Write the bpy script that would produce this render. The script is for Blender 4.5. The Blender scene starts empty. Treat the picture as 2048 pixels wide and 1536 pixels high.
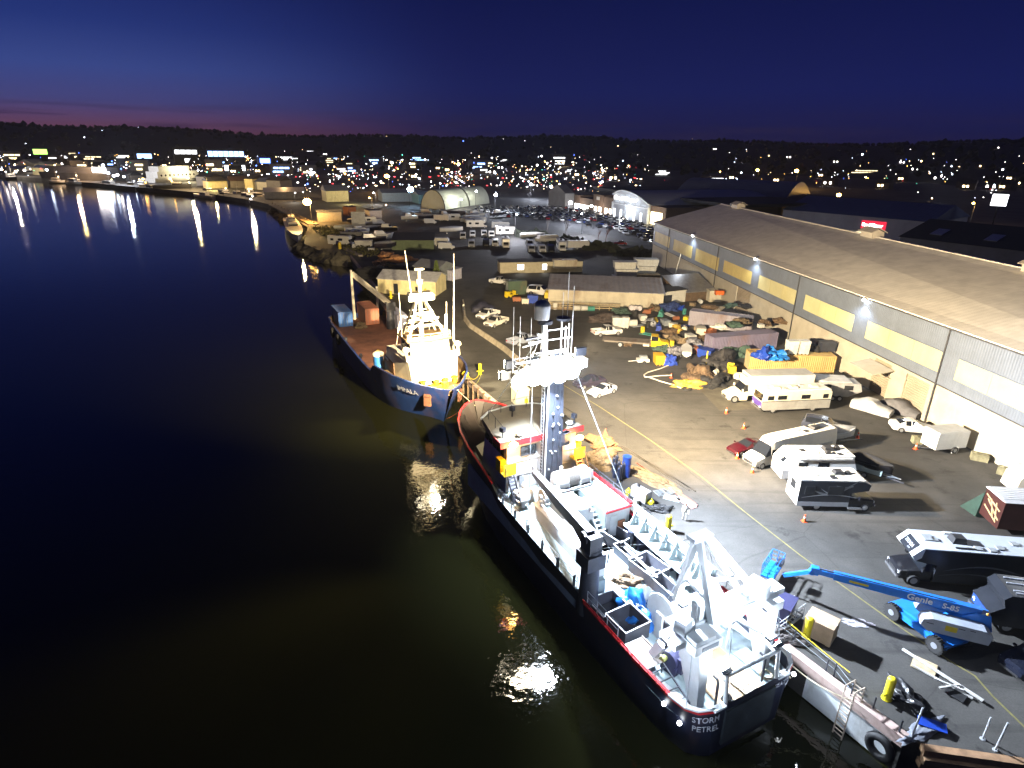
import bpy, bmesh, math, random
from mathutils import Vector, Matrix
R = math.radians
random.seed(7)
scene = bpy.context.scene
COL = scene.collection
# ------------------------------------------------------------------ camera
FPX, HORIZON, CAMH, ROLL = 1220.0, 298.0, 30.0, 0.9
PITCH = math.atan((768 - HORIZON) / FPX)
_w = Vector((0, math.cos(PITCH), -math.sin(PITCH)))
_r0 = Vector((1, 0, 0)); _u0 = _r0.cross(_w)
_t = R(ROLL)
_r = _r0 * math.cos(_t) + _u0 * math.sin(_t)
_u = -_r0 * math.sin(_t) + _u0 * math.cos(_t)
cam_data = bpy.data.cameras.new('camera')
cam = bpy.data.objects.new('camera', cam_data)
COL.objects.link(cam)
cam.matrix_world = Matrix(((_r.x, _u.x, -_w.x, 0), (_r.y, _u.y, -_w.y, 0), (_r.z, _u.z, -_w.z, CAMH), (0, 0, 0, 1)))
cam_data.sensor_width = 36
cam_data.lens = 36 * FPX / 2048
cam_data.clip_end = 20000
scene.camera = cam
scene.render.resolution_x, scene.render.resolution_y = 1024, 768

def at(px, py, z=0.0):
    'the world point at height z seen at this place of the 2048x1536 photograph'
    d = _r * ((px - 1024) / FPX) + _u * ((768 - py) / FPX) + _w
    t = (z - CAMH) / d.z
    return Vector((0, 0, CAMH)) + d * t
def head(a, b, z=0.0):
    p, q = at(*a, z), at(*b, z)
    return math.atan2(q.y - p.y, q.x - p.x)
def px_of(p):
    d = Vector(p) - Vector((0, 0, CAMH))
    return 1024 + FPX * d.dot(_r) / d.dot(_w), 768 - FPX * d.dot(_u) / d.dot(_w)

# ------------------------------------------------------------------ view
scene.render.engine = 'CYCLES'
scene.view_settings.view_transform = 'Standard'
scene.view_settings.look = 'None'
scene.view_settings.exposure = 0.55
scene.view_settings.gamma = 1.0
scene.cycles.max_bounces = 6
scene.cycles.diffuse_bounces = 2
scene.cycles.glossy_bounces = 3
scene.cycles.sample_clamp_indirect = 4.0
scene.cycles.use_denoising = True
scene.cycles.caustics_reflective = False
scene.cycles.caustics_refractive = False

# ------------------------------------------------------------------ dusk sky
def build_world():
    w = bpy.data.worlds.new('World'); scene.world = w; w.use_nodes = True
    nt = w.node_tree; N = nt.nodes; L = nt.links
    for n in list(N): N.remove(n)
    out = N.new('ShaderNodeOutputWorld'); bg = N.new('ShaderNodeBackground')
    tc = N.new('ShaderNodeTexCoord'); sep = N.new('ShaderNodeSeparateXYZ')
    L.new(tc.outputs['Generated'], sep.inputs[0])
    def ramp(stops, src):
        r = N.new('ShaderNodeValToRGB'); e = r.color_ramp.elements
        while len(e) < len(stops): e.new(0.5)
        for k, (p, c) in enumerate(stops):
            e[k].position = p; e[k].color = (*c, 1)
        L.new(src, r.inputs[0]); return r
    A = ramp([(0, (.17, .045, .043)), (.018, (.10, .036, .070)), (.05, (.040, .040, .140)), (.09, (.026, .044, .175)), (.14, (.011, .024, .130)), (.2, (.006, .013, .090)), (1, (.002, .004, .03))], sep.outputs[2])
    B = ramp([(0, (.0095, .0068, .034)), (.03, (.0062, .0068, .046)), (.08, (.0042, .0074, .062)), (.19, (.0022, .0045, .044)), (1, (.001, .002, .015))], sep.outputs[2])
    dot = N.new('ShaderNodeVectorMath'); dot.operation = 'DOT_PRODUCT'; dot.inputs[1].default_value = (-.75, .66, 0)
    L.new(tc.outputs['Generated'], dot.inputs[0])
    mr = N.new('ShaderNodeMapRange'); mr.interpolation_type = 'SMOOTHERSTEP'
    mr.inputs[1].default_value = .66; mr.inputs[2].default_value = 1.03
    L.new(dot.outputs['Value'], mr.inputs[0])
    mix = N.new('ShaderNodeMix'); mix.data_type = 'RGBA'
    L.new(mr.outputs[0], mix.inputs[0]); L.new(B.outputs[0], mix.inputs[6]); L.new(A.outputs[0], mix.inputs[7])
    # thin bars of cloud low over the sunset
    mp = N.new('ShaderNodeMapping'); mp.inputs['Scale'].default_value = (3.0, 3.0, 62.0)
    L.new(tc.outputs['Generated'], mp.inputs[0])
    no = N.new('ShaderNodeTexNoise'); no.inputs['Scale'].default_value = 1.6; no.inputs['Detail'].default_value = 3
    L.new(mp.outputs[0], no.inputs[0])
    cr = ramp([(.50, (0, 0, 0)), (.66, (1, 1, 1))], no.outputs[0])
    band = ramp([(0, (0, 0, 0)), (.012, (.8, .8, .8)), (.03, (1, 1, 1)), (.055, (0, 0, 0))], sep.outputs[2])
    mul = N.new('ShaderNodeMath'); mul.operation = 'MULTIPLY'; L.new(cr.outputs[0], mul.inputs[0]); L.new(band.outputs[0], mul.inputs[1])
    mul2 = N.new('ShaderNodeMath'); mul2.operation = 'MULTIPLY'; mul2.inputs[1].default_value = .75; L.new(mul.outputs[0], mul2.inputs[0])
    mix2 = N.new('ShaderNodeMix'); mix2.data_type = 'RGBA'; mix2.inputs[7].default_value = (.012, .009, .040, 1)
    L.new(mul2.outputs[0], mix2.inputs[0]); L.new(mix.outputs[2], mix2.inputs[6])
    L.new(mix2.outputs[2], bg.inputs[0]); bg.inputs[1].default_value = 1.0
    L.new(bg.outputs[0], out.inputs[0])
build_world()

def lamp(kind, name, loc, energy, color, target=None, size=None, blend=.4, radius=.15):
    ld = bpy.data.lights.new(name, kind); ld.energy = energy; ld.color = color
    if kind == 'SPOT':
        ld.spot_size = R(size); ld.spot_blend = blend
    if kind in ('SPOT', 'POINT'): ld.shadow_soft_size = radius
    o = bpy.data.objects.new(name, ld); COL.objects.link(o); o.location = loc
    if target is not None:
        o.rotation_euler = (Vector(target) - Vector(loc)).to_track_quat('-Z', 'Y').to_euler()
    return o
WARM, COOL, SODIUM = (1.0, .79, .50), (.74, .85, 1.0), (1.0, .55, .16)

# ------------------------------------------------------------------ materials
_mats = {}
def M(name, col=(.5, .5, .5), rough=.6, metal=0.0, noise=.18, scale=1.2, bump=0.0, dirt=None, dirt_amt=.35, emit=None, emit_s=0.0, spec=.5, sample=True):
    if name in _mats: return _mats[name]
    m = bpy.data.materials.new(name); m.use_nodes = True; _mats[name] = m
    nt = m.node_tree; N, L = nt.nodes, nt.links
    b = N['Principled BSDF']
    b.inputs['Base Color'].default_value = (*col, 1)
    b.inputs['Roughness'].default_value = rough; b.inputs['Metallic'].default_value = metal
    b.inputs['Specular IOR Level'].default_value = spec
    if emit:
        b.inputs['Emission Color'].default_value = (*emit, 1); b.inputs['Emission Strength'].default_value = emit_s
        if not sample: m.cycles.emission_sampling = 'NONE'
    if noise or bump or dirt:
        tc = N.new('ShaderNodeTexCoord')
        no = N.new('ShaderNodeTexNoise'); no.inputs['Scale'].default_value = scale; no.inputs['Detail'].default_value = 6; no.inputs['Roughness'].default_value = .62
        L.new(tc.outputs['Object'], no.inputs[0])
    if noise:
        mr = N.new('ShaderNodeMapRange'); mr.inputs[1].default_value = .3; mr.inputs[2].default_value = .7
        mr.inputs[3].default_value = 1 - noise; mr.inputs[4].default_value = 1 + noise
        L.new(no.outputs[0], mr.inputs[0])
        mx = N.new('ShaderNodeMix'); mx.data_type = 'RGBA'; mx.blend_type = 'MULTIPLY'; mx.inputs[0].default_value = 1
        mx.inputs[6].default_value = (*col, 1)
        L.new(mr.outputs[0], mx.inputs[7]); last = mx.outputs[2]
        if dirt:
            n2 = N.new('ShaderNodeTexNoise'); n2.inputs['Scale'].default_value = scale * .55; n2.inputs['Detail'].default_value = 8; n2.inputs['Roughness'].default_value = .7
            mp = N.new('ShaderNodeMapping'); mp.inputs['Scale'].default_value = (1, 1, .35); L.new(tc.outputs['Object'], mp.inputs[0]); L.new(mp.outputs[0], n2.inputs[0])
            cr = N.new('ShaderNodeMapRange'); cr.inputs[1].default_value = .5; cr.inputs[2].default_value = .68; cr.inputs[4].default_value = dirt_amt * 2
            L.new(n2.outputs[0], cr.inputs[0])
            m2 = N.new('ShaderNodeMix'); m2.data_type = 'RGBA'; m2.inputs[7].default_value = (*dirt, 1)
            L.new(cr.outputs[0], m2.inputs[0]); L.new(last, m2.inputs[6]); last = m2.outputs[2]
        L.new(last, b.inputs['Base Color'])
    if bump:
        bp = N.new('ShaderNodeBump'); bp.inputs['Strength'].default_value = bump; bp.inputs['Distance'].default_value = .05
        L.new(no.outputs[0], bp.inputs['Height']); L.new(bp.outputs[0], b.inputs['Normal'])
    return m
def ribbed(name, col, period, axis=0, rough=.55, amt=.35, dirt=None, dirt_amt=.3, depth=.06):
    'sheet metal or planking: bump ribs across one object axis'
    if name in _mats: return _mats[name]
    m = M(name, col, rough, noise=.14, scale=.5, dirt=dirt, dirt_amt=dirt_amt)
    nt = m.node_tree; N, L = nt.nodes, nt.links
    tc = N.new('ShaderNodeTexCoord'); sp = N.new('ShaderNodeSeparateXYZ'); L.new(tc.outputs['Object'], sp.inputs[0])
    a = N.new('ShaderNodeMath'); a.operation = 'MULTIPLY'; a.inputs[1].default_value = 2 * math.pi / period; L.new(sp.outputs[axis], a.inputs[0])
    s = N.new('ShaderNodeMath'); s.operation = 'SINE'; L.new(a.outputs[0], s.inputs[0])
    bp = N.new('ShaderNodeBump'); bp.inputs['Strength'].default_value = amt; bp.inputs['Distance'].default_value = depth
    L.new(s.outputs[0], bp.inputs['Height']); L.new(bp.outputs[0], N['Principled BSDF'].inputs['Normal'])
    return m
def glow(name, col, s, sample=True):
    return M(name, (0, 0, 0), noise=0, emit=col, emit_s=s, sample=sample)

# ------------------------------------------------------------------ mesh builder
class MB:
    def __init__(s): s.v, s.f, s.m = [], [], []
    def add(s, vs, fs, m=0):
        n = len(s.v); s.v += [tuple(v) for v in vs]
        for f in fs: s.f.append([i + n for i in f]); s.m.append(m)
        return s
    def bx(s, x0, x1, y0, y1, z0, z1, m=0):
        return s.add([(x0, y0, z0), (x1, y0, z0), (x1, y1, z0), (x0, y1, z0), (x0, y0, z1), (x1, y0, z1), (x1, y1, z1), (x0, y1, z1)],
                     [(0, 3, 2, 1), (4, 5, 6, 7), (0, 1, 5, 4), (1, 2, 6, 5), (2, 3, 7, 6), (3, 0, 4, 7)], m)
    def hexa(s, p, m=0):
        return s.add(p, [(0, 3, 2, 1), (4, 5, 6, 7), (0, 1, 5, 4), (1, 2, 6, 5), (2, 3, 7, 6), (3, 0, 4, 7)], m)
    def ob(s, c, size, rz=0.0, m=0, ry=0.0, rx=0.0):
        'box by centre and size, turned'
        mt = Matrix.Rotation(rz, 3, 'Z') @ Matrix.Rotation(ry, 3, 'Y') @ Matrix.Rotation(rx, 3, 'X')
        a, b, d = (q / 2 for q in size)
        ps = [Vector(c) + mt @ Vector(q) for q in ((-a, -b, -d), (a, -b, -d), (a, b, -d), (-a, b, -d), (-a, -b, d), (a, -b, d), (a, b, d), (-a, b, d))]
        return s.hexa(ps, m)
    def beam(s, p0, p1, w, h=None, m=0, up=(0, 0, 1)):
        p0, p1 = Vector(p0), Vector(p1); d = (p1 - p0).normalized(); h = h or w
        u = Vector(up)
        if abs(d.dot(u)) > .98: u = Vector((1, 0, 0))
        a = d.cross(u).normalized() * (w / 2); b = a.cross(d).normalized() * (h / 2)
        return s.hexa([p0 - a - b, p0 + a - b, p1 + a - b, p1 - a - b, p0 - a + b, p0 + a + b, p1 + a + b, p1 - a + b], m)
    def cyl(s, p0, p1, r0, r1=None, n=10, m=0, cap=True):
        p0, p1 = Vector(p0), Vector(p1); r1 = r0 if r1 is None else r1
        d = (p1 - p0).normalized(); a = d.orthogonal().normalized(); b = d.cross(a)
        vs = []
        for p, r in ((p0, r0), (p1, r1)):
            for k in range(n):
                t = 2 * math.pi * k / n; vs.append(p + (a * math.cos(t) + b * math.sin(t)) * r)
        fs = [(k, (k + 1) % n, n + (k + 1) % n, n + k) for k in range(n)]
        if cap: fs += [tuple(range(n))[::-1], tuple(range(n, 2 * n))]
        return s.add(vs, fs, m)
    def tube(s, pts, r, n=6, m=0):
        pts = [Vector(p) for p in pts]; rings = []; a = None
        for i, p in enumerate(pts):
            d = (pts[min(i + 1, len(pts) - 1)] - pts[max(i - 1, 0)]).normalized()
            a = d.orthogonal().normalized() if a is None else (a - d * a.dot(d)).normalized()
            b = d.cross(a)
            rings.append([p + (a * math.cos(2 * math.pi * k / n) + b * math.sin(2 * math.pi * k / n)) * (r[i] if isinstance(r, (list, tuple)) else r) for k in range(n)])
        return s.loft(rings, m)
    def loft(s, rings, m=0, caps=True, closed=True, fm=None):
        n = len(rings[0]); vs = [v for r in rings for v in r]; o = len(s.v)
        s.v += [tuple(v) for v in vs]
        for i in range(len(rings) - 1):
            for k in range(n if closed else n - 1):
                s.f.append([o + i * n + k, o + i * n + (k + 1) % n, o + (i + 1) * n + (k + 1) % n, o + (i + 1) * n + k])
                s.m.append(fm(i, k) if fm else m)
        if caps and closed:
            s.f.append([o + k for k in range(n)][::-1]); s.m.append(m)
            s.f.append([o + (len(rings) - 1) * n + k for k in range(n)]); s.m.append(m)
        return s
    def prism(s, poly, ax, lo, hi, m=0):
        'extrude a polygon: ax y -> points (x,z); ax x -> (y,z); ax z -> (x,y)'
        def P(a, b, t): return (a, t, b) if ax == 'y' else ((t, a, b) if ax == 'x' else (a, b, t))
        return s.loft([[P(a, b, lo) for a, b in poly], [P(a, b, hi) for a, b in poly]], m)
    def sph(s, c, r, nu=10, nv=6, m=0, half=False):
        if not isinstance(r, (tuple, list)): r = (r, r, r)
        rings = []
        for i in range(nv + 1):
            t = (math.pi * (.5 if half else 1)) * i / nv
            rr = max(math.sin(t), 1e-3); z = math.cos(t)
            rings.append([(c[0] + r[0] * rr * math.cos(2 * math.pi * k / nu), c[1] + r[1] * rr * math.sin(2 * math.pi * k / nu), c[2] + r[2] * z) for k in range(nu)])
        return s.loft(rings[::-1], m)
    def tor(s, c, ax, rad, r, n=16, k=8, m=0, arc=1.0):
        ax = Vector(ax).normalized(); a = ax.orthogonal().normalized(); b = ax.cross(a); rings = []
        for i in range(n):
            t = 2 * math.pi * arc * i / (n if arc == 1 else n - 1); d = a * math.cos(t) + b * math.sin(t)
            rings.append([Vector(c) + d * (rad + r * math.cos(2 * math.pi * j / k)) + ax * (r * math.sin(2 * math.pi * j / k)) for j in range(k)])
        if arc == 1: rings.append(rings[0])
        return s.loft(rings, m, caps=(arc != 1))
    def blob(s, c, size, n=3, rough=.25, m=0, seed=0, flat=True):
        'a lumpy heap resting on its base'
        rnd = random.Random(seed); bm = bmesh.new(); bmesh.ops.create_icosphere(bm, subdivisions=n, radius=1)
        ph = [rnd.uniform(0, 6) for _ in range(9)]
        vs = []
        for v in bm.verts:
            p = v.co.copy(); q = p
            k = 1 + rough * (math.sin(q.x * 4 + ph[0]) * math.sin(q.y * 4.3 + ph[1]) + .6 * math.sin(q.z * 7 + ph[2] + q.x * 5) + .5 * math.sin(q.y * 11 + ph[3]) * math.sin(q.x * 9 + ph[4]) + .35 * rnd.uniform(-1, 1))
            p = p * k
            if flat and p.z < 0: p.z *= .1
            vs.append((c[0] + p.x * size[0], c[1] + p.y * size[1], c[2] + p.z * size[2]))
        bm.verts.index_update()
        s.add(vs, [[v.index for v in f.verts] for f in bm.faces], m); bm.free(); return s
    flip = False
    def mesh(s, name, mats, smooth=None, fix=True):
        me = bpy.data.meshes.new(name); me.from_pydata([(x, -y, z) for x, y, z in s.v] if MB.flip else s.v, [], s.f)
        for m in (mats if isinstance(mats, (list, tuple)) else [mats]): me.materials.append(m)
        me.polygons.foreach_set('material_index', s.m)
        if fix:
            bm = bmesh.new(); bm.from_mesh(me); bmesh.ops.recalc_face_normals(bm, faces=bm.faces); bm.to_mesh(me); bm.free()
        if smooth is not None:
            me.polygons.foreach_set('use_smooth', [True] * len(me.polygons)); me.set_sharp_from_angle(angle=R(smooth))
        me.update(); return me
    def build(s, name, mats, parent=None, smooth=None, loc=(0, 0, 0), rz=0.0, fix=True):
        return put(name, s.mesh(name, mats, smooth, fix), parent, loc, rz)
    def isl(s, name, mats, parent=None, smooth=None, gap=0.0):
        'every loose piece becomes a part of its own'
        par = list(range(len(s.v)))
        def fd(i):
            while par[i] != i: par[i] = par[par[i]]; i = par[i]
            return i
        for f in s.f:
            for i in f[1:]: par[fd(i)] = fd(f[0])
        gs = {}
        for f, m in zip(s.f, s.m): gs.setdefault(fd(f[0]), []).append((f, m))
        out = []
        for fs in gs.values():
            q = MB(); mp = {}
            for f, m in fs:
                for i in f:
                    if i not in mp: mp[i] = len(q.v); q.v.append(s.v[i])
                q.f.append([mp[i] for i in f]); q.m.append(m)
            out.append(q.build(name, mats, parent, smooth))
        return out[0]
def put(name, me, parent=None, loc=(0, 0, 0), rz=0.0):
    o = bpy.data.objects.new(name, me); COL.objects.link(o)
    o.location = loc; o.rotation_euler = (0, 0, rz)
    if parent: o.parent = parent
    return o
def tag(o, label, cat, group=None, kind=None):
    if label: o['label'] = label
    if cat: o['category'] = cat
    if group: o['group'] = group
    if kind: o['kind'] = kind
    return o
def thing(name, label, cat, loc=(0, 0, 0), rz=0.0, group=None):
    o = bpy.data.objects.new(name, None); COL.objects.link(o); o.empty_display_size = .3
    o.location = loc; o.rotation_euler = (0, 0, rz)
    return tag(o, label, cat, group)
def struct(o): o['kind'] = 'structure'; return o
_kids = {}
def dup(root, loc, rz, label=None, group=None, scale=None):
    def rec(o, par):
        c = o.copy(); COL.objects.link(c)
        if par: c.parent = par
        for ch in o.children: rec(ch, c)
        return c
    c = rec(root, None); c.location = loc; c.rotation_euler = (0, 0, rz)
    if scale: c.scale = (scale,) * 3 if not isinstance(scale, tuple) else scale
    if label: c['label'] = label
    if group: c['group'] = group
    return c
def text_mesh(txt, size, depth=.01, align='LEFT', shear=0.0, bold=0.0):
    cu = bpy.data.curves.new('lettering', 'FONT'); cu.body = txt; cu.size = size; cu.extrude = depth; cu.align_x = align; cu.shear = shear; cu.offset = bold
    cu.resolution_u = 3
    o = bpy.data.objects.new('lettering', cu); COL.objects.link(o)
    dg = bpy.context.evaluated_depsgraph_get(); me = bpy.data.meshes.new_from_object(o.evaluated_get(dg))
    bpy.data.objects.remove(o); bpy.data.curves.remove(cu)
    return me
def text(txt, size, mat, parent, loc, rot, depth=.008, align='LEFT', name='lettering', shear=0.0, bold=0.0, xs=1.0):
    me = text_mesh(txt, size, depth, align, shear, bold); me.materials.clear(); me.materials.append(mat)
    o = bpy.data.objects.new(name, me); COL.objects.link(o); o.parent = parent; o.location = loc; o.scale.x = xs
    if isinstance(rot, Matrix): o.rotation_euler = rot.to_euler()
    else: o.rotation_euler = rot
    return o
def hull_text(txt, size, mat, parent, line, st, s0, z0, off=.04, xs=1.0, depth=.012):
    'letters wrapped on a hull: line(z) gives the plan polyline at height z, s0 the start along it'
    me = text_mesh(txt, size, depth); ref = line(z0); cum = [0]
    for a, b in zip(ref, ref[1:]): cum.append(cum[-1] + (Vector(b) - Vector(a)).length)
    for v in me.vertices:
        q = s0 + v.co.x * xs; i = 0
        while i < len(cum) - 2 and q > cum[i + 1]: i += 1
        f = (q - cum[i]) / (cum[i + 1] - cum[i]); z = z0 + v.co.y; L = line(z); a, b = Vector(L[i]), Vector(L[i + 1]); p = a.lerp(b, f); d = (b - a).normalized(); n = Vector((-d.y, d.x)) * st
        p = p + n * (off + v.co.z); v.co = (p.x, p.y, z)
    me.materials.clear(); me.materials.append(mat); return put('name_lettering', me, parent)
def axes(x, z):
    'rotation with local X along x and local Z along z'
    x = Vector(x).normalized(); z = Vector(z); z = (z - x * z.dot(x)).normalized(); y = z.cross(x)
    return Matrix((x, y, z)).transposed()
# ================================================================== setting: ground, water, hills
WATER_Z = -2.5
def mat_asphalt():
    m = bpy.data.materials.new('asphalt'); m.use_nodes = True
    N, L = m.node_tree.nodes, m.node_tree.links; b = N['Principled BSDF']
    tc = N.new('ShaderNodeTexCoord')
    def noise(sc, det=6, ro=.6, stretch=None):
        n = N.new('ShaderNodeTexNoise'); n.inputs['Scale'].default_value = sc; n.inputs['Detail'].default_value = det; n.inputs['Roughness'].default_value = ro
        if stretch:
            mp = N.new('ShaderNodeMapping'); mp.inputs['Scale'].default_value = stretch; mp.inputs['Rotation'].default_value = (0, 0, R(27)); L.new(tc.outputs['Object'], mp.inputs[0]); L.new(mp.outputs[0], n.inputs[0])
        else: L.new(tc.outputs['Object'], n.inputs[0])
        return n
    def rng(src, a, b_, c, d):
        r = N.new('ShaderNodeMapRange'); r.inputs[1].default_value = a; r.inputs[2].default_value = b_; r.inputs[3].default_value = c; r.inputs[4].default_value = d
        L.new(src, r.inputs[0]); return r.outputs[0]
    def mul(a, b_):
        x = N.new('ShaderNodeMath'); x.operation = 'MULTIPLY'; L.new(a, x.inputs[0]); L.new(b_, x.inputs[1]); return x.outputs[0]
    big = rng(noise(.06).outputs[0], .35, .65, .62, 1.4)
    mid = rng(noise(.45, 8, .7).outputs[0], .3, .7, .8, 1.22)
    fine = rng(noise(9, 4, .7).outputs[0], .3, .7, .8, 1.2)
    tracks = rng(noise(.5, 5, .55, (.12, 1.6, 1)).outputs[0], .56, .72, 1.0, .55)
    stains = rng(noise(.22, 9, .75).outputs[0], .58, .66, 1.0, .38)
    vo = N.new('ShaderNodeTexVoronoi'); vo.feature = 'DISTANCE_TO_EDGE'; vo.inputs['Scale'].default_value = .09
    wn = noise(.5, 5)
    mxv = N.new('ShaderNodeMix'); mxv.data_type = 'VECTOR'; mxv.inputs[0].default_value = .3
    L.new(tc.outputs['Object'], mxv.inputs[4]); L.new(wn.outputs[1], mxv.inputs[5]); L.new(mxv.outputs[1], vo.inputs[0])
    crack = rng(vo.outputs[0], 0, .004, .72, 1.0)
    k = mul(mul(mul(mul(mul(big, mid), fine), tracks), stains), crack)
    mx = N.new('ShaderNodeMix'); mx.data_type = 'RGBA'; mx.blend_type = 'MULTIPLY'; mx.inputs[0].default_value = 1; mx.inputs[6].default_value = (.050, .0475, .0445, 1)
    L.new(k, mx.inputs[7]); L.new(mx.outputs[2], b.inputs['Base Color'])
    b.inputs['Roughness'].default_value = .82
    bp = N.new('ShaderNodeBump'); bp.inputs['Strength'].default_value = .4; bp.inputs['Distance'].default_value = .03; L.new(mid, bp.inputs['Height']); L.new(bp.outputs[0], b.inputs['Normal'])
    return m
def mat_water():
    m = bpy.data.materials.new('harbour_water'); m.use_nodes = True
    N, L = m.node_tree.nodes, m.node_tree.links; b = N['Principled BSDF']
    b.inputs['Base Color'].default_value = (.0062, .0066, .0020, 1); b.inputs['Roughness'].default_value = .035; b.inputs['IOR'].default_value = 1.33
    tc = N.new('ShaderNodeTexCoord')
    n1 = N.new('ShaderNodeTexNoise'); n1.inputs['Scale'].default_value = .8; n1.inputs['Detail'].default_value = 3
    n2 = N.new('ShaderNodeTexNoise'); n2.inputs['Scale'].default_value = 2.6; n2.inputs['Detail'].default_value = 2
    L.new(tc.outputs['Object'], n1.inputs[0]); L.new(tc.outputs['Object'], n2.inputs[0])
    a = N.new('ShaderNodeMath'); a.operation = 'MULTIPLY_ADD'; a.inputs[1].default_value = .35; L.new(n2.outputs[0], a.inputs[0]); L.new(n1.outputs[0], a.inputs[2])
    bp = N.new('ShaderNodeBump'); bp.inputs['Strength'].default_value = .24; bp.inputs['Distance'].default_value = .12
    L.new(a.outputs[0], bp.inputs['Height']); L.new(bp.outputs[0], b.inputs['Normal'])
    return m
ASPHALT, WATER = mat_asphalt(), mat_water()
# water: one sheet under everything
struct(MB().add([(-7000, -600, 0), (7000, -600, 0), (7000, 7000, 0), (-7000, 7000, 0)], [(0, 1, 2, 3)]).build('water', WATER, loc=(0, 0, WATER_Z), fix=False))
QUAY = [(70, 19.0), (30.0, 22.6), (21.9, 24.4), (17.8, 31.2), (-6.2, 79.0), (-9.5, 86.0), (-27.3, 127.0), (-48.1, 180.3), (-58.6, 188.0), (-69, 203.0), (-81.4, 245.6), (-130.3, 340), (-160, 376), (-209, 422), (-291, 476), (-401, 552), (-486, 605), (-900, 830), (-3200, 1500)]
def build_ground():
    poly = QUAY + [(-6500, 2600), (-6500, 7000), (6500, 7000), (6500, 19.0)]
    bm = bmesh.new(); vs = [bm.verts.new((x, y, 0)) for x, y in poly]
    f = bm.faces.new(vs)
    r = bmesh.ops.triangulate(bm, faces=[f])
    n = len(QUAY)
    lo = [bm.verts.new((x, y, -4.0)) for x, y in QUAY]
    for i in range(n - 1): bm.faces.new((vs[i], vs[i + 1], lo[i + 1], lo[i]))
    bmesh.ops.recalc_face_normals(bm, faces=bm.faces)
    me = bpy.data.meshes.new('ground'); bm.to_mesh(me); bm.free(); me.materials.append(ASPHALT)
    bmx = me
    # the sheet must face up
    if sum(p.normal.z * p.area for p in me.polygons) < 0: me.flip_normals()
    struct(put('ground', me))
build_ground()
# hills round the horizon
def hill_h(x, y):
    r = math.hypot(x, y); az = math.atan2(x, y)
    r0 = 1250 - 560 * max(0, min(1, (az + .1) / .7)) + 250 * max(0, min(1, (-az - .1) / .5))
    t = max(0.0, min(1.0, (r - r0) / (2600 - r0))); t = t * t * (3 - 2 * t)
    top = 66 + 6 * math.sin(az * 9 + 1) + 4 * math.sin(az * 23) + 10 * max(0, -az)
    return t * top + t * (1 - t) * 10 * math.sin(x * .011 + 2) * math.sin(y * .013)
def build_hills():
    na, nr = 90, 26; vs = []; fs = []
    for i in range(nr):
        r = 560 + (3300 - 560) * (i / (nr - 1)) ** 1.2
        for k in range(na):
            a = R(-62 + 124 * k / (na - 1)); x, y = r * math.sin(a), r * math.cos(a)
            h = hill_h(x, y); vs.append((x, y, h - .3 if h > 1.5 else h * 4 - 6.3))
    for i in range(nr - 1):
        for k in range(na - 1): fs.append((i * na + k, i * na + k + 1, (i + 1) * na + k + 1, (i + 1) * na + k))
    o = MB().add(vs, fs).build('hills', M('hill_ground', (.010, .012, .010), .95, noise=.5, scale=.02), smooth=60)
    struct(o)
build_hills()
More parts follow.
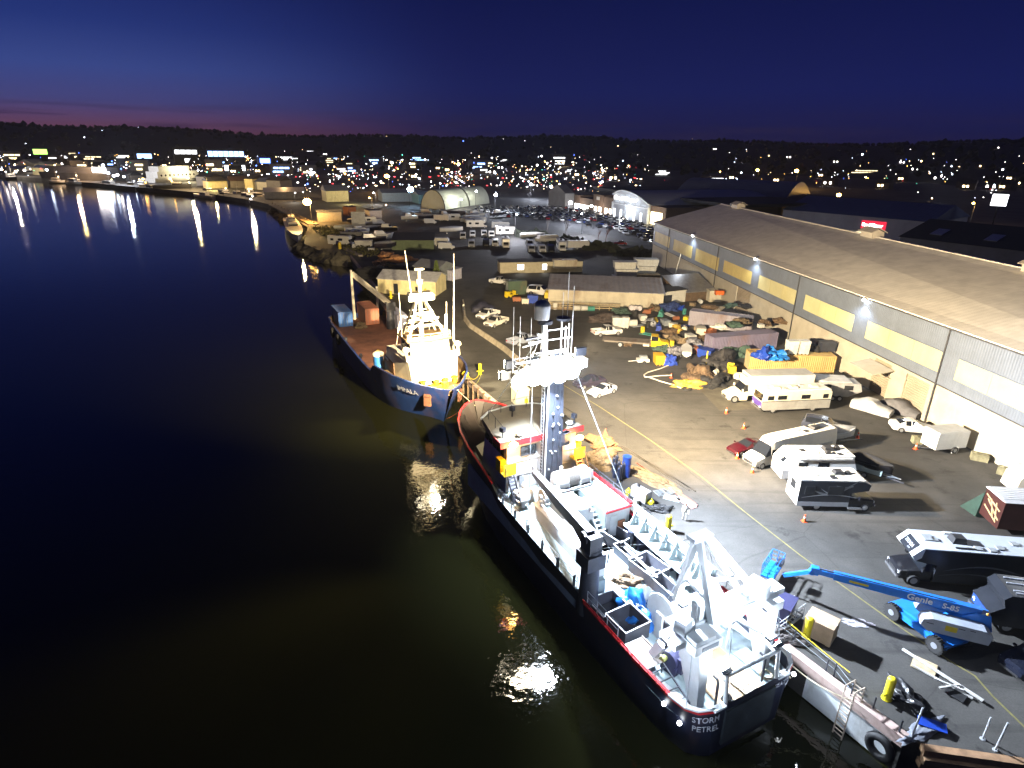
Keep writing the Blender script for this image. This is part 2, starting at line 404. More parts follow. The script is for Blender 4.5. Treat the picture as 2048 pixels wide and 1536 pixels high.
# ================================================================== warehouse
WX = Vector((-.0867, 1, 0)).normalized(); W_ANG = math.atan2(WX.y, WX.x); W_O = Vector((50.5, 60, 0))
def wpt(s, d, z): return W_O + WX * s + Vector((-WX.y, WX.x, 0)) * d + Vector((0, 0, z))
def build_warehouse():
    t = thing('warehouse', 'long warehouse with tan ribbed roof, grey upper wall and yellow window panels', 'warehouse', W_O, W_ANG)
    cream = ribbed('cream_concrete', (.40, .37, .30), 8.2, 0, .8, .12, dirt=(.30, .26, .20), dirt_amt=.16)
    blue = ribbed('grey_blue_siding', (.135, .16, .205), .34, 0, .5, .25)
    roofm = ribbed('tan_roof_sheet', (.80, .76, .68), .8, 0, .7, .10, dirt=(.66, .61, .52), dirt_amt=.1, depth=.05)
    yel = M('yellow_panel', (.50, .47, .26), .5, noise=.12, scale=.35, dirt=(.50, .42, .16), dirt_amt=.2)
    yel2 = M('amber_panel', (.50, .40, .13), .5, noise=.15, scale=.35, dirt=(.42, .3, .1), dirt_amt=.25)
    dark = M('dark_trim', (.05, .05, .055), .6)
    S0, S1, BND, D = -48.0, 120.0, 4.94, 38.0
    ev = lambda s: 12.25 - .0075 * (s + 48)
    rg = lambda s: 16.15
    # lower concrete wall with recessed roller doors
    DO = [(-28.5, -24.5), (8.1, 12.1), (14.9, 18.2), (56.2, 62.4)]
    w = MB(); x = S0
    for a, b in DO:
        w.bx(x, a, -.3, 0, -.2, BND); w.bx(a, b, -.3, 0, 4.55 if b - a < 5 else 5.0 - .08, BND); x = b
    w.bx(x, S1, -.3, 0, -.2, BND)
    w.bx(S1 - .3, S1, -D, -.3, -.2, BND); w.bx(S0, S0 + .3, -D, -.3, -.2, BND); w.bx(S0, S1, -D - .3, -D, -.2, BND)
    w.build('lower_wall', cream, t)
    dm = ribbed('roller_door_slats', (.33, .28, .21), .3, 2, .6, .6)
    for a, b in DO:
        MB().bx(a, b, -.28, -.2, -.1, 4.55 if b - a < 5 else 4.9).build('roller_door', dm, t)
    # upper cladding
    u = MB(); y1 = .10
    u.hexa([(S0, -.25, BND), (S1, -.25, BND), (S1, y1, BND), (S0, y1, BND), (S0, -.25, ev(S0)), (S1, -.25, ev(S1)), (S1, y1, ev(S1)), (S0, y1, ev(S0))])
    for s in (S1, S0):
        k = .1 if s == S1 else -.1
        pr = [(-.25, BND), (-.25, ev(s) - .02), (-D / 2, rg(s) - .05), (-D, ev(s)), (-D, BND)]
        u.prism(pr, 'x', min(s, s - k * 3), max(s, s - k * 3) + .0)
    u.build('upper_wall', blue, t)
    # seams and drip edge
    tr = MB()
    for s in (-25.6, 7.2, 40.0, 73.5, 106.5): tr.bx(s - .09, s + .09, .10, .22, .1, ev(s) - .1)
    tr.isl('downpipe', dark, t)
    MB().hexa([(S0, .1, ev(S0) - .22), (S1, .1, ev(S1) - .22), (S1, .36, ev(S1) - .22), (S0, .36, ev(S0) - .22), (S0, .1, ev(S0) + .02), (S1, .1, ev(S1) + .02), (S1, .36, ev(S1) + .02), (S0, .36, ev(S0) + .02)]).build('gutter', dark, t)
    MB().bx(S0, S1, .1, .13, BND, BND + .14).build('base_flashing', dark, t)
    r = MB()
    A = [(S0 - .3, .40, ev(S0)), (S1 + .3, .40, ev(S1)), (S1 + .3, -D / 2, rg(S1)), (S0 - .3, -D / 2, rg(S0))]
    B = [(S0 - .3, -D - .4, ev(S0)), (S1 + .3, -D - .4, ev(S1)), (S1 + .3, -D / 2, rg(S1)), (S0 - .3, -D / 2, rg(S0))]
    for q in (A, B): r.add(q + [(x, y, z + .12) for x, y, z in q], [(0, 1, 2, 3), (7, 6, 5, 4), (0, 4, 5, 1), (1, 5, 6, 2), (2, 6, 7, 3), (3, 7, 4, 0)])
    ro = r.build('roof', roofm, t)
    MB().bx(S0 - .3, S1 + .3, -D / 2 - .35, -D / 2 + .35, 16.2, 16.34).build('ridge_cap', roofm, ro)
    for s in (17.5, 52.0, 109.0):
        v = MB(); c = -D / 2
        v.prism([(c - 1.1, 16.0), (c + 1.1, 16.0), (c + 1.1, 17.0), (c, 17.5), (c - 1.1, 17.0)], 'x', s - 1.7, s + 1.7)
        v.prism([(c - 1.6, 16.95), (c, 17.7), (c + 1.6, 16.95), (c + 1.6, 17.03), (c, 17.8), (c - 1.6, 17.03)], 'x', s - 2.0, s + 2.0)
        v.build('roof_ventilator', M('pale_vent_metal', (.55, .50, .42), .6), ro)
    wins = [(-42.0, -28.2), (-25.6, -11.8), (-9.1, 4.9), (7.4, 21.2), (24.2, 37.4), (40.1, 53.6), (56.6, 69.8), (72.4, 86.2), (88.5, 102.1), (105.2, 118.2)]
    for i, (a, b) in enumerate(wins):
        zt, zb = 8.82, 6.4 if i < 7 else 6.0
        f = MB().bx(a, b, .1, .15, zb, zt).build('window_panel', yel if i < 6 else yel2, t)
        g = MB().bx(a - .12, b + .12, .1, .17, zt, zt + .1).bx(a - .12, b + .12, .1, .19, zb - .1, zb).bx(a - .12, a, .1, .17, zb, zt).bx(b, b + .12, .1, .17, zb, zt); g.build('window_frame', blue, f); g = MB()
        for k in (1 / 3, 2 / 3): g.bx(a + (b - a) * k - .02, a + (b - a) * k + .02, .15, .165, zb, zt)
        g.isl('panel_joint', M('panel_joint', (.40, .34, .15), .6), f)
    # awning over the small door
    aw = MB().hexa([(14.2, .12, 4.0), (19.2, .12, 4.0), (19.2, 2.9, 3.45), (14.2, 2.9, 3.45), (14.2, .12, 4.1), (19.2, .12, 4.1), (19.2, 2.9, 3.55), (14.2, 2.9, 3.55)])
    for s in (14.4, 19.0): aw.beam((s, .1, 2.9), (s, 2.6, 3.5), .07)
    aw.build('awning', cream, t)
    bulb = glow('led_floodlight', (.88, .94, 1.0), 60)
    hous = M('lamp_housing', (.25, .25, .26), .4)
    for s in (-43.7, -10.7, 22.3, 55.3, 88.3):
        h = MB().ob((s, .42, 11.62), (.5, .5, .34), m=0, rx=R(-25)); hh = h.build('wall_lamp', hous, t)
        MB().sph((s, .62, 11.45), (.30, .22, .2), 10, 6).build('lens', bulb, hh)
        lamp('SPOT', 'wall_lamp_light', wpt(s, 1.3, 11.3), 1500, (.86, .93, 1), wpt(s, 4.5, 0), 150, .6, .2)
build_warehouse()
# ================================================================== the near ship
P_O = Vector((14.0, 26.6, 0)); P_F = Vector((-.46961, .88287, 0)); P_ANG = math.atan2(P_F.y, P_F.x)
def sp(u, v, z=0): return P_O + P_F * u + Vector((P_F.y, -P_F.x, 0)) * v + Vector((0, 0, z))
NAVY = M('navy_hull_paint', (.010, .013, .030), .42, noise=.3, scale=.8, dirt=(.09, .045, .03), dirt_amt=.2)
REDT = M('red_trim_paint', (.46, .015, .02), .4, noise=.2, scale=2)
SHIPW = M('ship_white_paint', (.66, .70, .72), .42, noise=.10, scale=1.1, dirt=(.42, .36, .28), dirt_amt=.16)
DECKP = M('pale_teal_deck', (.25, .32, .34), .6, noise=.2, scale=.7, dirt=(.22, .22, .21), dirt_amt=.28)
DARKST = M('dark_steel', (.028, .032, .045), .45, noise=.3, scale=1.5)
GREYST = M('grey_steel', (.24, .27, .30), .5, noise=.25, scale=1.5, dirt=(.2, .15, .1), dirt_amt=.2)
PLY = M('plywood_deck', (.36, .25, .15), .75, noise=.3, scale=.9, dirt=(.12, .09, .07), dirt_amt=.25)
BROWND = M('brown_deck_paint', (.013, .009, .008), .75, noise=.3, scale=.8)
TAND = M('tan_roof_deck', (.20, .175, .13), .7, noise=.2, scale=.6, dirt=(.18, .15, .12), dirt_amt=.2)
GLASSD = M('dark_glass', (.012, .014, .02), .08, noise=0)
YELP = M('yellow_paint', (.62, .46, .02), .5, noise=.2, scale=2)
BLACKR = M('black_rubber', (.014, .014, .015), .75, noise=.3, scale=3)
ROPE = M('pale_rope', (.42, .36, .25), .85, noise=.2, scale=6)
LENSW = glow('cool_flood_lens', (.82, .90, 1.0), 90)
LENSY = glow('warm_flood_lens', (1.0, .86, .62), 90)
LENSO = glow('orange_deck_lens', (1.0, .50, .10), 30)
def ship_rail(mb, pts, h=1.0, r=.035, step=1.6, rails=(1.0, .55), m=0, v2l=None):
    pts = [Vector(p) for p in pts]
    for a, b in zip(pts, pts[1:]):
        n = max(1, int((b - a).length / step))
        for k in range(n + 1):
            p = a.lerp(b, k / n); mb.cyl(p, p + Vector((0, 0, h)), r, n=5, m=m)
        for q in rails: mb.cyl(a + Vector((0, 0, h * q)), b + Vector((0, 0, h * q)), r * .8, n=5, m=m)
def lad(mb, p0, p1, w, side, r=.03, n=8, m=0):
    p0, p1 = Vector(p0), Vector(p1); s = Vector(side).normalized() * (w / 2)
    mb.cyl(p0 - s, p1 - s, r, n=5, m=m); mb.cyl(p0 + s, p1 + s, r, n=5, m=m)
    for k in range(1, n): q = p0.lerp(p1, k / n); mb.cyl(q - s, q + s, r * .8, n=4, m=m)
def build_petrel():
    t = thing('trawler', 'navy trawler with red trim, black mast column and white stern gantry under bright floodlights', 'ship', P_O, P_ANG)
    # stations: u, half beam at rail, half beam at waterline, rail height
    ST = [(-.15, 2.9, 2.7, 1.12), (.15, 3.75, 3.3, 1.12), (.7, 4.25, 3.8, 1.12), (1.8, 4.5, 4.1, 1.13), (5, 4.62, 4.35, 1.15), (10.2, 4.65, 4.45, 1.22),
          (10.6, 4.65, 4.45, 1.55), (16, 4.65, 4.45, 1.8), (23.4, 4.6, 4.3, 2.15), (24.6, 4.6, 4.2, 2.9), (27, 4.55, 3.9, 3.4), (30, 4.45, 3.2, 3.9), (33, 4.0, 2.2, 4.2), (35.4, 3.2, 1.2, 4.35), (37, 2.25, .5, 4.5), (38.1, 1.15, .1, 4.6), (38.55, .2, .05, 4.65)]
    def rake(u, z):   # the bow leans forward with height
        k = max(0, (u - 30) / 8.5); return u - k * (4.6 - z) * .55
    hull = MB(); rings = []
    for u, b, w, zr in ST:
        lv = [(-3.2, w * .9), (-2.5, w), (-.8, w + (b - w) * .45), (zr - .25, b * .995), (zr, b)]
        rings.append([(rake(u, z), y, z) for z, y in lv] + [(rake(u, z), -y, z) for z, y in lv[::-1]])
    hull.loft([r[:5] for r in rings], 0, caps=False, closed=False); hull.loft([r[5:] for r in rings], 0, caps=False, closed=False)
    hull.add(rings[0], [(0, 1, 2, 3, 4, 5, 6, 7, 8, 9)])
    hull.build('hull', NAVY, t, smooth=35)
    # inner bulwark skin and rail cap
    cap = MB(); inn = MB()
    i_in = [s for s in ST if s[0] <= 10.3]; bow = [s for s in ST if s[0] >= 24.6]
    def capline(sts, side, mb, off=.0, w=.2, h=.10, m=0):
        pr = []
        for u, b, w_, zr in sts:
            y = side * b; pr.append([(rake(u, zr), y + side * .06, zr - .02), (rake(u, zr), y - side * w, zr - .02), (rake(u, zr), y - side * w, zr + h), (rake(u, zr), y + side * .06, zr + h)])
        mb.loft(pr, m)
    wc = MB()
    capline([s for s in ST if s[0] <= 2], 1, wc, w=.3); capline([s for s in ST if s[0] <= 1.9], -1, wc, w=.3)
    for s in (1, -1): wc.bx(-.30, .05, min(s * 2.1, s * 3.0), max(s * 2.1, s * 3.0), 1.08, 1.22)
    rs = MB()
    for s in (1, -1): rs.loft([[(rake(u, zr) - (.04 if u < .5 else 0), s * (b + .03), zr - .17), (rake(u, zr) - (.04 if u < .5 else 0), s * (b + .05), zr - .02)] for u, b, w_, zr in ST[:5]], 0, caps=False, closed=False)
    rs.isl('red_sheer_stripe', REDT, t)
    wc.isl('stern_rail_cap', SHIPW, t)
    for s in (1, -1): capline([q for q in ST if 1.8 <= q[0] <= 10.3], s, cap, w=.16)
    for s in (1, -1): capline(bow, s, cap, w=.13, h=.11)
    capline([q for q in ST if 10.6 <= q[0] <= 24], -1, cap, w=.2, h=.12)
    cap.build('red_rail_cap', REDT, t)
    for s in (1, -1):
        rs = []
        for u, b, w_, zr in i_in: rs.append([(u + (.12 if u < .5 else 0), s * (b - .12), zr - .02), (u + (.12 if u < .5 else 0), s * (b - .14), 0.02)])
        inn.loft(rs, 0, caps=False, closed=False)
        rs = []
        for u, b, w_, zr in bow: rs.append([(rake(u, zr) - .1, s * max(b - .14, .02), zr), (rake(u, 2.4) - .15, s * max(b - .5 - .2 * max(0, u - 33) * .5, .02), 2.3)])
        inn.loft(rs, 1, caps=False, closed=False)
        for u, b, w_, zr in bow[1:-2]:
            inn.prism([(s * (b - .15), zr - .1), (s * (b - .95), 2.3), (s * (b - .4), 2.3)], 'x', rake(u, 3) - .04, rake(u, 3) + .04, 1)
    inn.isl('bulwark', [NAVY, BROWND], t)
    # decks
    d = MB(); us = [(.0, 3.0), (.3, 3.7), (.8, 4.15), (1.8, 4.4), (5, 4.5), (15.5, 4.52)]
    d.add([(u, y, 0.05) for u, y in us] + [(u, -y, .05) for u, y in us[::-1]], [tuple(range(12))])
    d.build('main_deck', DECKP, t)
    ply = MB().bx(-.1, 6.2, -1.75, 1.6, .06, .10); ply.build('wood_deck', PLY, t)
    MB().bx(-.28, -.12, -2.0, 2.0, -1.9, .62).build('ramp_gate', M('ramp_gate_steel', (.035, .045, .055), .5, noise=.3), t)
    sd = MB(); ss = [(11.2, 1.62), (16, 1.8), (24.4, 2.05)]
    # port wing of the shelter deck, then full width forward of u = 17
    sd.hexa([(11.2, 2.1, 0), (18.6, 2.1, 0), (18.6, 4.58, 0), (11.2, 4.6, 0), (11.2, 2.1, 1.58), (18.6, 2.1, 1.86), (18.6, 4.58, 1.86), (11.2, 4.6, 1.58)])
    sd.hexa([(18.6, -2.0, 0), (30, -2.0, 0), (30, 4.5, 0), (18.6, 4.58, 0), (18.6, -2.0, 1.86), (30, -2.0, 2.2), (30, 4.5, 2.2), (18.6, 4.58, 1.86)])
    sd.hexa([(17.0, -4.5, 0), (30, -4.45, 0), (30, -2.0, 0), (17.0, -2.0, 0), (17.0, -4.5, 2.55), (30, -4.45, 2.75), (30, -2.0, 2.75), (17.0, -2.0, 2.55)])
    sd.build('shelter_deck', DECKP, t)
    fd = MB(); fs = [(29.9, 4.2), (33, 3.4), (35, 2.3), (36.6, 1.2), (37.2, .2)]
    fd.add([(u, y, 2.3) for u, y in fs] + [(u, -y, 2.3) for u, y in fs[::-1]], [tuple(range(10))])
    fd.build('foredeck', BROWND, t)
    MB().prism([(29.0, -.8), (31.9, -.6), (32.6, .9), (31.6, 2.9), (29.0, 3.3)], 'z', 2.3, 3.0).build('fore_hatch', M('pale_tan_paint', (.42, .38, .26), .6), t)
    # red lip of the starboard deck, ladder down, deckhouse face with door
    st = MB(); st.bx(16.85, 17.0, -4.5, -2.0, 2.45, 2.65); st.beam((17, -4.6, 2.7), (29.5, -4.55, 2.95), .22, .16)
    st.tube([(17.0, -2.1, 2.6), (16.95, -2.1, 3.2), (16.95, -2.6, 3.25)], .05); st.build('deck_edge_trim', REDT, t)
    fr = MB().bx(16.9, 16.99, -4.4, -2.05, .05, 2.5); fr.build('deckhouse_front', SHIPW, t)
    MB().bx(16.83, 16.9, -3.1, -2.4, .1, 2.1).build('deckhouse_door', SHIPW, t)
    MB().bx(16.78, 16.83, -3.9, -3.2, .5, 1.5).build('cabinet', M('rust_brown_paint', (.30, .11, .05), .7), t)
    la = MB(); 
    for y in (-2.15, -1.45): la.beam((16.4, y, .1), (19.1, y, 2.6), .06, .22)
    for k in range(1, 8): la.bx(16.4 + k * .335, 16.62 + k * .335, -2.15, -1.45, .1 + k * .31, .14 + k * .31)
    la.build('companion_ladder', SHIPW, t)
    # centre casing, tank, port trunk and vents
    c = MB(); c.bx(17.6, 21.6, -1.3, 1.1, 1.8, 2.6); c.bx(14.0, 18.4, .9, 2.4, 0, 2.0)
    c.hexa([(11.6, 1.9, 1.5), (20.9, 1.9, 1.8), (20.9, 3.1, 1.8), (11.6, 3.1, 1.5), (11.6, 2.0, 2.5), (20.9, 2.0, 2.6), (20.9, 2.7, 2.6), (11.6, 2.7, 2.5)])
    c.build('deck_casing', SHIPW, t)
    ta = MB().cyl((18.4, -.4, .1), (18.4, -.4, 3.0), .85, n=20); ta.sph((18.4, -.4, 3.0), (.85, .85, .35), 20, 5, half=True); ta.build('round_tank', SHIPW, t, smooth=40)
    ve = MB()
    ve.cyl((21.5, 3.2, 2.0), (21.5, 3.2, 2.8), .2); ve.ob((21.45, 3.2, 2.95), (.75, .95, .42), 0, ry=R(12))
    for u, v in ((20.1, 2.3), (18.9, -1.2), (13.2, 2.3)): ve.cyl((u, v, 2.4), (u, v, 3.0), .1, n=8); ve.sph((u, v, 3.0), (.2, .2, .14), 8, 4)
    ve.build('deck_vent', SHIPW, t, smooth=40)
    # winches
    def winch(u, v, r, wd, w0, rope=True):
        m = MB(); y = -v
        m.cyl((u, y - wd / 2, w0 + r), (u, y - wd / 2 + wd * .3, w0 + r), r, n=20); m.cyl((u, y + wd * .2, w0 + r), (u, y + wd / 2, w0 + r), r, n=20)
        m.cyl((u, y - wd / 2 - .25, w0 + r), (u, y + wd / 2 + .25, w0 + r), r * .35, n=12)
        for k in (-.52, -.18, .2, .52): m.bx(u - r * 1.05, u + r * .8, y + wd * k - .04, y + wd * k + .04, w0 - .15, w0 + r * .9)
        m.bx(u - r * 1.2, u - r * .9, y - wd / 2, y + wd / 2, w0, w0 + .25)
        m.ob((u, y - wd / 2 - .4, w0 + r * .9), (.6, .5, .7)); m.cyl((u + .3, y + wd * .25, w0 + 2 * r - .1), (u + .3, y + wd * .25, w0 + 2 * r + .25), .16)
        o = m.build('trawl_winch', SHIPW, t, smooth=40)
        MB().cyl((u, y - wd * .18, w0 + r), (u, y + wd * .2, w0 + r), r * .93, n=22).build('wire_drum', M('winch_wire', (.13, .12, .11), .6, noise=.3, scale=8), o, smooth=40)
    winch(21.9, 1.7, .82, 3.1, 2.55); winch(21.3, -.7, .62, 1.6, 2.0)
    lw = MB()
    for k in range(9): lw.sph((22.6 + random.uniform(-.5, .5), 2.6 + random.uniform(-.5, .7), 2.5 + random.uniform(-.1, .5)), random.uniform(.28, .5), 8, 5)
    lw.bx(21.8, 23.4, 1.9, 3.5, 2.0, 2.3); lw.build('anchor_winch', SHIPW, t, smooth=40)
    # wheelhouse
    wh = MB()
    wh.loft([[(24.0, -3.55, 2.1), (24.0, 3.55, 2.1), (29.4, 3.35, 2.1), (30.2, 1.6, 2.1), (30.3, -1.6, 2.1), (29.4, -3.35, 2.1)],
             [(24.0, -3.45, 6.7), (24.0, 3.45, 6.7), (28.6, 3.2, 6.7), (29.5, 1.6, 6.7), (29.6, -1.6, 6.7), (28.6, -3.2, 6.7)]])
    for z in (3.55, 4.9): wh.bx(23.93, 24.0, -3.45, 3.45, z, z + .06)
    for v in (-1.9, 1.2, 2.3): wh.tube([(23.95, v - .35, 4.95), (23.9, v, 5.3), (23.95, v + .35, 4.95)], .03, 4)
    wh.build('wheelhouse', M('wheelhouse_white', (.50, .53, .56), .5, noise=.12, scale=1, dirt=(.3, .27, .24), dirt_amt=.15), t)
    g = MB(); g.bx(23.9, 23.97, .7, 2.2, 5.35, 6.25)
    for k in range(5): g.bx(24.6 + k * .85, 25.2 + k * .85, 3.4 - .04 * k, 3.5 - .04 * k, 5.3, 6.2)
    for k in range(5): g.bx(24.6 + k * .85, 25.2 + k * .85, -3.5 + .04 * k, -3.4 + .04 * k, 5.3, 6.2)
    g.bx(23.95, 24.05, 2.0, 2.45, 3.0, 3.5); g.bx(23.94, 24.02, 1.75, 2.25, 2.5, 3.4, 1); g.isl('wheelhouse_window', [GLASSD, GREYST], t)
    rf = MB(); RP = [(23.55, -3.85), (23.55, 4.3), (25, 4.25), (28.9, 3.5), (29.9, 2.3), (30.3, 0), (29.9, -2.3), (28.9, -3.5)]
    rf.prism(RP, 'z', 6.7, 7.2); rf.build('wheelhouse_roof', TAND, t)
    tr = MB(); tr.bx(23.47, 23.56, -3.9, 4.35, 6.72, 7.24); tr.beam((23.5, 4.33, 6.98), (25.0, 4.28, 6.98), .08, .5); tr.build('roof_trim', REDT, t)
    MB().tube([(28.9, 3.55, 7.15), (29.95, 2.35, 7.15), (30.35, 0, 7.15), (29.95, -2.35, 7.15), (28.9, -3.55, 7.15)], .14).build('roof_bumper', SHIPW, t, smooth=50)
    rr = MB(); ship_rail(rr, [(24.6, 3.6, 7.2), (28.4, 3.1, 7.2), (29.3, 1.4, 7.2), (29.5, -1.4, 7.2), (28.4, -3.1, 7.2), (24.2, -3.4, 7.2)], 1.0, .028, 1.7, (1.0,)); rr.build('roof_rail', DARKST, t)
    for u, v in ((24.0, -2.7), (24.0, 2.3)): sl = MB(); sl.cyl((u, v, 7.2), (u, v, 7.4), .1); sl.sph((u, v, 7.5), (.28, .34, .2), 8, 5); sl.build('dome_light', SHIPW, t, smooth=40)
    for u, v in ((24.2, -3.3), (28.0, .9), (24.4, 3.7)): sl = MB(); sl.cyl((u, v, 7.2), (u, v, 7.8), .05, n=6, m=1); sl.ob((u, v, 8.0), (.4, .35, .4), .4, 1); sl.build('searchlight', [SHIPW, DARKST], t, smooth=40)
    # yellow stairs and side lockers each side of the house, orange working lamps
    for s in (1, -1):
        m = MB()
        m.bx(23.3, 24.9, min(s * 2.9, s * 4.1), max(s * 2.9, s * 4.1), 4.1, 4.2); m.bx(24.0, 24.9, min(s * 3.6, s * 4.1), max(s * 3.6, s * 4.1), 4.2, 5.3)
        m.bx(23.3, 23.36, min(s * 2.9, s * 4.1), max(s * 2.9, s * 4.1), 4.2, 5.2)
        m.build('stair_landing', YELP, t)
        q = MB()
        for y in (3.15, 3.75): q.beam((22.0, s * y, 2.1), (23.3, s * y, 4.1), .06, .2)
        for k in range(1, 8): q.bx(22.0 + k * .163, 22.2 + k * .163, min(s * 3.15, s * 3.75), max(s * 3.15, s * 3.75), 2.1 + k * .25, 2.14 + k * .25)
        ship_rail(q, [(22.0, s * 3.95, 2.1), (23.3, s * 3.95, 4.1)], .9, .03, 1.2, (1.0,)); q.build('stair', DARKST if s > 0 else M('rust_orange_paint', (.35, .15, .04), .6), t)
        l = MB().sph((23.15, s * 3.3, 7.05 if s > 0 else 6.3), (.3, .42, .26), 10, 6); l.build('deck_lamp', LENSO, t)
        lamp('POINT', 'deck_lamp_light', sp(22.75, -s * 3.3, 6.1), 420, SODIUM, radius=.25)
    # black mast column with its ladder
    mc = MB(); mc.loft([[(22.8, -1.45, 2.0), (22.8, .25, 2.0), (23.9, .25, 2.0), (23.9, -1.45, 2.0)], [(23.1, -1.3, 12.9), (23.1, .1, 12.9), (23.9, .1, 12.9), (23.9, -1.3, 12.9)]])
    mc.bx(22.6, 22.85, -1.9, -.9, 6.2, 7.4); mc.ob((22.7, -1.5, 7.0), (.5, .9, .8), .4)
    for k in range(14): mc.sph((22.85, random.uniform(-1.2, 0.0), random.uniform(3, 12)), .11, 6, 4, 1)
    mc.tube([(22.78, -.35, 2.2), (22.95, -.45, 12.5)], .05, 5); mc.tube([(22.78, -.9, 2.2), (22.95, -.85, 12.5)], .05, 5)
    mc.build('mast_column', [DARKST, GREYST], t)
    ml = MB(); lad(ml, (23.2, .55, 2.2), (23.4, .45, 12.8), .42, (1, 0, 0), .03, 34); ml.beam((22.95, .3, 2.1), (23.1, .15, 12.8), .1, m=1); ml.build('mast_ladder', [GREYST, SHIPW], t)
    pf = MB(); pf.bx(22.6, 24.6, -2.4, 2.7, 12.9, 13.02); ship_rail(pf, [(22.6, 2.7, 13), (24.6, 2.7, 13), (24.6, -2.4, 13), (22.6, -2.4, 13), (22.6, 2.7, 13)], 1.0, .035, 1.2)
    pf.beam((23.6, -2.9, 14.0), (23.6, 3.0, 14.0), .14); pf.beam((23.3, -3.0, 13.1), (23.3, 3.2, 13.1), .16)
    pf.bx(23.2, 24.0, -3.7, -2.8, 12.8, 13.6)
    pf.build('mast_platform', SHIPW, t)
    FL = [(22.2, 2.75, 13.55), (22.2, 1.7, 13.95), (22.2, .5, 14.2), (22.2, -.8, 14.0), (22.25, -2.0, 13.6), (22.2, 2.0, 13.0), (22.2, .9, 12.75), (22.2, -.4, 12.85), (22.25, -1.5, 12.9), (22.3, 3.2, 13.0)]
    for k, (u, v, z) in enumerate(FL):
        warm = v > 1.5
        f = MB().ob((u + .22, v, z), (.3, 1.1, .7), 0, ry=R(24)); f.beam((u + .3, v, z), (23.3, v * .95, 13.3), .08)
        fo = f.build('floodlight', DARKST, t)
        MB().sph((u + .06, v, z - .02), (.22, .74 + .1 * math.sin(k * 5), .52 + .06 * math.sin(k * 3)), 12, 8).build('lens', LENSY if warm else LENSW, fo)  # lenses swollen into overlapping domes, imitating the floodlights' glare blob
    for u, v, z in ((24.9, 2.9, 13.6), (24.9, .8, 13.6), (24.9, -1.6, 13.6), (23.5, 4.1, 13.3), (23.5, -3.0, 14.3)):
        f = MB().ob((u - .2, v, z), (.34, .9, .7)); fo = f.build('floodlight', DARKST, t)
        MB().ob((u, v, z), (.12, .86, .62)).build('lens', LENSY, fo)
    # white upper mast with radar, domes and whips
    um = MB(); b = (23.7, 0.1, 13.0)
    um.loft([[(23.45, .1, 13), (23.45, .6, 13), (23.95, .6, 13), (23.95, .1, 13)], [(23.55, .22, 17.0), (23.55, .55, 17.0), (23.85, .55, 17.0), (23.85, .22, 17.0)]])
    for v, z0, z1 in ((-1.2, 13, 17.0), (-1.6, 13, 16.6), (-1.9, 13, 16.8)): um.cyl((23.6, v, z0), (23.6, v, z1), .045, n=6)
    for z, a, c in ((15.6, 1.9, -2.1), (16.4, .4, -1.9), (14.6, 1.2, -1.9)): um.beam((23.6, a, z), (23.6, c, z), .08)
    um.beam((23.6, 2.4, 15.3), (23.6, .4, 15.6), .1); um.cyl((23.6, 1.1, 16.2), (23.6, .4, 16.0), .13)
    for v, z0, z1 in ((1.6, 14, 17.6), (2.6, 14, 17.8), (-1.3, 17, 19.4), (-1.75, 17, 21.0), (-2.3, 13, 19.8), (3.2, 13.2, 18.6)): um.cyl((23.7, v, z0), (23.7, v, z1), .03, n=5)
    um.build('upper_mast', SHIPW, t)
    ra = MB(); ra.cyl((23.7, .35, 17.0), (23.7, .35, 17.25), .62, n=14); ra.cyl((23.7, -1.4, 17.1), (23.7, -1.4, 17.3), .6, n=14); ra.ob((23.7, 1.5, 15.9), (.3, 1.3, .12)); ra.build('radar_scanner', DARKST, t)
    dm = MB(); dm.cyl((23.7, .65, 17.4), (23.7, .65, 18.5), .62, .66, n=18); dm.sph((23.7, .65, 18.5), (.66, .66, .45), 18, 5, half=True); dm.build('satellite_dome', M('dome_grey', (.30, .32, .36), .5), t, smooth=40)
    # knuckle crane on the port side
    cr = MB(); U, V = 10.6, 4.0
    cr.cyl((U, V, 0), (U, V, 5.2), .72, .6, n=18); cr.bx(U - .75, U + .7, V - .7, V + .75, 3.9, 5.0); cr.bx(U - .5, U + .6, V - .5, V + .5, 5.0, 6.3); cr.cyl((U + .1, V - .6, 6.0), (U + .1, V + .6, 6.0), .3)
    cr.tube([(U - .6, V - .5, 6.2), (U - 1.0, V - .7, 5.6), (U - .9, V - .7, 4.4)], .05)
    co = cr.build('crane_pedestal', DARKST, t, smooth=40)
    bo = MB(); p0, p1 = Vector((U + .2, V, 6.0)), Vector((22.3, 1.75, 4.5))
    bo.loft([[p0 + Vector((0, s * .32, q)) for s, q in ((-1, -.45), (1, -.45), (1, .45), (-1, .45))], [p0.lerp(p1, .5) + Vector((0, s * .3, q)) for s, q in ((-1, -.5), (1, -.5), (1, .4), (-1, .4))], [p1 + Vector((0, s * .2, q)) for s, q in ((-1, -.22), (1, -.22), (1, .22), (-1, .22))]], fm=lambda i, k: 1 if k == 2 else 0)
    bo.cyl(p0 + Vector((.3, 0, -1.3)), p0.lerp(p1, .3) + Vector((0, 0, -.4)), .14); bo.cyl(p1, p1 + Vector((.5, -.1, .25)), .08)
    bo.build('crane_boom', [DARKST, SHIPW], t)
    # starboard working wall with triangular brackets, dark bays below
    wl = MB(); wl.hexa([(7.3, -4.5, 1.35), (16.3, -4.5, 1.55), (16.3, -4.35, 1.55), (7.3, -4.35, 1.35), (7.3, -4.45, 2.9), (16.3, -4.45, 3.1), (16.3, -4.3, 3.1), (7.3, -4.3, 2.9)])
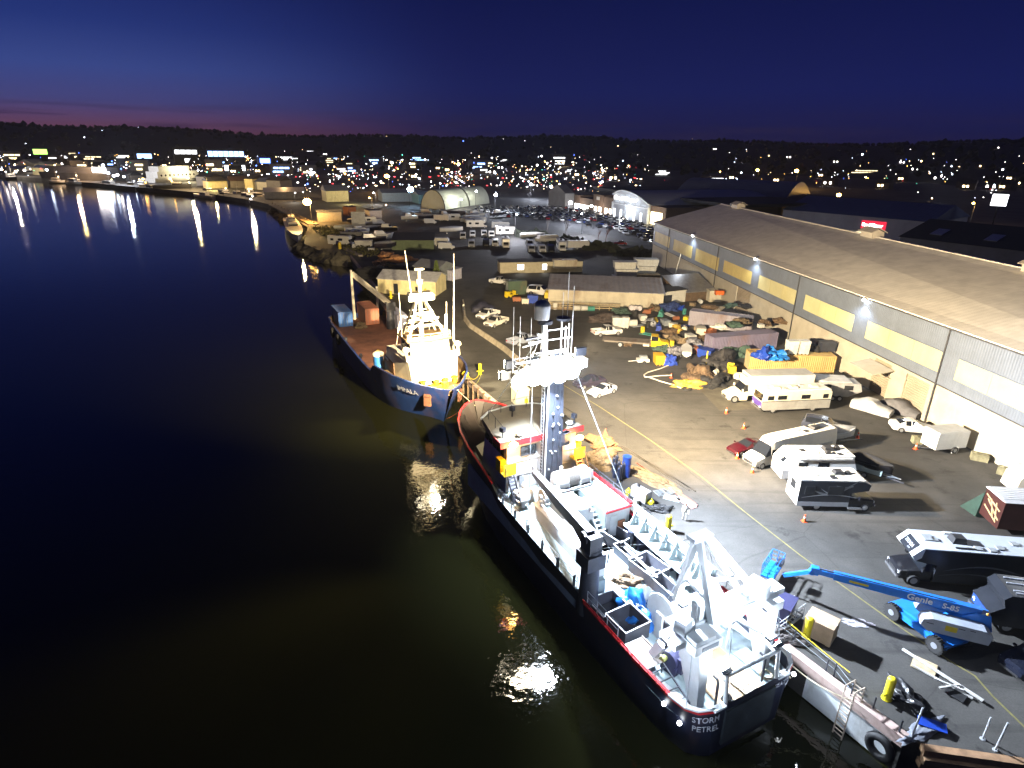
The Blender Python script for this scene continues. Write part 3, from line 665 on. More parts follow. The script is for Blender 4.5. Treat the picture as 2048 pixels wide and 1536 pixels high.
    wl.hexa([(7.3, -4.5, 1.3), (16.3, -4.5, 1.5), (16.3, -3.4, 1.4), (7.3, -3.4, 1.2), (7.3, -4.5, 1.36), (16.3, -4.5, 1.56), (16.3, -3.4, 1.46), (7.3, -3.4, 1.26)])
    for k in range(8):
        u = 7.5 + k * 1.2; wl.prism([(-4.3, 2.85), (-4.3, 1.4), (-3.55, 1.35)], 'x', u, u + .07)
    wl.beam((7.3, -3.4, 1.3), (16.3, -3.4, 1.5), .1, .3); wl.beam((7.3, -4.3, 2.2), (16.3, -4.3, 2.4), .14, .06)
    wl.build('working_wall', M('teal_white_paint', (.50, .60, .62), .5, noise=.12, dirt=(.25, .24, .22), dirt_amt=.2), t)
    pb = MB()
    for k in range(6): pb.bx(8.0 + k * 1.6, 8.35 + k * 1.6, -4.4, -3.5, .05, 1.3)
    pb.bx(7.3, 16.3, -4.52, -4.42, .05, 1.35); pb.cyl((15.2, -3.3, .05), (15.2, -3.3, 1.5), .28, n=12); pb.build('wall_support', NAVY, t)
    # stern gantry
    ga = MB()
    def leg(v, um, foot_u, top0, top1, zt=4.4):
        s = -v
        ga.loft([[(foot_u - .35, s - .25, .05), (foot_u - .35, s + .25, .05), (foot_u + .35, s + .25, .05), (foot_u + .35, s - .25, .05)],
                 [(top0, s - .45, zt), (top0, s + .45, zt), (top1, s + .45, zt), (top1, s - .45, zt)]])
    leg(-2.75, 0, 1.3, 1.2, 3.3); leg(3.1, 0, 1.7, 1.6, 3.6)
    for v in (-3.2, 3.55): ga.loft([[(4.9, -v - .2, .05), (4.9, -v + .2, .05), (5.4, -v + .2, .05), (5.4, -v - .2, .05)], [(2.6, -v - .2, 4.4), (2.6, -v + .2, 4.4), (3.4, -v + .2, 4.4), (3.4, -v - .2, 4.4)]])
    ga.bx(2.1, 3.5, -3.6, 3.9, 4.4, 5.0); ga.bx(.9, 2.1, 1.9, 3.9, 4.4, 5.0); ga.bx(1.4, 2.1, -3.6, -2.6, 4.4, 5.0); ga.bx(2.2, 3.2, -4.6, -3.6, 4.6, 5.0); ga.bx(1.6, 2.9, 3.9, 4.7, 4.55, 4.95)
    ga.bx(2.3, 3.0, 1.6, 2.4, 5.0, 6.1); ga.bx(1.0, 1.8, 2.4, 3.8, 5.0, 5.25); ga.bx(2.2, 2.45, -3.6, 3.2, 5.0, 5.18)
    ga.ob((2.3, 3.6, 5.4), (.7, .8, .8), .3); ga.ob((2.5, -2.4, 5.5), (1.2, 1.0, 1.0), .2)
    go = ga.build('gantry', SHIPW, t)
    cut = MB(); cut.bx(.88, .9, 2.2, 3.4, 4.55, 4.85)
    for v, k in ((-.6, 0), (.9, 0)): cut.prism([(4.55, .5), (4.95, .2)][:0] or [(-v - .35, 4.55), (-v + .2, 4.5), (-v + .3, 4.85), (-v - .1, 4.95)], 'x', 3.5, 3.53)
    cut.tor((1.62, 2.28, 1.9), (.15, -1, .1), .18, .18, 14, 6); cut.isl('gantry_opening', M('shadow_grey_paint', (.16, .19, .22), .6), go)  # solid plates in shade grey, painted on to stand for dark openings
    pn = MB(); pn.loft([[(1.75 + .03, 2.2, 2.3)] * 1 + [(1.75 + .32 * math.cos(a), 2.2, 2.3 + .75 * math.sin(a)) for a in (0, .8, 1.57, 2.3, 3.14, 3.9, 4.7, 5.5)], [(1.75 + .03, 2.17, 2.3)] + [(1.75 + .32 * math.cos(a), 2.17, 2.3 + .75 * math.sin(a)) for a in (0, .8, 1.57, 2.3, 3.14, 3.9, 4.7, 5.5)]]); 
    fr = MB(); A = Vector((3.3, 2.45, 10.2)); B = Vector((3.2, 1.75, 10.2))
    fr.beam((4.4, 2.2, 5.0), A, .34); fr.beam((2.0, 1.7, 5.0), A + Vector((-.1, -.1, 0)), .34); fr.beam((2.4, -2.6, 5.0), B, .5, .4); fr.beam((3.4, -1.9, 5.0), B + Vector((.1, 0, -.2)), .3)
    fr.bx(2.95, 3.6, 1.5, 2.9, 10.1, 10.32); fr.beam((4.1, 2.2, 6.4), (2.9, -1.6, 6.4), .16); fr.beam((2.3, 1.75, 6.2), (3.9, 2.25, 6.9), .12)
    fr.cyl((3.3, 2.2, 10.0), (3.3, 2.2, 9.6), .22)
    fr.build('gantry_a_frame', SHIPW, t)
    lp = MB()
    for v in (-1.6, 2.2):
        lp.tube([(1.1, -v + .3, 2.0), (.8, -v + .3, 2.0), (.7, -v + .3, 1.85), (.65, -v + .3, .2)], .08, 6)
    lp.build('bent_pipe', DARKST, t, smooth=50)
    # net reel under the gantry
    nr = MB(); nr.cyl((6.4, 1.2, 1.9), (6.4, 1.08, 1.9), 1.35, n=28); nr.cyl((6.4, -3.0, 1.9), (6.4, -3.12, 1.9), 1.35, n=28); nr.cyl((6.4, -3.1, 1.9), (6.4, 1.1, 1.9), .45, n=16)
    for y in (1.3, -3.3): nr.bx(6.1, 6.7, y - .08, y + .08, .05, 2.0)
    nr.tor((6.4, 1.14, 1.9), (0, 1, 0), 1.35, .07, 28, 6); nr.build('net_reel', SHIPW, t, smooth=40)
    # stern pipe frame
    sf = MB(); r = .11
    for s in (2.05, -2.05):
        sf.tube([(-.1, s, 1.1), (.1, s, 3.1)], r, 8); sf.tube([(.1, s, 2.6), (1.5, s, 3.0), (3.6, s, 3.0), (4.0, s, 3.6)], r, 8)
        sf.cyl((3.6, s, 3.0), (3.6, s, .1), .08, n=8)
    sf.tube([(.1, 2.05, 3.0), (.1, -2.05, 3.0)], r, 8); sf.build('stern_frame', SHIPW, t, smooth=50)
    # port pipe rail on the bulwark, deck-edge rails
    rl = MB()
    for a, b in ((1.9, 4.9), (5.3, 10.2)):
        n = int((b - a) / .75)
        for k in range(n + 1): u = a + (b - a) * k / n; rl.cyl((u, 4.66, 1.2), (u, 4.72, 1.55), .03, n=5)
        rl.cyl((a, 4.72, 1.55), (b, 4.72, 1.55), .05, n=6)
    rl.build('red_pipe_rail', REDT, t)
    er = MB(); ship_rail(er, [(11.3, 4.5, 1.58), (16, 4.52, 1.8), (23.6, 4.5, 2.05)], 1.0, .03, 2.2)
    for k in range(6): u = 11.6 + 2.2 * k; er.beam((u, 4.55, 1.6 + .03 * k), (u, 4.55, 2.5 + .03 * k), .2, .06)
    er.build('deck_rail', DARKST, t)
    gr = MB(); ship_rail(gr, [(10.0, 4.5, 1.2), (6.6, 4.5, 1.2)], 1.1, .035, 1.1); gr.build('grey_rail', GREYST, t)
    sr = MB(); ship_rail(sr, [(17.2, -4.4, 2.6), (23.5, -4.4, 2.7)], .9, .03, 1.6); sr.build('starboard_rail', DARKST, t)
    # starboard stern bulwark rail in red and wire stays
    MB().beam((2.6, -4.7, 1.35), (7.0, -4.74, 1.4), .26, .3).build('red_fender_rail', REDT, t)
    wy = MB()
    for a, b in (((.1, 2.05, 3.1), (1.1, 1.0, 5.0)), ((.1, -2.05, 3.1), (1.2, -3.0, 4.6)), ((3.2, 1.9, 10.1), (.6, 4.3, 1.3)), ((3.2, 2.4, 10.1), (6.4, 1.0, 2.6)), ((3.3, 2.5, 10.1), (9.9, 3.9, 5.6)), ((3.2, 1.8, 10.1), (7.4, -4.2, 3.0)), ((23.5, .6, 16.4), (28.6, 3.2, 7.4)), ((23.5, .2, 16.4), (28.6, -3.2, 7.4)), ((22.9, 1.8, 13.0), (18.5, 4.4, 2.1)), ((22.9, -2.2, 13.0), (17.4, -4.4, 2.8)), ((30, 0, 7.2), (23.8, .4, 16.5))): wy.cyl(a, b, .025, n=4)
    wy.isl('rigging_wire', GREYST, t)
    # lamps on the gantry and on the stern quarter, with added fill lights
    for u, v, z in ((2.4, -1.9, 4.3), (2.4, 1.0, 4.3), (1.9, 2.9, 4.3), (3.6, -2.4, 5.3)):
        f = MB().ob((u, -v, z), (.35, .5, .2)); fo = f.build('gantry_floodlight', DARKST, t)
        MB().ob((u, -v, z - .12), (.32, .46, .05)).build('lens', LENSW, fo)
    lamp('SPOT', 'gantry_fill_aft', sp(-.75, -.2, 5.95), 3200, COOL, sp(3.2, -.2, 8.6), 120, .8, .3)  # added fill aimed up at the A-frame
    lamp('SPOT', 'gantry_light_forward', sp(3.75, -2.0, 6.6), 4000, COOL, sp(6.5, 0.4, 0), 140, .8, .3)
    lamp('SPOT', 'gantry_light_top', sp(5.4, -.5, 8.5), 3500, COOL, sp(1.8, 1.5, 4.6), 95, .8, .3)
    ab = MB().beam((2.2, .2, 4.8), (-.7, .2, 5.6), .12); ao = ab.build('lamp_bracket', SHIPW, t); MB().ob((-.75, .2, 5.65), (.3, .6, .2)).build('gantry_floodlight', DARKST, ao)  # bracket and housing added to carry the aft fill
    for s in (2.05, -2.05):
        ao = MB().ob((.15, s, 3.28), (.22, .5, .3), 0, ry=R(-25)).build('added_stern_lamp', DARKST, t); MB().ob((.29, s, 3.33), (.03, .44, .24), 0, ry=R(-25)).build('lens', LENSW, ao)  # housing and lens added for the stern fill
        lamp('SPOT', 'stern_fill', sp(.55, s, 3.4), 600, COOL, sp(3.0, s * .9, 3.4), 150, .8, .2)  # added fill brightening the gantry from astern
    st = MB()
    for p in ((.85, 4.36, -.1), (2.0, 4.55, .3), (.05, -4.0, .3)): st.sph(p, .14, 8, 5)
    st.isl('quarter_light', glow('quarter_lens', (.9, .95, 1), 12), t)
    lamp('POINT', 'quarter_lamp_light', sp(-1.3, -4.6, .6), 90, COOL, radius=.1); lamp('POINT', 'quarter_lamp_light', sp(-1.6, 3.9, .9), 170, COOL, radius=.1)
    ab = MB().beam((2.4, 4.5, 4.9), (1.7, 5.5, 5.4), .12); ao = ab.build('lamp_bracket', SHIPW, t); MB().ob((1.7, 5.6, 5.5), (.5, .2, .3)).build('gantry_floodlight', DARKST, ao)
    lamp('POINT', 'gantry_light_port', sp(1.6, -5.85, 5.5), 1500, COOL, radius=.2)
    lamp('POINT', 'gantry_fill_round', sp(-.8, -.2, 5.95), 700, COOL, radius=.2)  # added point fill brightening the stern frame all round
    # mooring hawser loops and the names
    wt = M('white_lettering', (.36, .37, .42), .5, noise=0)
    def ln(side):
        def f(z):
            o = []
            for u, b, w, zr in ST[:5][::-1]:
                lv = [(-2.5, w), (-.8, w + (b - w) * .45), (zr - .25, b * .995), (9, b)]
                for (za, ya), (zb, yb) in zip(lv, lv[1:]):
                    if z <= zb: y = ya + (yb - ya) * (z - za) / (zb - za); break
                o.append((u, side * y))
            return o + [(-.15, side * 1.5)]
        return f
    rv = lambda side: (lambda z: ln(side)(z)[::-1])
    hull_text('STORM', .62, wt, t, ln(1), -1, 4.7, .28, .07, .80); hull_text('PETREL', .62, wt, t, ln(1), -1, 4.7, -.42, .07, .80)
    hull_text('SEATTLE', .46, wt, t, rv(-1), -1, .45, .38, .07, .92); hull_text('WA', .46, wt, t, rv(-1), -1, 1.5, -.18, .07, .92)
    # the mast floodlights themselves, then an added spill light
    lamp('SPOT', 'mast_flood_cool', sp(21.8, .6, 13.6), 185000, COOL, sp(0, 14, 4), 130, .9, .35)
    lamp('SPOT', 'mast_flood_down', sp(20.9, -.9, 13.4), 30000, COOL, sp(20.4, 0, 0), 100, .6, .3)
    lamp('SPOT', 'mast_flood_warm', sp(23.9, 3.9, 14.2), 315000, WARM, sp(38, 44, 9), 136, 1.0, .35)
    lamp('SPOT', 'mast_flood_port', sp(23.4, -4.1, 13.6), 90000, (1, .80, .42), sp(15, -26, -2.5), 62, 1.0, .35)
    lamp('SPOT', 'mast_flood_bow', sp(25.1, -.6, 13.9), 380000, (1, .78, .46), sp(70, -3, 9), 84, 1.0, .35)
    lamp('POINT', 'mast_spill_fill', sp(22.5, .4, 14.9), 2200, (.92, .95, 1), radius=.3)  # added point light, stands in for floodlight spill on platform and mast
build_petrel()
# ================================================================== the far ship
_F2 = Vector((.455, -.89, 0)).normalized(); I_ANG = math.atan2(_F2.y, _F2.x); I_O = at(889, 844, -2.5) - _F2 * 39; I_O.z = 0
def ip(u, v, z=0): return I_O + _F2 * u + Vector((_F2.y, -_F2.x, 0)) * v + Vector((0, 0, z))   # v to starboard, the camera's left
def build_impala():
    t = thing('supply_vessel', 'blue supply vessel with floodlit white deckhouse and rusty working deck', 'ship', I_O, I_ANG)
    BLU = M('blue_hull_paint', (.008, .028, .12), .45, noise=.25, scale=.5, dirt=(.10, .055, .035), dirt_amt=.22)
    RUST = M('rusty_deck', (.17, .075, .05), .8, noise=.35, scale=.5, dirt=(.05, .03, .025), dirt_amt=.35)
    CRM = M('cream_ship_paint', (.68, .64, .52), .45, noise=.12, scale=.8, dirt=(.35, .25, .12), dirt_amt=.18)
    BRN = M('brown_deck', (.20, .13, .06), .75, noise=.3, scale=.8)
    ST = [(-5.5, 4.9, 4.6, 1.2), (-4.5, 5.6, 5.2, 1.2), (0, 6.0, 5.6, 1.2), (10, 6.2, 5.9, 1.2), (22, 6.2, 5.9, 1.2), (27.0, 6.15, 5.6, 1.25), (28.6, 6.1, 5.4, 2.6), (31, 5.8, 4.9, 2.8), (34, 5.2, 3.8, 2.9), (36.7, 4.25, 2.4, 2.95), (39, 2.9, 1.0, 2.9), (40.8, 1.5, .25, 2.85), (41.7, .25, .05, 2.8)]
    def rk(u, z): return u - max(0, (u - 30) / 11.7) * (2.85 - z) * .52
    rings = []; MB.flip = True
    for u, b, w, zr in ST:
        lv = [(-3.2, w * .9), (-2.5, w), (-.6, w + (b - w) * .35), (zr - .3, b), (zr, b)]
        rings.append([(rk(u, z), y, z) for z, y in lv] + [(rk(u, z), -y, z) for z, y in lv[::-1]])
    h = MB().loft([r[:5] for r in rings], 0, caps=False, closed=False); h.loft([r[5:] for r in rings], 0, caps=False, closed=False); h.add(rings[0], [tuple(range(10))])
    h.build('hull', BLU, t, smooth=35)
    bw = MB()
    for s in (1, -1):
        rs = [[(rk(u, zr), s * (b + .04), zr - .01), (rk(u, zr), s * max(b - .25, .02), zr - .01), (rk(u, zr), s * max(b - .25, .02), zr + .1), (rk(u, zr), s * (b + .04), zr + .1)] for u, b, w, zr in ST]
        bw.loft(rs, 0)
        rs = [[(rk(u, zr), s * max(b - .16, .02), zr), (rk(u, .5) - .2, s * max(b - .5, .01), 1.7 if u > 28 else .3)] for u, b, w, zr in ST]
        bw.loft(rs, 1, caps=False, closed=False)
    bw.isl('bulwark', [BLU, BRN], t)
    dk = MB(); us = [(-5.3, 4.8), (-4.4, 5.4), (0, 5.8), (22, 6.0), (28.7, 5.9)]
    dk.add([(u, y, .32) for u, y in us] + [(u, -y, .32) for u, y in us[::-1]], [tuple(range(10))]); dk.build('working_deck', RUST, t)
    fd = MB(); us = [(28.5, 5.75), (31, 5.35), (34, 4.55), (36.5, 3.45), (38.6, 2.0), (40.1, .7), (40.5, .1)]
    fd.prism([(u, y) for u, y in us] + [(u, -y) for u, y in us[::-1]], 'z', 1.66, 1.75); fd.bx(28.5, 28.6, -5.75, 5.75, .3, 1.7); fd.build('foredeck', BRN, t)
    # rust streaks under the anchors
    for s, a in ((1, 1), (-1, 1)):
        an = MB(); an.ob((39.0, s * 2.15, .75), (.9, .25, 1.3), -s * .75); an.cyl((38.7, s * 2.4, 1.4), (39.4, s * 1.8, 1.5), .25, n=10); an.build('anchor', M('rust_iron', (.13, .055, .03), .85, noise=.4), t)
    # deckhouse and wheelhouse
    hs = MB()
    hs.loft([[(36.0, 3.0, 1.75), (36.4, 0, 1.75), (36.0, -3.0, 1.75), (26.5, -3.6, 1.75), (26.5, 3.9, 1.75), (31, 3.9, 1.75)], [(35.7, 3.3, 5.0), (36.1, 0, 5.0), (35.7, -3.3, 5.0), (28, -3.6, 5.0), (28, 3.9, 5.0), (31, 3.9, 5.0)]])
    hs.prism([(35.75, 3.6), (36.2, 0), (35.75, -3.6), (32, -4.0), (32, 4.0)], 'z', 5.0, 5.1)
    hs.prism([(35.75, 3.6), (36.2, 0), (35.75, -3.6), (35.6, -3.6), (36.05, 0), (35.6, 3.6)], 'z', 5.1, 5.75)
    hs.build('deckhouse', CRM, t)
    bs = MB().bx(26.3, 31.0, 1.6, 3.95, .35, 3.4); bs.bx(23.8, 26.4, 2.6, 4.2, .35, 2.2); bs.build('after_casing', M('brown_casing_paint', (.22, .14, .08), .7, noise=.3), t)
    wh = MB(); wh.loft([[(34.7, 2.6, 5.0), (35.1, 0, 5.0), (34.7, -2.6, 5.0), (30.5, -2.6, 5.0), (30.5, 2.6, 5.0)], [(34.3, 2.6, 7.0), (34.7, 0, 7.0), (34.3, -2.6, 7.0), (30.5, -2.6, 7.0), (30.5, 2.6, 7.0)]]); wh.build('wheelhouse', CRM, t)
    wn = MB()
    for k in range(6):
        y = 2.25 - k * .9; x = 34.9 - abs(y) * .15 - .1
        wn.ob((x - .06, y, 6.25), (.16, .52, .55), 0 if abs(y) < .3 else (.15 if y > 0 else -.15), ry=R(-11))
    for k in range(4): wn.bx(31.2 + k * .85, 31.75 + k * .85, 2.58, 2.64, 5.95, 6.5)
    wn.isl('wheelhouse_window', GLASSD, t)
    rf = MB().prism([(34.6, 3.0), (35.1, 0), (34.6, -3.0), (30.0, -3.0), (30.0, 3.0)], 'z', 7.0, 7.16); rf.build('wheelhouse_roof', BRN, t)
    rl = MB(); ship_rail(rl, [(34.3, 2.9, 7.16), (34.8, 0, 7.16), (34.3, -2.9, 7.16), (30.2, -2.9, 7.16), (30.2, 2.9, 7.16)], .8, .035, 1.3)
    for y in (-3.5, 3.4): rl.cyl((35.2, y, 5.1), (35.2, y, 6.2), .2, n=8); rl.sph((35.2, y, 6.4), (.5, .5, .35), 8, 5)
    rl.build('roof_rail', CRM, t)
    # tripod mast
    m = MB(); top = Vector((32.4, .4, 12.4))
    for x, y in ((34.0, 2.6), (34.0, -2.4), (30.6, 2.4), (30.6, -2.2)): m.cyl((x, y, 7.1), top + Vector((.25 if x > 32 else -.25, .5 if y > 0 else -.5, -.4)), .17, .13, n=8)
    m.cyl((32.4, .4, 7.1), (32.4, .4, 15.8), .32, .2, n=10); m.bx(31.8, 33.0, -1.1, 1.9, 11.9, 12.9); m.cyl((32.4, .4, 14), (32.4, .4, 14.6), .45, n=10); m.bx(32.2, 32.6, -.2, 1.0, 15.7, 15.95)
    for z, a in ((8.8, 2.1), (9.6, 2.0), (10.4, 1.3)): m.beam((33.3, .3 - a, z), (33.3, .3 + a, z), .2); m.beam((31.4, .3 - a, z), (31.4, .3 + a, z), .16)
    m.bx(31.6, 33.2, -1.5, 1.6, 9.5, 9.62); m.bx(32.8, 33.6, -.8, .6, 9.6, 10.3)
    for y0, y1 in ((-2.1, 1.6), (2.0, -1.3)): m.cyl((33.6, y0 * .95, 8.5), (33.1, y1 * .8, 10.4), .09, n=6)
    m.build('tripod_mast', CRM, t, smooth=40)
    wp = MB(); wp.cyl((34.0, -3.4, 5), (33.4, -3.9, 17.6), .13, .04, n=6); wp.cyl((32.6, 1.6, 12.9), (32.4, 2.1, 18.2), .1, .04, n=6); wp.cyl((32.0, 2.9, 7), (32.0, 3.0, 13), .05, n=5); wp.cyl((33.0, -2.9, 7), (33.0, -2.9, 11.5), .06, n=5); wp.cyl((33.6, -2.6, 7), (33.6, -2.6, 10), .18, n=8); wp.isl('whip_aerial', CRM, t)
    fl = MB()
    for y in (-.9, .4, 1.7): fl.ob((33.1, y, 12.3), (.2, .7, .6))
    fl.ob((33.7, -.2, 10.0), (.2, .8, .5)); fl.isl('mast_floodlight', glow('impala_lens', (1, .88, .62), 40), t)
    lamp('SPOT', 'impala_mast_light', ip(33.7, -.4, 12.2), 26000, (1, .84, .5), ip(37.5, .2, 2), 120, .7, .3)
    lamp('SPOT', 'impala_deck_light', ip(30.9, 0.6, 11.6), 26000, (1, .76, .46), ip(-8, -3, 0), 120, .8, .3)
    # crane post and boom aft, davit, deck gear
    cb = MB(); cb.cyl((4.0, -3.4, .3), (4.0, -3.4, 4.4), .75, .65, n=12); cb.bx(3.2, 4.9, -4.2, -2.6, 3.6, 5.1); cb.build('crane_pedestal', DARKST, t, smooth=40)
    bm_ = MB(); bm_.beam((4.6, -3.2, 4.9), (-5.2, .6, 8.6), .55, .7); bm_.build('crane_boom', CRM, t)
    po = MB(); po.cyl((-4.6, .9, .3), (-4.6, .9, 9.4), .28, .2, n=8); po.cyl((-4.9, -3.6, .3), (-4.9, -3.6, 6), .22, n=8); po.isl('stern_post', CRM, t)
    dv = MB(); dv.tube([(20.5, -2.2, .3), (20.5, -2.0, 4.2), (20.8, -.8, 4.6), (21.0, -.2, 4.3)], .16, 7); dv.cyl((25.3, 2.2, 2.0), (24.9, 1.0, 7.2), .06, n=5); dv.build('davit', CRM, t, smooth=40)
    dr = MB(); dr.cyl((25.4, 4.5, .35), (25.4, 4.5, 2.9), .7, n=16); dr.build('blue_tank', M('mid_blue_paint', (.03, .16, .48), .5), t, smooth=40)
    d2 = MB().cyl((25.4, 4.5, 2.92), (25.4, 4.5, 3.1), .82, n=16); d2.sph((25.4, 4.5, 3.1), (.82, .82, .4), 16, 4, half=True); d2.build('tank_cover', CRM, t, smooth=40)
    ra = MB(); ra.sph((27.8, 3.2, 4.1), (.9, .7, .7), 12, 6); ra.cyl((27.8, 3.2, 3.3), (27.8, 3.2, 3.6), .6); ra.bx(27.0, 28.6, 3.0, 4.0, 3.0, 3.3); ra.build('life_raft', CRM, t, smooth=40)
    bl = MB()
    for u, v in ((36.9, 1.9), (37.3, .3), (37.2, -1.0), (38.2, -.4), (36.7, -2.4)): bl.cyl((u, v, 1.75), (u, v, 2.5), .28, n=10); bl.cyl((u, v, 2.5), (u, v, 2.6), .4, n=10)
    bl.bx(37.0, 38.2, -.9, 1.2, 1.75, 2.1); bl.build('anchor_windlass', YELP, t, smooth=40)
    bo = MB()
    for u, v in ((18.0, 5.3), (8.5, 5.4), (30.2, -4.7)): bo.cyl((u, v, .3), (u, v, 1.0), .25, n=8)
    bo.sph((17.6, 2.6, .75), .4, 8, 5, m=1); bo.sph((36.0, -4.2, 2.3), .5, 8, 5, m=1); bo.build('bollard', [DARKST, YELP], t)
    ty = MB()
    for u in (2.5, 7): ty.tor((u, 6.35, .3), (0, 1, 0), .7, .25, 14, 6)
    ty.build('tyre_fender', BLACKR, t, smooth=60)
    wt = M('white_lettering')
    MB.flip = False
    def ln(z):
        o = []
        for u, b, w, zr in ST[6:]:
            lv = [(-2.5, w), (-.6, w + (b - w) * .35), (zr - .3, b), (9, b)]
            for (za, ya), (zb, yb) in zip(lv, lv[1:]):
                if z <= zb: y = ya + (yb - ya) * (z - za) / (zb - za); break
            o.append((rk(u, z), -y))
        return o
    hull_text('IMPALA', 1.05, wt, t, ln, -1, 6.3, 1.2, .24, 1.0)
build_impala()
# ================================================================== vehicles
TYRE = M('tyre_rubber', (.018, .018, .019), .8, noise=.3, scale=4)
RIM = M('wheel_rim', (.42, .43, .45), .35, .6, noise=.1)
AUTOGL = M('car_glass', (.012, .014, .018), .05, noise=0, spec=.8)
LAMPW = M('headlamp_lens', (.6, .62, .64), .15, noise=0)
LAMPR = M('tail_lamp_lens', (.32, .01, .012), .2, noise=0)
PLAST = M('black_plastic', (.02, .02, .022), .55, noise=.2, scale=3)
CHROME = M('bright_metal', (.6, .6, .62), .25, .9, noise=.1)
def paint(name, col, rough=.28): return M('paint_' + name, col, rough, noise=.07, scale=1.5, dirt=tuple(c * .5 + .04 for c in col), dirt_amt=.10)
_wm = {}
def wheel_mesh(r, w):
    k = (round(r, 2), round(w, 2))
    if k not in _wm:
        m = MB().cyl((0, -w / 2, 0), (0, w / 2, 0), r, n=18); m.cyl((0, -w / 2 - .004, 0), (0, w / 2 + .004, 0), r * .62, n=14, m=1)
        m.cyl((0, -w / 2 - .02, 0), (0, w / 2 + .02, 0), r * .2, n=8, m=1)
        _wm[k] = m.mesh('wheel', [TYRE, RIM], 40)
    return _wm[k]
def wheels(t, xs, tr, r, w):
    for x in xs:
        for s in (1, -1): put('wheel', wheel_mesh(r, w), t, (x, s * tr, r))
def lights(t, xf, xr, y, zf, zr, w=.34, h=.14):
    for s in (1, -1):
        MB().ob((xf, s * y, zf), (.10, w, h)).build('headlight', LAMPW, t)
        MB().ob((xr, s * y, zr), (.08, w * .8, h)).build('tail_light', LAMPR, t)
SED = [(2.28, .36, .56, .62, .66, .56), (2.12, .24, .68, .74, .82, .68), (1.3, .22, .84, .90, .88, .70), (.88, .22, .90, .97, .89, .74), (.1, .22, .93, 1.41, .89, .61), (-.36, .22, .94, 1.45, .89, .62), (-.44, .22, .94, 1.45, .89, .62), (-1.0, .22, .95, 1.40, .89, .60), (-1.62, .24, .97, 1.05, .88, .70), (-2.14, .28, .94, 1.0, .84, .68), (-2.3, .42, .80, .86, .74, .6)]
CPE = [(2.2, .34, .50, .56, .64, .52), (2.0, .22, .62, .68, .82, .66), (1.1, .2, .80, .86, .87, .68), (.62, .2, .86, .93, .88, .7), (-.2, .2, .88, 1.26, .88, .58), (-.62, .2, .9, 1.26, .88, .58), (-.7, .2, .9, 1.25, .88, .58), (-1.1, .2, .91, 1.17, .88, .58), (-1.75, .22, .92, .99, .86, .66), (-2.02, .28, .88, .94, .82, .64), (-2.15, .4, .74, .80, .72, .56)]
SUV = [(2.3, .42, .72, .78, .70, .6), (2.15, .28, .88, .94, .86, .74), (1.35, .26, 1.02, 1.09, .92, .76), (1.0, .26, 1.06, 1.14, .93, .78), (.3, .26, 1.08, 1.66, .93, .68), (-.3, .26, 1.09, 1.72, .93, .68), (-.38, .26, 1.09, 1.72, .93, .68), (-1.3, .26, 1.1, 1.70, .93, .67), (-1.95, .28, 1.1, 1.60, .92, .66), (-2.2, .3, 1.08, 1.16, .90, .72), (-2.32, .46, .9, .96, .82, .66)]
def car(name, label, cat, loc, rz, kind, pm, group=None, sc=1.0, roof=None):
    t = thing(name, label, cat, loc, rz, group); S = dict(sedan=SED, coupe=CPE, suv=SUV)[kind]
    body, gl = MB(), MB(); rings = []
    for x, zb, zs, zt, ws, wt in S:
        h = [(ws * .93, zb), (ws, zb + (zs - zb) * .55), (ws * .985, zs), (wt, zt), (wt * .55, zt + .025)]
        rings.append([(x, y, z) for y, z in h] + [(x, -y, z) for y, z in h[::-1]])
    def isgl(i, k):
        side, top = k in (2, 6), k in (3, 4, 5)
        return (side and i in (4, 6)) or (top and i == 3) or (top and i == 7) or (kind == 'suv' and side and i == 7)  or (kind == 'suv' and top and i == 8)
    for i in range(len(S) - 1):
        for k in range(10):
            q = [rings[i][k], rings[i][(k + 1) % 10], rings[i + 1][(k + 1) % 10], rings[i + 1][k]]
            if kind == 'suv' and i == 7 and k in (3, 4, 5): (body).add(q, [(0, 1, 2, 3)]); continue
            (gl if isgl(i, k) else body).add(q, [(0, 1, 2, 3)])
    body.add(rings[0], [tuple(range(10))]); body.add(rings[-1], [tuple(range(10))])
    for s in (1, -1): body.ob((.75, s * .98, .98 if kind == 'sedan' else (1.14 if kind == 'suv' else .92)), (.14, .18, .11))
    bo = body.build('body', pm, t, smooth=38); gl.build('window', AUTOGL, t)
    bu = MB().ob((S[0][0] - .02, 0, .40), (.1, 1.1, .14)); bu.build('grille', PLAST, t)
    zf = S[1][2] - .05; zr = S[-2][2] - .1
    lights(t, S[1][0] - .02, S[-2][0] - .03, .60, zf, zr)
    r = .36 if kind == 'suv' else .325
    wheels(t, (1.38, -1.36), .80 if kind != 'suv' else .83, r, .22)
    if sc != 1: t.scale = (sc,) * 3
    return t
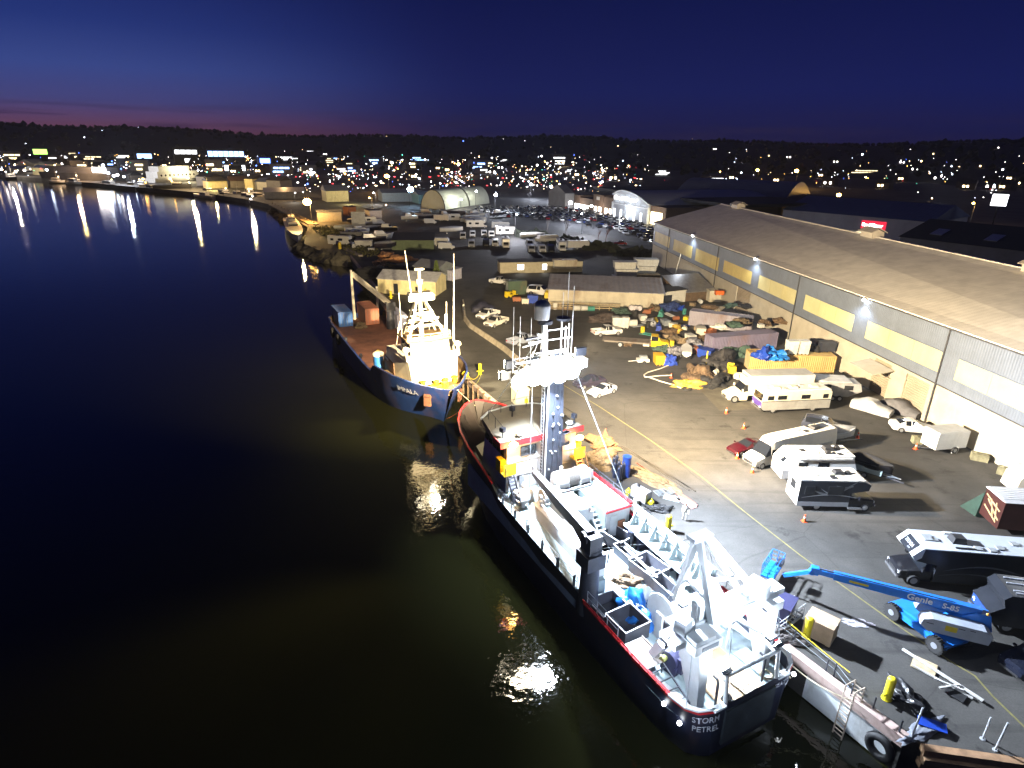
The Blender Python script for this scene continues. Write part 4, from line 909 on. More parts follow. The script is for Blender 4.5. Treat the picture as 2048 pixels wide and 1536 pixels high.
def pickup(name, label, loc, rz, pm, group=None, bed=None, glass=True, L=5.4, bedm=None):
    t = thing(name, label, 'pickup truck', loc, rz, group)
    S = [(2.65, .5, .84, .9, .74, .66), (2.5, .36, 1.0, 1.05, .9, .8), (1.6, .34, 1.10, 1.16, .96, .8), (1.25, .34, 1.12, 1.2, .96, .8), (.6, .34, 1.14, 1.74, .96, .70), (-.1, .34, 1.15, 1.78, .96, .70), (-.18, .34, 1.15, 1.78, .96, .70), (-.52, .34, 1.15, 1.75, .96, .70), (-.62, .34, 1.15, 1.2, .96, .8)]
    body, gl = MB(), MB(); rings = []
    for x, zb, zs, zt, ws, wt in S:
        h = [(ws * .95, zb), (ws, zb + (zs - zb) * .5), (ws * .985, zs), (wt, zt), (wt * .55, zt + .02)]
        rings.append([(x, y, z) for y, z in h] + [(x, -y, z) for y, z in h[::-1]])
    for i in range(len(S) - 1):
        for k in range(10):
            q = [rings[i][k], rings[i][(k + 1) % 10], rings[i + 1][(k + 1) % 10], rings[i + 1][k]]
            g = (k in (2, 6) and i in (4, 6)) or (k in (3, 4, 5) and i in (3, 7)); (gl if g else body).add(q, [(0, 1, 2, 3)])
    body.add(rings[0], [tuple(range(10))]); body.add(rings[-1], [tuple(range(10))])
    for s in (1, -1): body.ob((1.05, s * 1.06, 1.25), (.16, .22, .2))
    body.build('cab', pm, t, smooth=38); gl.build('window', AUTOGL, t)
    b = MB(); b.bx(-2.7, -.66, .88, .96, .5, 1.15); b.bx(-2.7, -.66, -.96, -.88, .5, 1.15); b.bx(-2.72, -2.64, -.88, .88, .5, 1.12); b.bx(-.72, -.66, -.88, .88, .5, 1.15); b.bx(-2.64, -.72, -.88, .88, .5, .62, 1)
    b.build('bed', [bedm or pm, bed or PLAST], t)
    MB().bx(2.62, 2.74, -.9, .9, .42, .62).build('bumper', CHROME, t); MB().bx(-2.82, -2.72, -.9, .9, .42, .58).build('bumper', CHROME, t)
    MB().bx(2.6, 2.67, -.45, .45, .64, .86).build('grille', PLAST, t)
    lights(t, 2.56, -2.73, .72, .84, .85, .3, .18); wheels(t, (1.72, -1.7), .86, .38, .26)
    return t
def wheelcover(): pass
def box_rv(t, L, W, z0, z1, wm, roofm, prof=None, nose=.5, tail=.15):
    'coach body with rounded front and rear: x forward'
    h = L / 2
    pr = prof or [(-h, z0), (h - .25, z0), (h, z0 + .5), (h, z0 + (z1 - z0) * .45), (h - nose, z1 - .18), (h - nose - .25, z1), (-h + .2, z1), (-h, z1 - .2 - tail)]
    b = MB().prism(pr, 'y', -W / 2, W / 2); b.build('coach_body', wm, t)
    return pr
def side_windows(t, y, spans, z0, z1, frame=True):
    for a, b in spans:
        for s in ((1, -1) if y is None else (0,)):
            yy = y
            o = MB().bx(a, b, yy - .015, yy + .015, z0, z1).build('window', AUTOGL, t)
            if frame: MB().bx(a - .05, b + .05, yy - .008, yy + .008, z0 - .05, z1 + .05).build('frame', PLAST, o)
def roof_unit(t, x, y, z, sx=.95, sy=.75, sz=.3, m=None, name='roof_air_unit'):
    q = MB(); q.loft([[(x - sx / 2, y - sy / 2, z), (x + sx / 2, y - sy / 2, z), (x + sx / 2, y + sy / 2, z), (x - sx / 2, y + sy / 2, z)], [(x - sx * .4, y - sy * .4, z + sz), (x + sx * .36, y - sy * .4, z + sz), (x + sx * .36, y + sy * .4, z + sz), (x - sx * .4, y + sy * .4, z + sz)]])
    return q.build(name, m or PLAST, t)
def hatch(t, x, y, z, s=.5, m=None): return MB().ob((x, y, z + .05), (s, s, .1)).build('roof_hatch', m or M('hatch_grey', (.35, .36, .37), .5), t)
def cut_cab(t, x0, W, pm, zs=1.15, zr=2.0, L=2.4, van=False):
    'cutaway cab in front of a coach body starting at x0'
    S = [(x0 + L, .5, .82, .88, .8, .7), (x0 + L - .15, .36, 1.0, 1.06, .95, .84), (x0 + 1.15, .34, zs, zs + .08, W / 2 * .95, .86), (x0 + .95, .34, zs + .02, zs + .12, W / 2 * .96, .86), (x0 + .25, .34, zs + .05, zr, W / 2 * .97, .8), (x0, .34, zs + .05, zr, W / 2 * .97, .8)]
    body, gl = MB(), MB(); rings = []
    for x, zb, z_, zt, ws, wt in S:
        h = [(ws * .95, zb), (ws, zb + (z_ - zb) * .5), (ws * .985, z_), (wt, zt), (wt * .55, zt + .02)]
        rings.append([(x, y, z) for y, z in h] + [(x, -y, z) for y, z in h[::-1]])
    for i in range(len(S) - 1):
        for k in range(10):
            q = [rings[i][k], rings[i][(k + 1) % 10], rings[i + 1][(k + 1) % 10], rings[i + 1][k]]
            g = (k in (2, 6) and i in (4,)) or (k in (3, 4, 5) and i == 3) or (k in (2, 6) and i == 3); (gl if g else body).add(q, [(0, 1, 2, 3)])
    body.add(rings[0], [tuple(range(10))]); body.add(rings[-1], [tuple(range(10))])
    for s in (1, -1): body.ob((x0 + .85, s * (W / 2 + .1), zs + .25), (.14, .25, .32))
    body.build('cab', pm, t, smooth=38); gl.build('windscreen', AUTOGL, t)
    MB().bx(x0 + L - .03, x0 + L + .09, -.95, .95, .4, .6).build('bumper', CHROME, t); MB().bx(x0 + L - .06, x0 + L + .01, -.5, .5, .62, .86).build('grille', PLAST, t)
    for s in (1, -1): MB().ob((x0 + L - .08, s * .76, .86), (.1, .3, .18)).build('headlight', LAMPW, t)
def swoosh(mb, pts, w, y, m=0):
    'a curved band of paint, a few mm proud of the side'
    n = len(pts)
    top = [(x, z + w * math.sin(math.pi * (i + .3) / (n + .3)) / 2) for i, (x, z) in enumerate(pts)]; bot = [(x, z - w * math.sin(math.pi * (i + .3) / (n + .3)) / 2) for i, (x, z) in enumerate(pts)]
    for i in range(n - 1):
        mb.add([(top[i][0], y, top[i][1]), (top[i + 1][0], y, top[i + 1][1]), (bot[i + 1][0], y, bot[i + 1][1]), (bot[i][0], y, bot[i][1])], [(0, 1, 2, 3)], m)
WHITEP, OFFW = paint('white', (.66, .66, .64)), paint('off_white', (.60, .57, .50))
BLACKP, SILV = paint('black', (.012, .012, .015), .2), paint('silver', (.42, .44, .47), .3)
CREAMV = M('cream_coach', (.58, .55, .46), .4, noise=.1, dirt=(.35, .3, .22), dirt_amt=.12)
COVER = M('grey_car_cover', (.33, .34, .36), .75, noise=.2, scale=2, bump=.5)
def mid(a, b): return (at(*a) + at(*b)) / 2
# --- cars on the open yard
car('parked_car', 'dark sedan parked beside the silver coupe, left of it', 'car', mid((1156, 781), (1200, 763)), head((1200, 768), (1156, 776)) , 'sedan', paint('plum_black', (.022, .016, .026), .22))
car('parked_car', 'silver grey coupe with dark windscreen parked beside the dark sedan', 'car', mid((1180, 796), (1226, 780)), head((1226, 780), (1182, 794)), 'coupe', paint('silver_blue', (.46, .49, .55), .3))
car('parked_car', 'dark blue grey wagon parked alone behind the white camper van', 'car', at(1645, 862), head((1600, 850), (1690, 868)), 'suv', paint('slate', (.035, .04, .06), .25))
car('parked_car', 'dark red sports car parked left of the white camper van', 'car', at(1491, 903), head((1545, 885), (1460, 906)), 'coupe', paint('dark_red', (.035, .003, .006), .25))
car('parked_car', 'white sedan parked behind the white cargo trailer by the warehouse', 'car', at(1822, 862), head((1785, 855), (1855, 862)), 'sedan', WHITEP)
car('parked_car', 'black car with blue shine, nose only, at the lower right edge', 'car', at(2068, 1335), head((2110, 1300), (2020, 1325)), 'suv', paint('black_blue', (.008, .010, .02), .15))
def covered_car(label, loc, rz, m, seed):
    c = MB(); rn = random.Random(seed)
    prof = [(2.3, .75), (1.6, .95), (.9, 1.05), (.2, 1.5), (-.9, 1.5), (-1.7, 1.1), (-2.3, .95)]
    rings = []
    for x, z in prof:
        w = .95 - .12 * (abs(x) > 2)
        rings.append([(x + rn.uniform(-.05, .05), s * w * k + rn.uniform(-.04, .04), zz) for s, k, zz in ((1, 1.03, .05), (1, 1, z * .6), (1, .72, z), (-1, .72, z), (-1, 1, z * .6), (-1, 1.03, .05))])
    c.loft(rings); o = c.build('covered_car', m, smooth=60, loc=loc, rz=rz); return tag(o, label, 'car')
covered_car('car under a pale silver cover beside the warehouse wall', at(1742, 822), head((1712, 808), (1775, 826)), COVER, 1)
covered_car('car under a dark cover by the roller door', at(1800, 824), head((1775, 812), (1832, 832)), M('dark_car_cover', (.10, .10, .11), .8, noise=.3, scale=1.5, bump=.4), 2)
# --- pickups by the concrete barriers
h0 = head((1000, 632), (952, 648))
pickup('pickup_truck', 'white double pickup with open bed, nose to the barrier, next to the tarped heap', mid((950, 642), (1000, 630)), h0, WHITEP)
pickup('pickup_truck', 'white pickup nearest the concrete barrier, right of its twin', mid((965, 657), (1018, 645)), h0, OFFW)
pickup('pickup_truck', 'silver dark pickup with white box in its bed, at the end of the barrier', mid((1018, 692), (1068, 682)), head((1022, 692), (1066, 680)), paint('steel_blue', (.26, .29, .36), .3), bed=DARKST)
tag(MB().blob((0, 0, 0), (2.5, 1.6, 1.75), 3, .1, seed=4).build('tarped_heap', M('navy_tarp', (.016, .017, .035), .65, noise=.3, scale=2, bump=.6), smooth=50, loc=at(966, 622), rz=.3), 'heap under a dark navy tarp beside the white pickups', 'tarped heap')
pickup('pickup_truck', 'white pickup with brown load bed behind the yellow flatbed truck', mid((1178, 672), (1248, 668)), head((1178, 672), (1248, 666)), WHITEP, bed=M('brown_load', (.22, .12, .05), .8, noise=.4, scale=3))
# yellow cab flatbed
def flatbed():
    a, b = at(1240, 691), at(1325, 697); rz = math.atan2(b.y - a.y, b.x - a.x)
    t = thing('flatbed_truck', 'yellow cab flatbed truck with long grey empty bed', 'truck', a, rz)
    L = (b - a).length
    y = paint('yellow', (.70, .47, .01), .35)
    S = [(L + .95, .55, .95, 1.0, .7, .6), (L + .8, .5, 1.2, 1.26, .95, .8), (L - .25, .5, 1.36, 1.42, 1.0, .85), (L - .45, .5, 1.4, 1.5, 1.05, .9), (L - .85, .5, 1.45, 2.15, 1.05, .85), (L - 1.9, .5, 1.45, 2.2, 1.05, .85), (L - 1.95, .5, 1.45, 2.15, 1.05, .85)]
    bo, gl = MB(), MB(); rings = []
    for x, zb, zs, zt, ws, wt in S:
        h = [(ws * .95, zb), (ws, zb + (zs - zb) * .5), (ws * .985, zs), (wt, zt), (wt * .5, zt + .03)]; rings.append([(x, q, z) for q, z in h] + [(x, -q, z) for q, z in h[::-1]])
    for i in range(len(S) - 1):
        for k in range(10):
            q = [rings[i][k], rings[i][(k + 1) % 10], rings[i + 1][(k + 1) % 10], rings[i + 1][k]]; (gl if (k in (2, 6) and i == 4) or (k in (3, 4, 5) and i == 3) else bo).add(q, [(0, 1, 2, 3)])
    bo.add(rings[0], [tuple(range(10))]); bo.add(rings[-1], [tuple(range(10))])
    bo.build('cab', y, t, smooth=38); gl.build('window', AUTOGL, t)
    f = MB().bx(-2.9, L - 2.1, -1.2, 1.2, .95, 1.1); f.bx(-2.6, L, -.45, .45, .6, .95); f.bx(L - 2.12, L - 2.02, -1.2, 1.2, 1.1, 1.5); f.build('flat_bed', M('weathered_bed', (.17, .15, .13), .8, noise=.3, dirt=(.1, .06, .04)), t)
    MB().bx(L + .9, L + 1.05, -.95, .95, .45, .65).build('bumper', WHITEP, t); MB().bx(L - 3.2, L - 2.2, -1.1, -.6, .5, .85).build('tool_box', CREAMV, t)
    for s in (1, -1): put('wheel', wheel_mesh(.48, .3), t, (0, s * 1.0, .48)); put('wheel', wheel_mesh(.46, .26), t, (L, s * .92, .46))
    for s in (1, -1): MB().ob((L + .86, s * .7, .95), (.08, .2, .2)).build('headlight', LAMPW, t)
flatbed()
# white box truck
def box_truck():
    a, b = at(1447, 800), at(1610, 796); rz = math.atan2(a.y - b.y, a.x - b.x); L = (a - b).length
    t = thing('box_truck', 'white box truck with long cargo box parked behind the grey motorhome', 'truck', b, rz)
    W = 2.45
    MB().bx(0, L - 2.6, -W / 2, W / 2, 1.05, 3.65).build('cargo_box', CREAMV, t)
    MB().bx(-.02, L - 2.58, -W / 2 - .02, W / 2 + .02, 3.65, 3.72).build('box_roof', M('box_roof_grey', (.36, .37, .38), .5, noise=.15), t)
    MB().bx(L - 2.6, L - 2.2, -.9, .9, 2.4, 3.4).build('wind_fairing', CREAMV, t)
    cut_cab(t, L - 2.6, 2.3, CREAMV, 1.5, 2.55, 2.6); MB().bx(.3, L - 1, -.4, .4, .6, 1.05).build('chassis', DARKST, t)
    wheels(t, (L - .95, 2.2), .98, .5, .3)
    for k in (0,): MB().bx(2.9, 4.3, -1.1, -.7, .5, .95).build('fuel_tank', CHROME, t)
box_truck()
# old grey and white coach motorhome
def coach():
    a, b = at(1522, 828), at(1655, 822); rz = math.atan2(a.y - b.y, a.x - b.x); L = (a - b).length + .2
    c = (a + b) / 2 + Vector((-math.sin(rz), math.cos(rz), 0)) * -1.15
    t = thing('motorhome', 'old motorhome with white roof, silver lower side and purple nose', 'motorhome', c, rz)
    W = 2.35; h = L / 2
    lo = MB().prism([(-h, .45), (h - .35, .45), (h, .75), (h + .02, 1.6), (-h, 1.6)], 'y', -W / 2, W / 2); lo.build('lower_body', M('coach_silver', (.34, .345, .35), .4, .3, noise=.15, dirt=(.2, .19, .17), dirt_amt=.2), t)
    MB().bx(-h, h, -W / 2 - .012, W / 2 + .012, 1.57, 1.66).build('side_stripe', DARKST, t)
    up = MB().prism([(-h, 1.6), (h + .02, 1.6), (h - .15, 2.55), (h - .5, 2.85), (-h + .3, 2.85), (-h, 2.6)], 'y', -W / 2, W / 2); up.build('upper_body', CREAMV, t)
    MB().prism([(-h + .05, 2.82), (h - .45, 2.82), (h - .8, 2.98), (-h + .3, 2.98)], 'y', -W / 2 + .1, W / 2 - .1).build('roof', WHITEP, t)
    MB().add([(h + .03, -1.0, 1.65), (h + .03, 1.0, 1.65), (h - .12, 1.0, 2.5), (h - .12, -1.0, 2.5)], [(0, 1, 2, 3)]).build('windscreen', AUTOGL, t)
    MB().bx(h + .0, h + .04, -1.1, 1.1, .8, 1.5).build('nose_panel', paint('purple', (.07, .04, .22)), t)
    side_windows(t, W / 2 + .015, [(h - 1.4, h - .7), (h - 3.1, h - 2.0), (h - 6.2, h - 5.1), (-h + .5, -h + 1.1)], 1.85, 2.3)
    for x in (h - 2.0, 0.2, -h + 2.0): roof_unit(t, x, .2, 2.98, 1.0, .8, .22, OFFW)
    hatch(t, -1.2, -.3, 2.98); hatch(t, 1.5, .5, 2.98)
    MB().bx(h, h + .16, -1.15, 1.15, .45, .65).build('bumper', CHROME, t)
    for s in (1, -1): MB().ob((h + .05, s * .85, .85), (.06, .25, .2)).build('headlight', LAMPW, t)
    wheels(t, (h - 1.6, -h + 2.2), W / 2 - .17, .45, .28)
coach()
# grey horse trailer behind the coach
def horse_trailer():
    a, b = at(1640, 796), at(1706, 800); rz = math.atan2(b.y - a.y, b.x - a.x); L = (b - a).length
    t = thing('livestock_trailer', 'grey trailer with pale flat roof behind the motorhome, nose to the warehouse', 'trailer', a - Vector((math.cos(rz), math.sin(rz), 0)) * 1.0, rz); W = 2.4
    MB().prism([(0, .6), (L, .6), (L + 1.6, 1.4), (L + 1.3, 2.4), (0, 2.55)], 'y', -.6, W - .6).build('trailer_body', M('trailer_grey', (.30, .31, .33), .5, noise=.2), t)
    MB().prism([(-.2, 2.56), (L + .2, 2.56), (L + .1, 2.66), (-.2, 2.68)], 'y', -.75, W - .45).build('roof', M('pale_roof_sheet', (.45, .46, .48), .5, noise=.2), t)
    side_windows(t, -.615, [(L - .6, L + .4), (1.0, 1.8)], 1.6, 2.1)
    wheels(t, (2.2, 3.1), .7, .36, .24)
horse_trailer()
# --- campers in the middle of the yard
def class_c():
    a, b = at(1590, 1021), at(1722, 1024); rz = math.atan2(b.y - a.y, b.x - a.x); L = (b - a).length
    c = a.copy(); t = thing('motorhome', 'class C motorhome with black side, grey swirls and white roof, nearest of the camper row', 'motorhome', c, rz); W = 2.4
    # local: x from the rear, y from the near side to the far side
    bl = M('gloss_black_side', (.022, .024, .03), .25, noise=.25, scale=.7)
    MB().prism([(0, .55), (L - 1.3, .55), (L - 1.3, 1.9), (L + .25, 2.15), (L + .35, 2.75), (L - .3, 3.08), (0, 3.08)], 'y', .03, W - .03).build('coach_body', WHITEP, t)
    s = MB(); s.prism([(.03, .95), (L - 1.3, .95), (L - 1.3, 1.9), (L + .23, 2.15), (L + .33, 2.72), (L - .28, 3.0), (.03, 3.0)], 'y', 0, .03); s.build('black_side_panel', bl, t)
    s = MB(); s.bx(0, L - 1.3, -.004, .03, .5, .95); s.build('lower_skirt', M('skirt_grey', (.30, .31, .33), .4, noise=.15), t)
    MB().bx(-.05, L - .25, .0, W, 3.08, 3.15).build('roof', WHITEP, t)
    g = MB()
    swoosh(g, [(.6 + k * .42, 2.55 - .9 * math.sin(k * .33) + .02 * k) for k in range(12)], .24, -.006); swoosh(g, [(1.9 + k * .3, 2.3 - .55 * math.sin(k * .42)) for k in range(10)], .16, -.007, 1); swoosh(g, [(.3 + k * .5, 1.35 + .35 * math.sin(k * .3)) for k in range(11)], .12, -.007, 1); swoosh(g, [(3.2 + k * .25, 2.62 - .2 * math.sin(k * .5)) for k in range(7)], .22, -.007)
    g.build('swirl_graphic', [M('swirl_grey', (.13, .14, .15), .35), M('swirl_silver', (.28, .29, .31), .35)], t, fix=False)
    side_windows(t, -.01, [(.55, 1.35), (2.6, 3.9)], 1.75, 2.5)
    MB().bx(-.03, 0, .8, 1.7, 1.7, 2.5).build('rear_window', AUTOGL, t)
    rw = MB(); rw.add([(-.008, .1, .6), (-.008, .5, .6), (-.008, 1.9, 1.5), (-.008, 1.9, 1.1)], [(0, 1, 2, 3)]); rw.add([(-.008, 1.2, .7), (-.008, 1.6, .7), (-.008, .3, 1.55), (-.008, .15, 1.3)], [(0, 1, 2, 3)]); rw.build('rear_graphic', M('swirl_grey'), t, fix=False)
    sub = thing_part = bpy.data.objects.new('front_cab', None); COL.objects.link(sub); sub.parent = t; sub.location = (0, W / 2, 0)
    cut_cab(sub, L - 1.3, W, BLACKP, 1.15, 1.9, 2.5)
    roof_unit(t, L - 2.1, 1.3, 3.15, .9, .75, .34); roof_unit(t, L - 1.2, 1.35, 3.15, .4, .4, .25); hatch(t, 1.6, 1.0, 3.15); hatch(t, 2.6, 1.9, 3.15, .45, WHITEP); hatch(t, 3.0, .5, 3.15, .45, PLAST); MB().ob((3.4, 1.3, 3.19), (1.1, .8, .06)).build('solar_panel', M('panel_grey', (.22, .24, .20), .4), t)
    MB().bx(L - 1.4, L - .2, -.35, 0, .42, .5).build('entry_step', CHROME, t)
    for x in (1.9,): 
        for y in (.2, W - .2): put('wheel', wheel_mesh(.4, .26), t, (x, y, .4))
    for y in (.2, W - .2): put('wheel', wheel_mesh(.4, .26), t, (L + .3, y, .4))
class_c()
def white_c():
    a, b = at(1560, 968), at(1706, 968); rz = math.atan2(b.y - a.y, b.x - a.x); L = (b - a).length * .97
    t = thing('motorhome', 'white motorhome with slanted rear, between the camper van and the black sided one', 'motorhome', a, rz); W = 2.35
    MB().prism([(0, .6), (L, .6), (L + .3, 1.3), (L, 2.1), (L - .3, 2.95), (.75, 2.95), (.0, 2.0)], 'y', 0, W).build('coach_body', WHITEP, t)
    MB().prism([(-.01, .6), (L, .6), (L, .85), (-.01, 1.5)], 'y', -.012, 0).build('grey_skirt', M('skirt_grey'), t)
    MB().bx(.9, L - .2, -.02, W + .02, 2.95, 3.02).build('roof', WHITEP, t)
    MB().bx(1.3, L - .5, -.25, 0.05, 2.72, 2.86).build('awning_roll', M('awning_grey', (.33, .34, .36), .5), t)
    MB().add([(.42, .4, 2.55), (.42, 1.0, 2.55), (.08, 1.0, 2.1), (.08, .4, 2.1)], [(0, 1, 2, 3)]).build('rear_window', AUTOGL, t)
    side_windows(t, -.015, [(1.5, 2.3), (3.4, 4.4)], 1.7, 2.3)
    roof_unit(t, L - 2.2, 1.4, 3.02, 1.0, .8, .36); roof_unit(t, L - 1.2, 1.6, 3.02, .5, .45, .3); roof_unit(t, L - 2.6, .6, 3.02, .5, .45, .3); hatch(t, 1.6, 1.4, 3.02); hatch(t, 2.2, 1.2, 3.02, .4, PLAST); hatch(t, L - .8, .9, 3.02, .5); hatch(t, L - 1.5, .4, 3.02, .4, PLAST); hatch(t, 3.3, .7, 3.02, .5)
    for x in (1.7, L - 1.0):
        for y in (.15, W - .15): put('wheel', wheel_mesh(.38, .25), t, (x, y, .38))
white_c()
def camper_van():
    a, b = at(1512, 942), at(1668, 905); rz = math.atan2(a.y - b.y, a.x - b.x); L = (a - b).length
    c = b + Vector((-math.sin(rz), math.cos(rz), 0)) * -1.05
    t = thing('camper_van', 'white high roofed camper van with sloping bonnet facing the ship', 'camper van', c, rz); W = 2.1
    S = [(L + .15, .45, .75, .82, .75, .65), (L, .35, .95, 1.02, .9, .8), (L - .75, .32, 1.2, 1.27, .98, .85), (L - .95, .32, 1.25, 1.35, 1.0, .86), (L - 1.75, .32, 1.4, 2.35, 1.03, .80), (L - 2.2, .32, 1.45, 2.75, 1.04, .82), (L - 3.2, .32, 1.5, 2.85, 1.05, .84), (.2, .32, 1.5, 2.85, 1.05, .84), (0, .36, 1.45, 2.75, 1.02, .8)]
    bo, gl = MB(), MB(); rings = []
    for x, zb, zs, zt, ws, wt in S:
        h = [(ws * .96, zb), (ws, zb + (zs - zb) * .5), (ws, zs), (wt, zt), (wt * .5, zt + .05)]; rings.append([(x, q, z) for q, z in h] + [(x, -q, z) for q, z in h[::-1]])
    for i in range(len(S) - 1):
        for k in range(10):
            q = [rings[i][k], rings[i][(k + 1) % 10], rings[i + 1][(k + 1) % 10], rings[i + 1][k]]; (gl if (k in (3, 4, 5) and i == 3) or (k in (2, 6) and i == 3) else bo).add(q, [(0, 1, 2, 3)])
    bo.add(rings[0], [tuple(range(10))]); bo.add(rings[-1], [tuple(range(10))])
    bo.build('body', OFFW, t, smooth=38); gl.build('windscreen', AUTOGL, t)
    MB().bx(.6, L - 2.4, 1.045, 1.06, 1.0, 1.5).build('side_band', M('skirt_grey'), t); MB().bx(L - 2.6, L - 1.8, 1.02, 1.05, 1.45, 2.0).build('side_window', AUTOGL, t)
    MB().bx(L + .1, L + .2, -.6, .6, .5, .8).build('grille', PLAST, t)
    for s in (1, -1): MB().ob((L + .02, s * .72, .92), (.14, .26, .2)).build('headlight', LAMPW, t)
    roof_unit(t, 2.6, .1, 2.9, .95, .75, .3); MB().ob((1.3, -.1, 2.95), (1.2, .8, .05)).build('solar_panel', DARKST, t); hatch(t, 4.0, .3, 2.9, .4, PLAST); hatch(t, 3.0, -.5, 2.9, .35, PLAST); hatch(t, 4.6, -.3, 2.9, .5)
    wheels(t, (L - .8, 1.4), .92, .36, .24)
camper_van()
def boat_hull(L, W, H, m, parent=None, name='hull', deck=None):
    b = MB(); rings = []
    for f, w in ((0, .82), (.25, .95), (.5, 1), (.7, .9), (.85, .62), (.95, .28), (1, .03)):
        x = f * L; hw = W / 2 * w; k = H * (1 + .25 * f * f)
        rings.append([(x, hw, k), (x, hw * .86, k * .45), (x, 0, .0 + .35 * H * f ** 4), (x, -hw * .86, k * .45), (x, -hw, k)])
    b.loft(rings); return b.build(name, m, parent, smooth=50)
def boat_trailer(name, label, loc, rz, L, W, H, m, cov=None, cabin=False, lift=.55, group=None):
    t = thing(name, label, 'boat', loc, rz, group)
    o = boat_hull(L, W, H, m, t); o.location.z = lift
    if cov: 
        c = MB(); rings = []
        for f, w, z in ((0, .8, .25), (.25, .95, .5), (.5, 1, .6), (.75, .85, .45), (.93, .3, .2), (1.0, .05, .1)):
            x = f * L; hw = W / 2 * w; k = lift + H * (1 + .25 * f * f); rings.append([(x, hw * 1.04, k - .15), (x, hw * .5, k + z * .7), (x, 0, k + z), (x, -hw * .5, k + z * .7), (x, -hw * 1.04, k - .15)])
        c.loft(rings); c.build('boat_cover', cov, t, smooth=60)
    if cabin:
        c = MB(); k = lift + H; c.loft([[(L * .25, -W * .32, k), (L * .68, -W * .28, k), (L * .68, W * .28, k), (L * .25, W * .32, k)], [(L * .28, -W * .28, k + 1.2), (L * .55, -W * .24, k + 1.2), (L * .55, W * .24, k + 1.2), (L * .28, W * .28, k + 1.2)]]); c.build('cabin', WHITEP, t)
        MB().add([(L * .655, -W * .25, k + .35), (L * .655, W * .25, k + .35), (L * .575, W * .22, k + 1.05), (L * .575, -W * .22, k + 1.05)], [(0, 1, 2, 3)]).build('cabin_window', AUTOGL, t)
    f = MB()
    for s in (1, -1): f.beam((.2, s * W * .35, lift - .1), (L * .8, s * W * .2, lift - .08), .1); 
    f.beam((L * .75, 0, lift - .1), (L + 1.2, 0, .5), .1); f.build('trailer_frame', DARKST, t)
    for s in (1, -1): put('wheel', wheel_mesh(.32, .2), t, (L * .3, s * W * .42, .32))
    return t
boat_trailer('boat_on_trailer', 'boat under a pale grey cover behind the white camper van', at(1600, 893), head((1600, 893), (1690, 888)), 6.2, 2.2, 1.2, SILV, COVER)
boat_trailer('boat_on_trailer', 'black boat on a trailer behind the white motorhome', at(1672, 925), head((1672, 925), (1738, 950)), 5.2, 2.1, 1.0, BLACKP, M('black_cover', (.02, .02, .022), .7, noise=.3, bump=.3))
def utility_trailer():
    a, b = at(1705, 940), at(1755, 965); rz = head((1705, 948), (1752, 962)); t = thing('utility_trailer', 'pale teal open utility trailer beside the motorhomes', 'trailer', a, rz)
    m = paint('pale_teal', (.36, .46, .48)); q = MB(); q.bx(0, 2.6, -.8, .8, .55, .65)
    for s in (1, -1): q.bx(0, 2.6, s * .8 - .04, s * .8 + .04, .65, 1.15)
    for k in range(5): q.beam((k * .65, -.8, 1.15), (k * .65, .8, 1.15), .05)
    q.build('trailer_bed', m, t); d = MB(); d.beam((2.6, .3, .55), (4.2, 0, .5), .08); d.beam((2.6, -.3, .55), (4.2, 0, .5), .08); d.build('tow_bar', GREYST, t)
    for s in (1, -1): put('wheel', wheel_mesh(.3, .2), t, (1.2, s * .92, .3))
utility_trailer()
def cargo_trailer():
    a, b = at(1868, 909), at(1934, 903); c0 = at(1843, 890); rz = math.atan2(b.y - a.y, b.x - a.x); L = 3.9
    t = thing('cargo_trailer', 'plain white enclosed cargo trailer by the warehouse wall', 'trailer', a, rz); W = 2.0
    MB().prism([(0, .5), (L, .5), (L, 2.45), (.1, 2.45), (0, 2.35)], 'y', 0, W).build('trailer_box', WHITEP, t)
    MB().bx(.05, L - .03, .03, W - .03, 2.45, 2.49).build('roof', M('box_roof_grey'), t)
    for y in (-.08, W + .08): put('wheel', wheel_mesh(.36, .2), t, (L * .62, y, .36)); MB().tor((L * .62, y, .36), (0, 1, 0), .45, .06, 12, 5, arc=.5).build('mudguard', WHITEP, t)
    d = MB(); d.beam((0, .5, .5), (-1.2, 1, .45), .09); d.beam((0, 1.5, .5), (-1.2, 1, .45), .09); d.build('tow_bar', DARKST, t)
cargo_trailer()
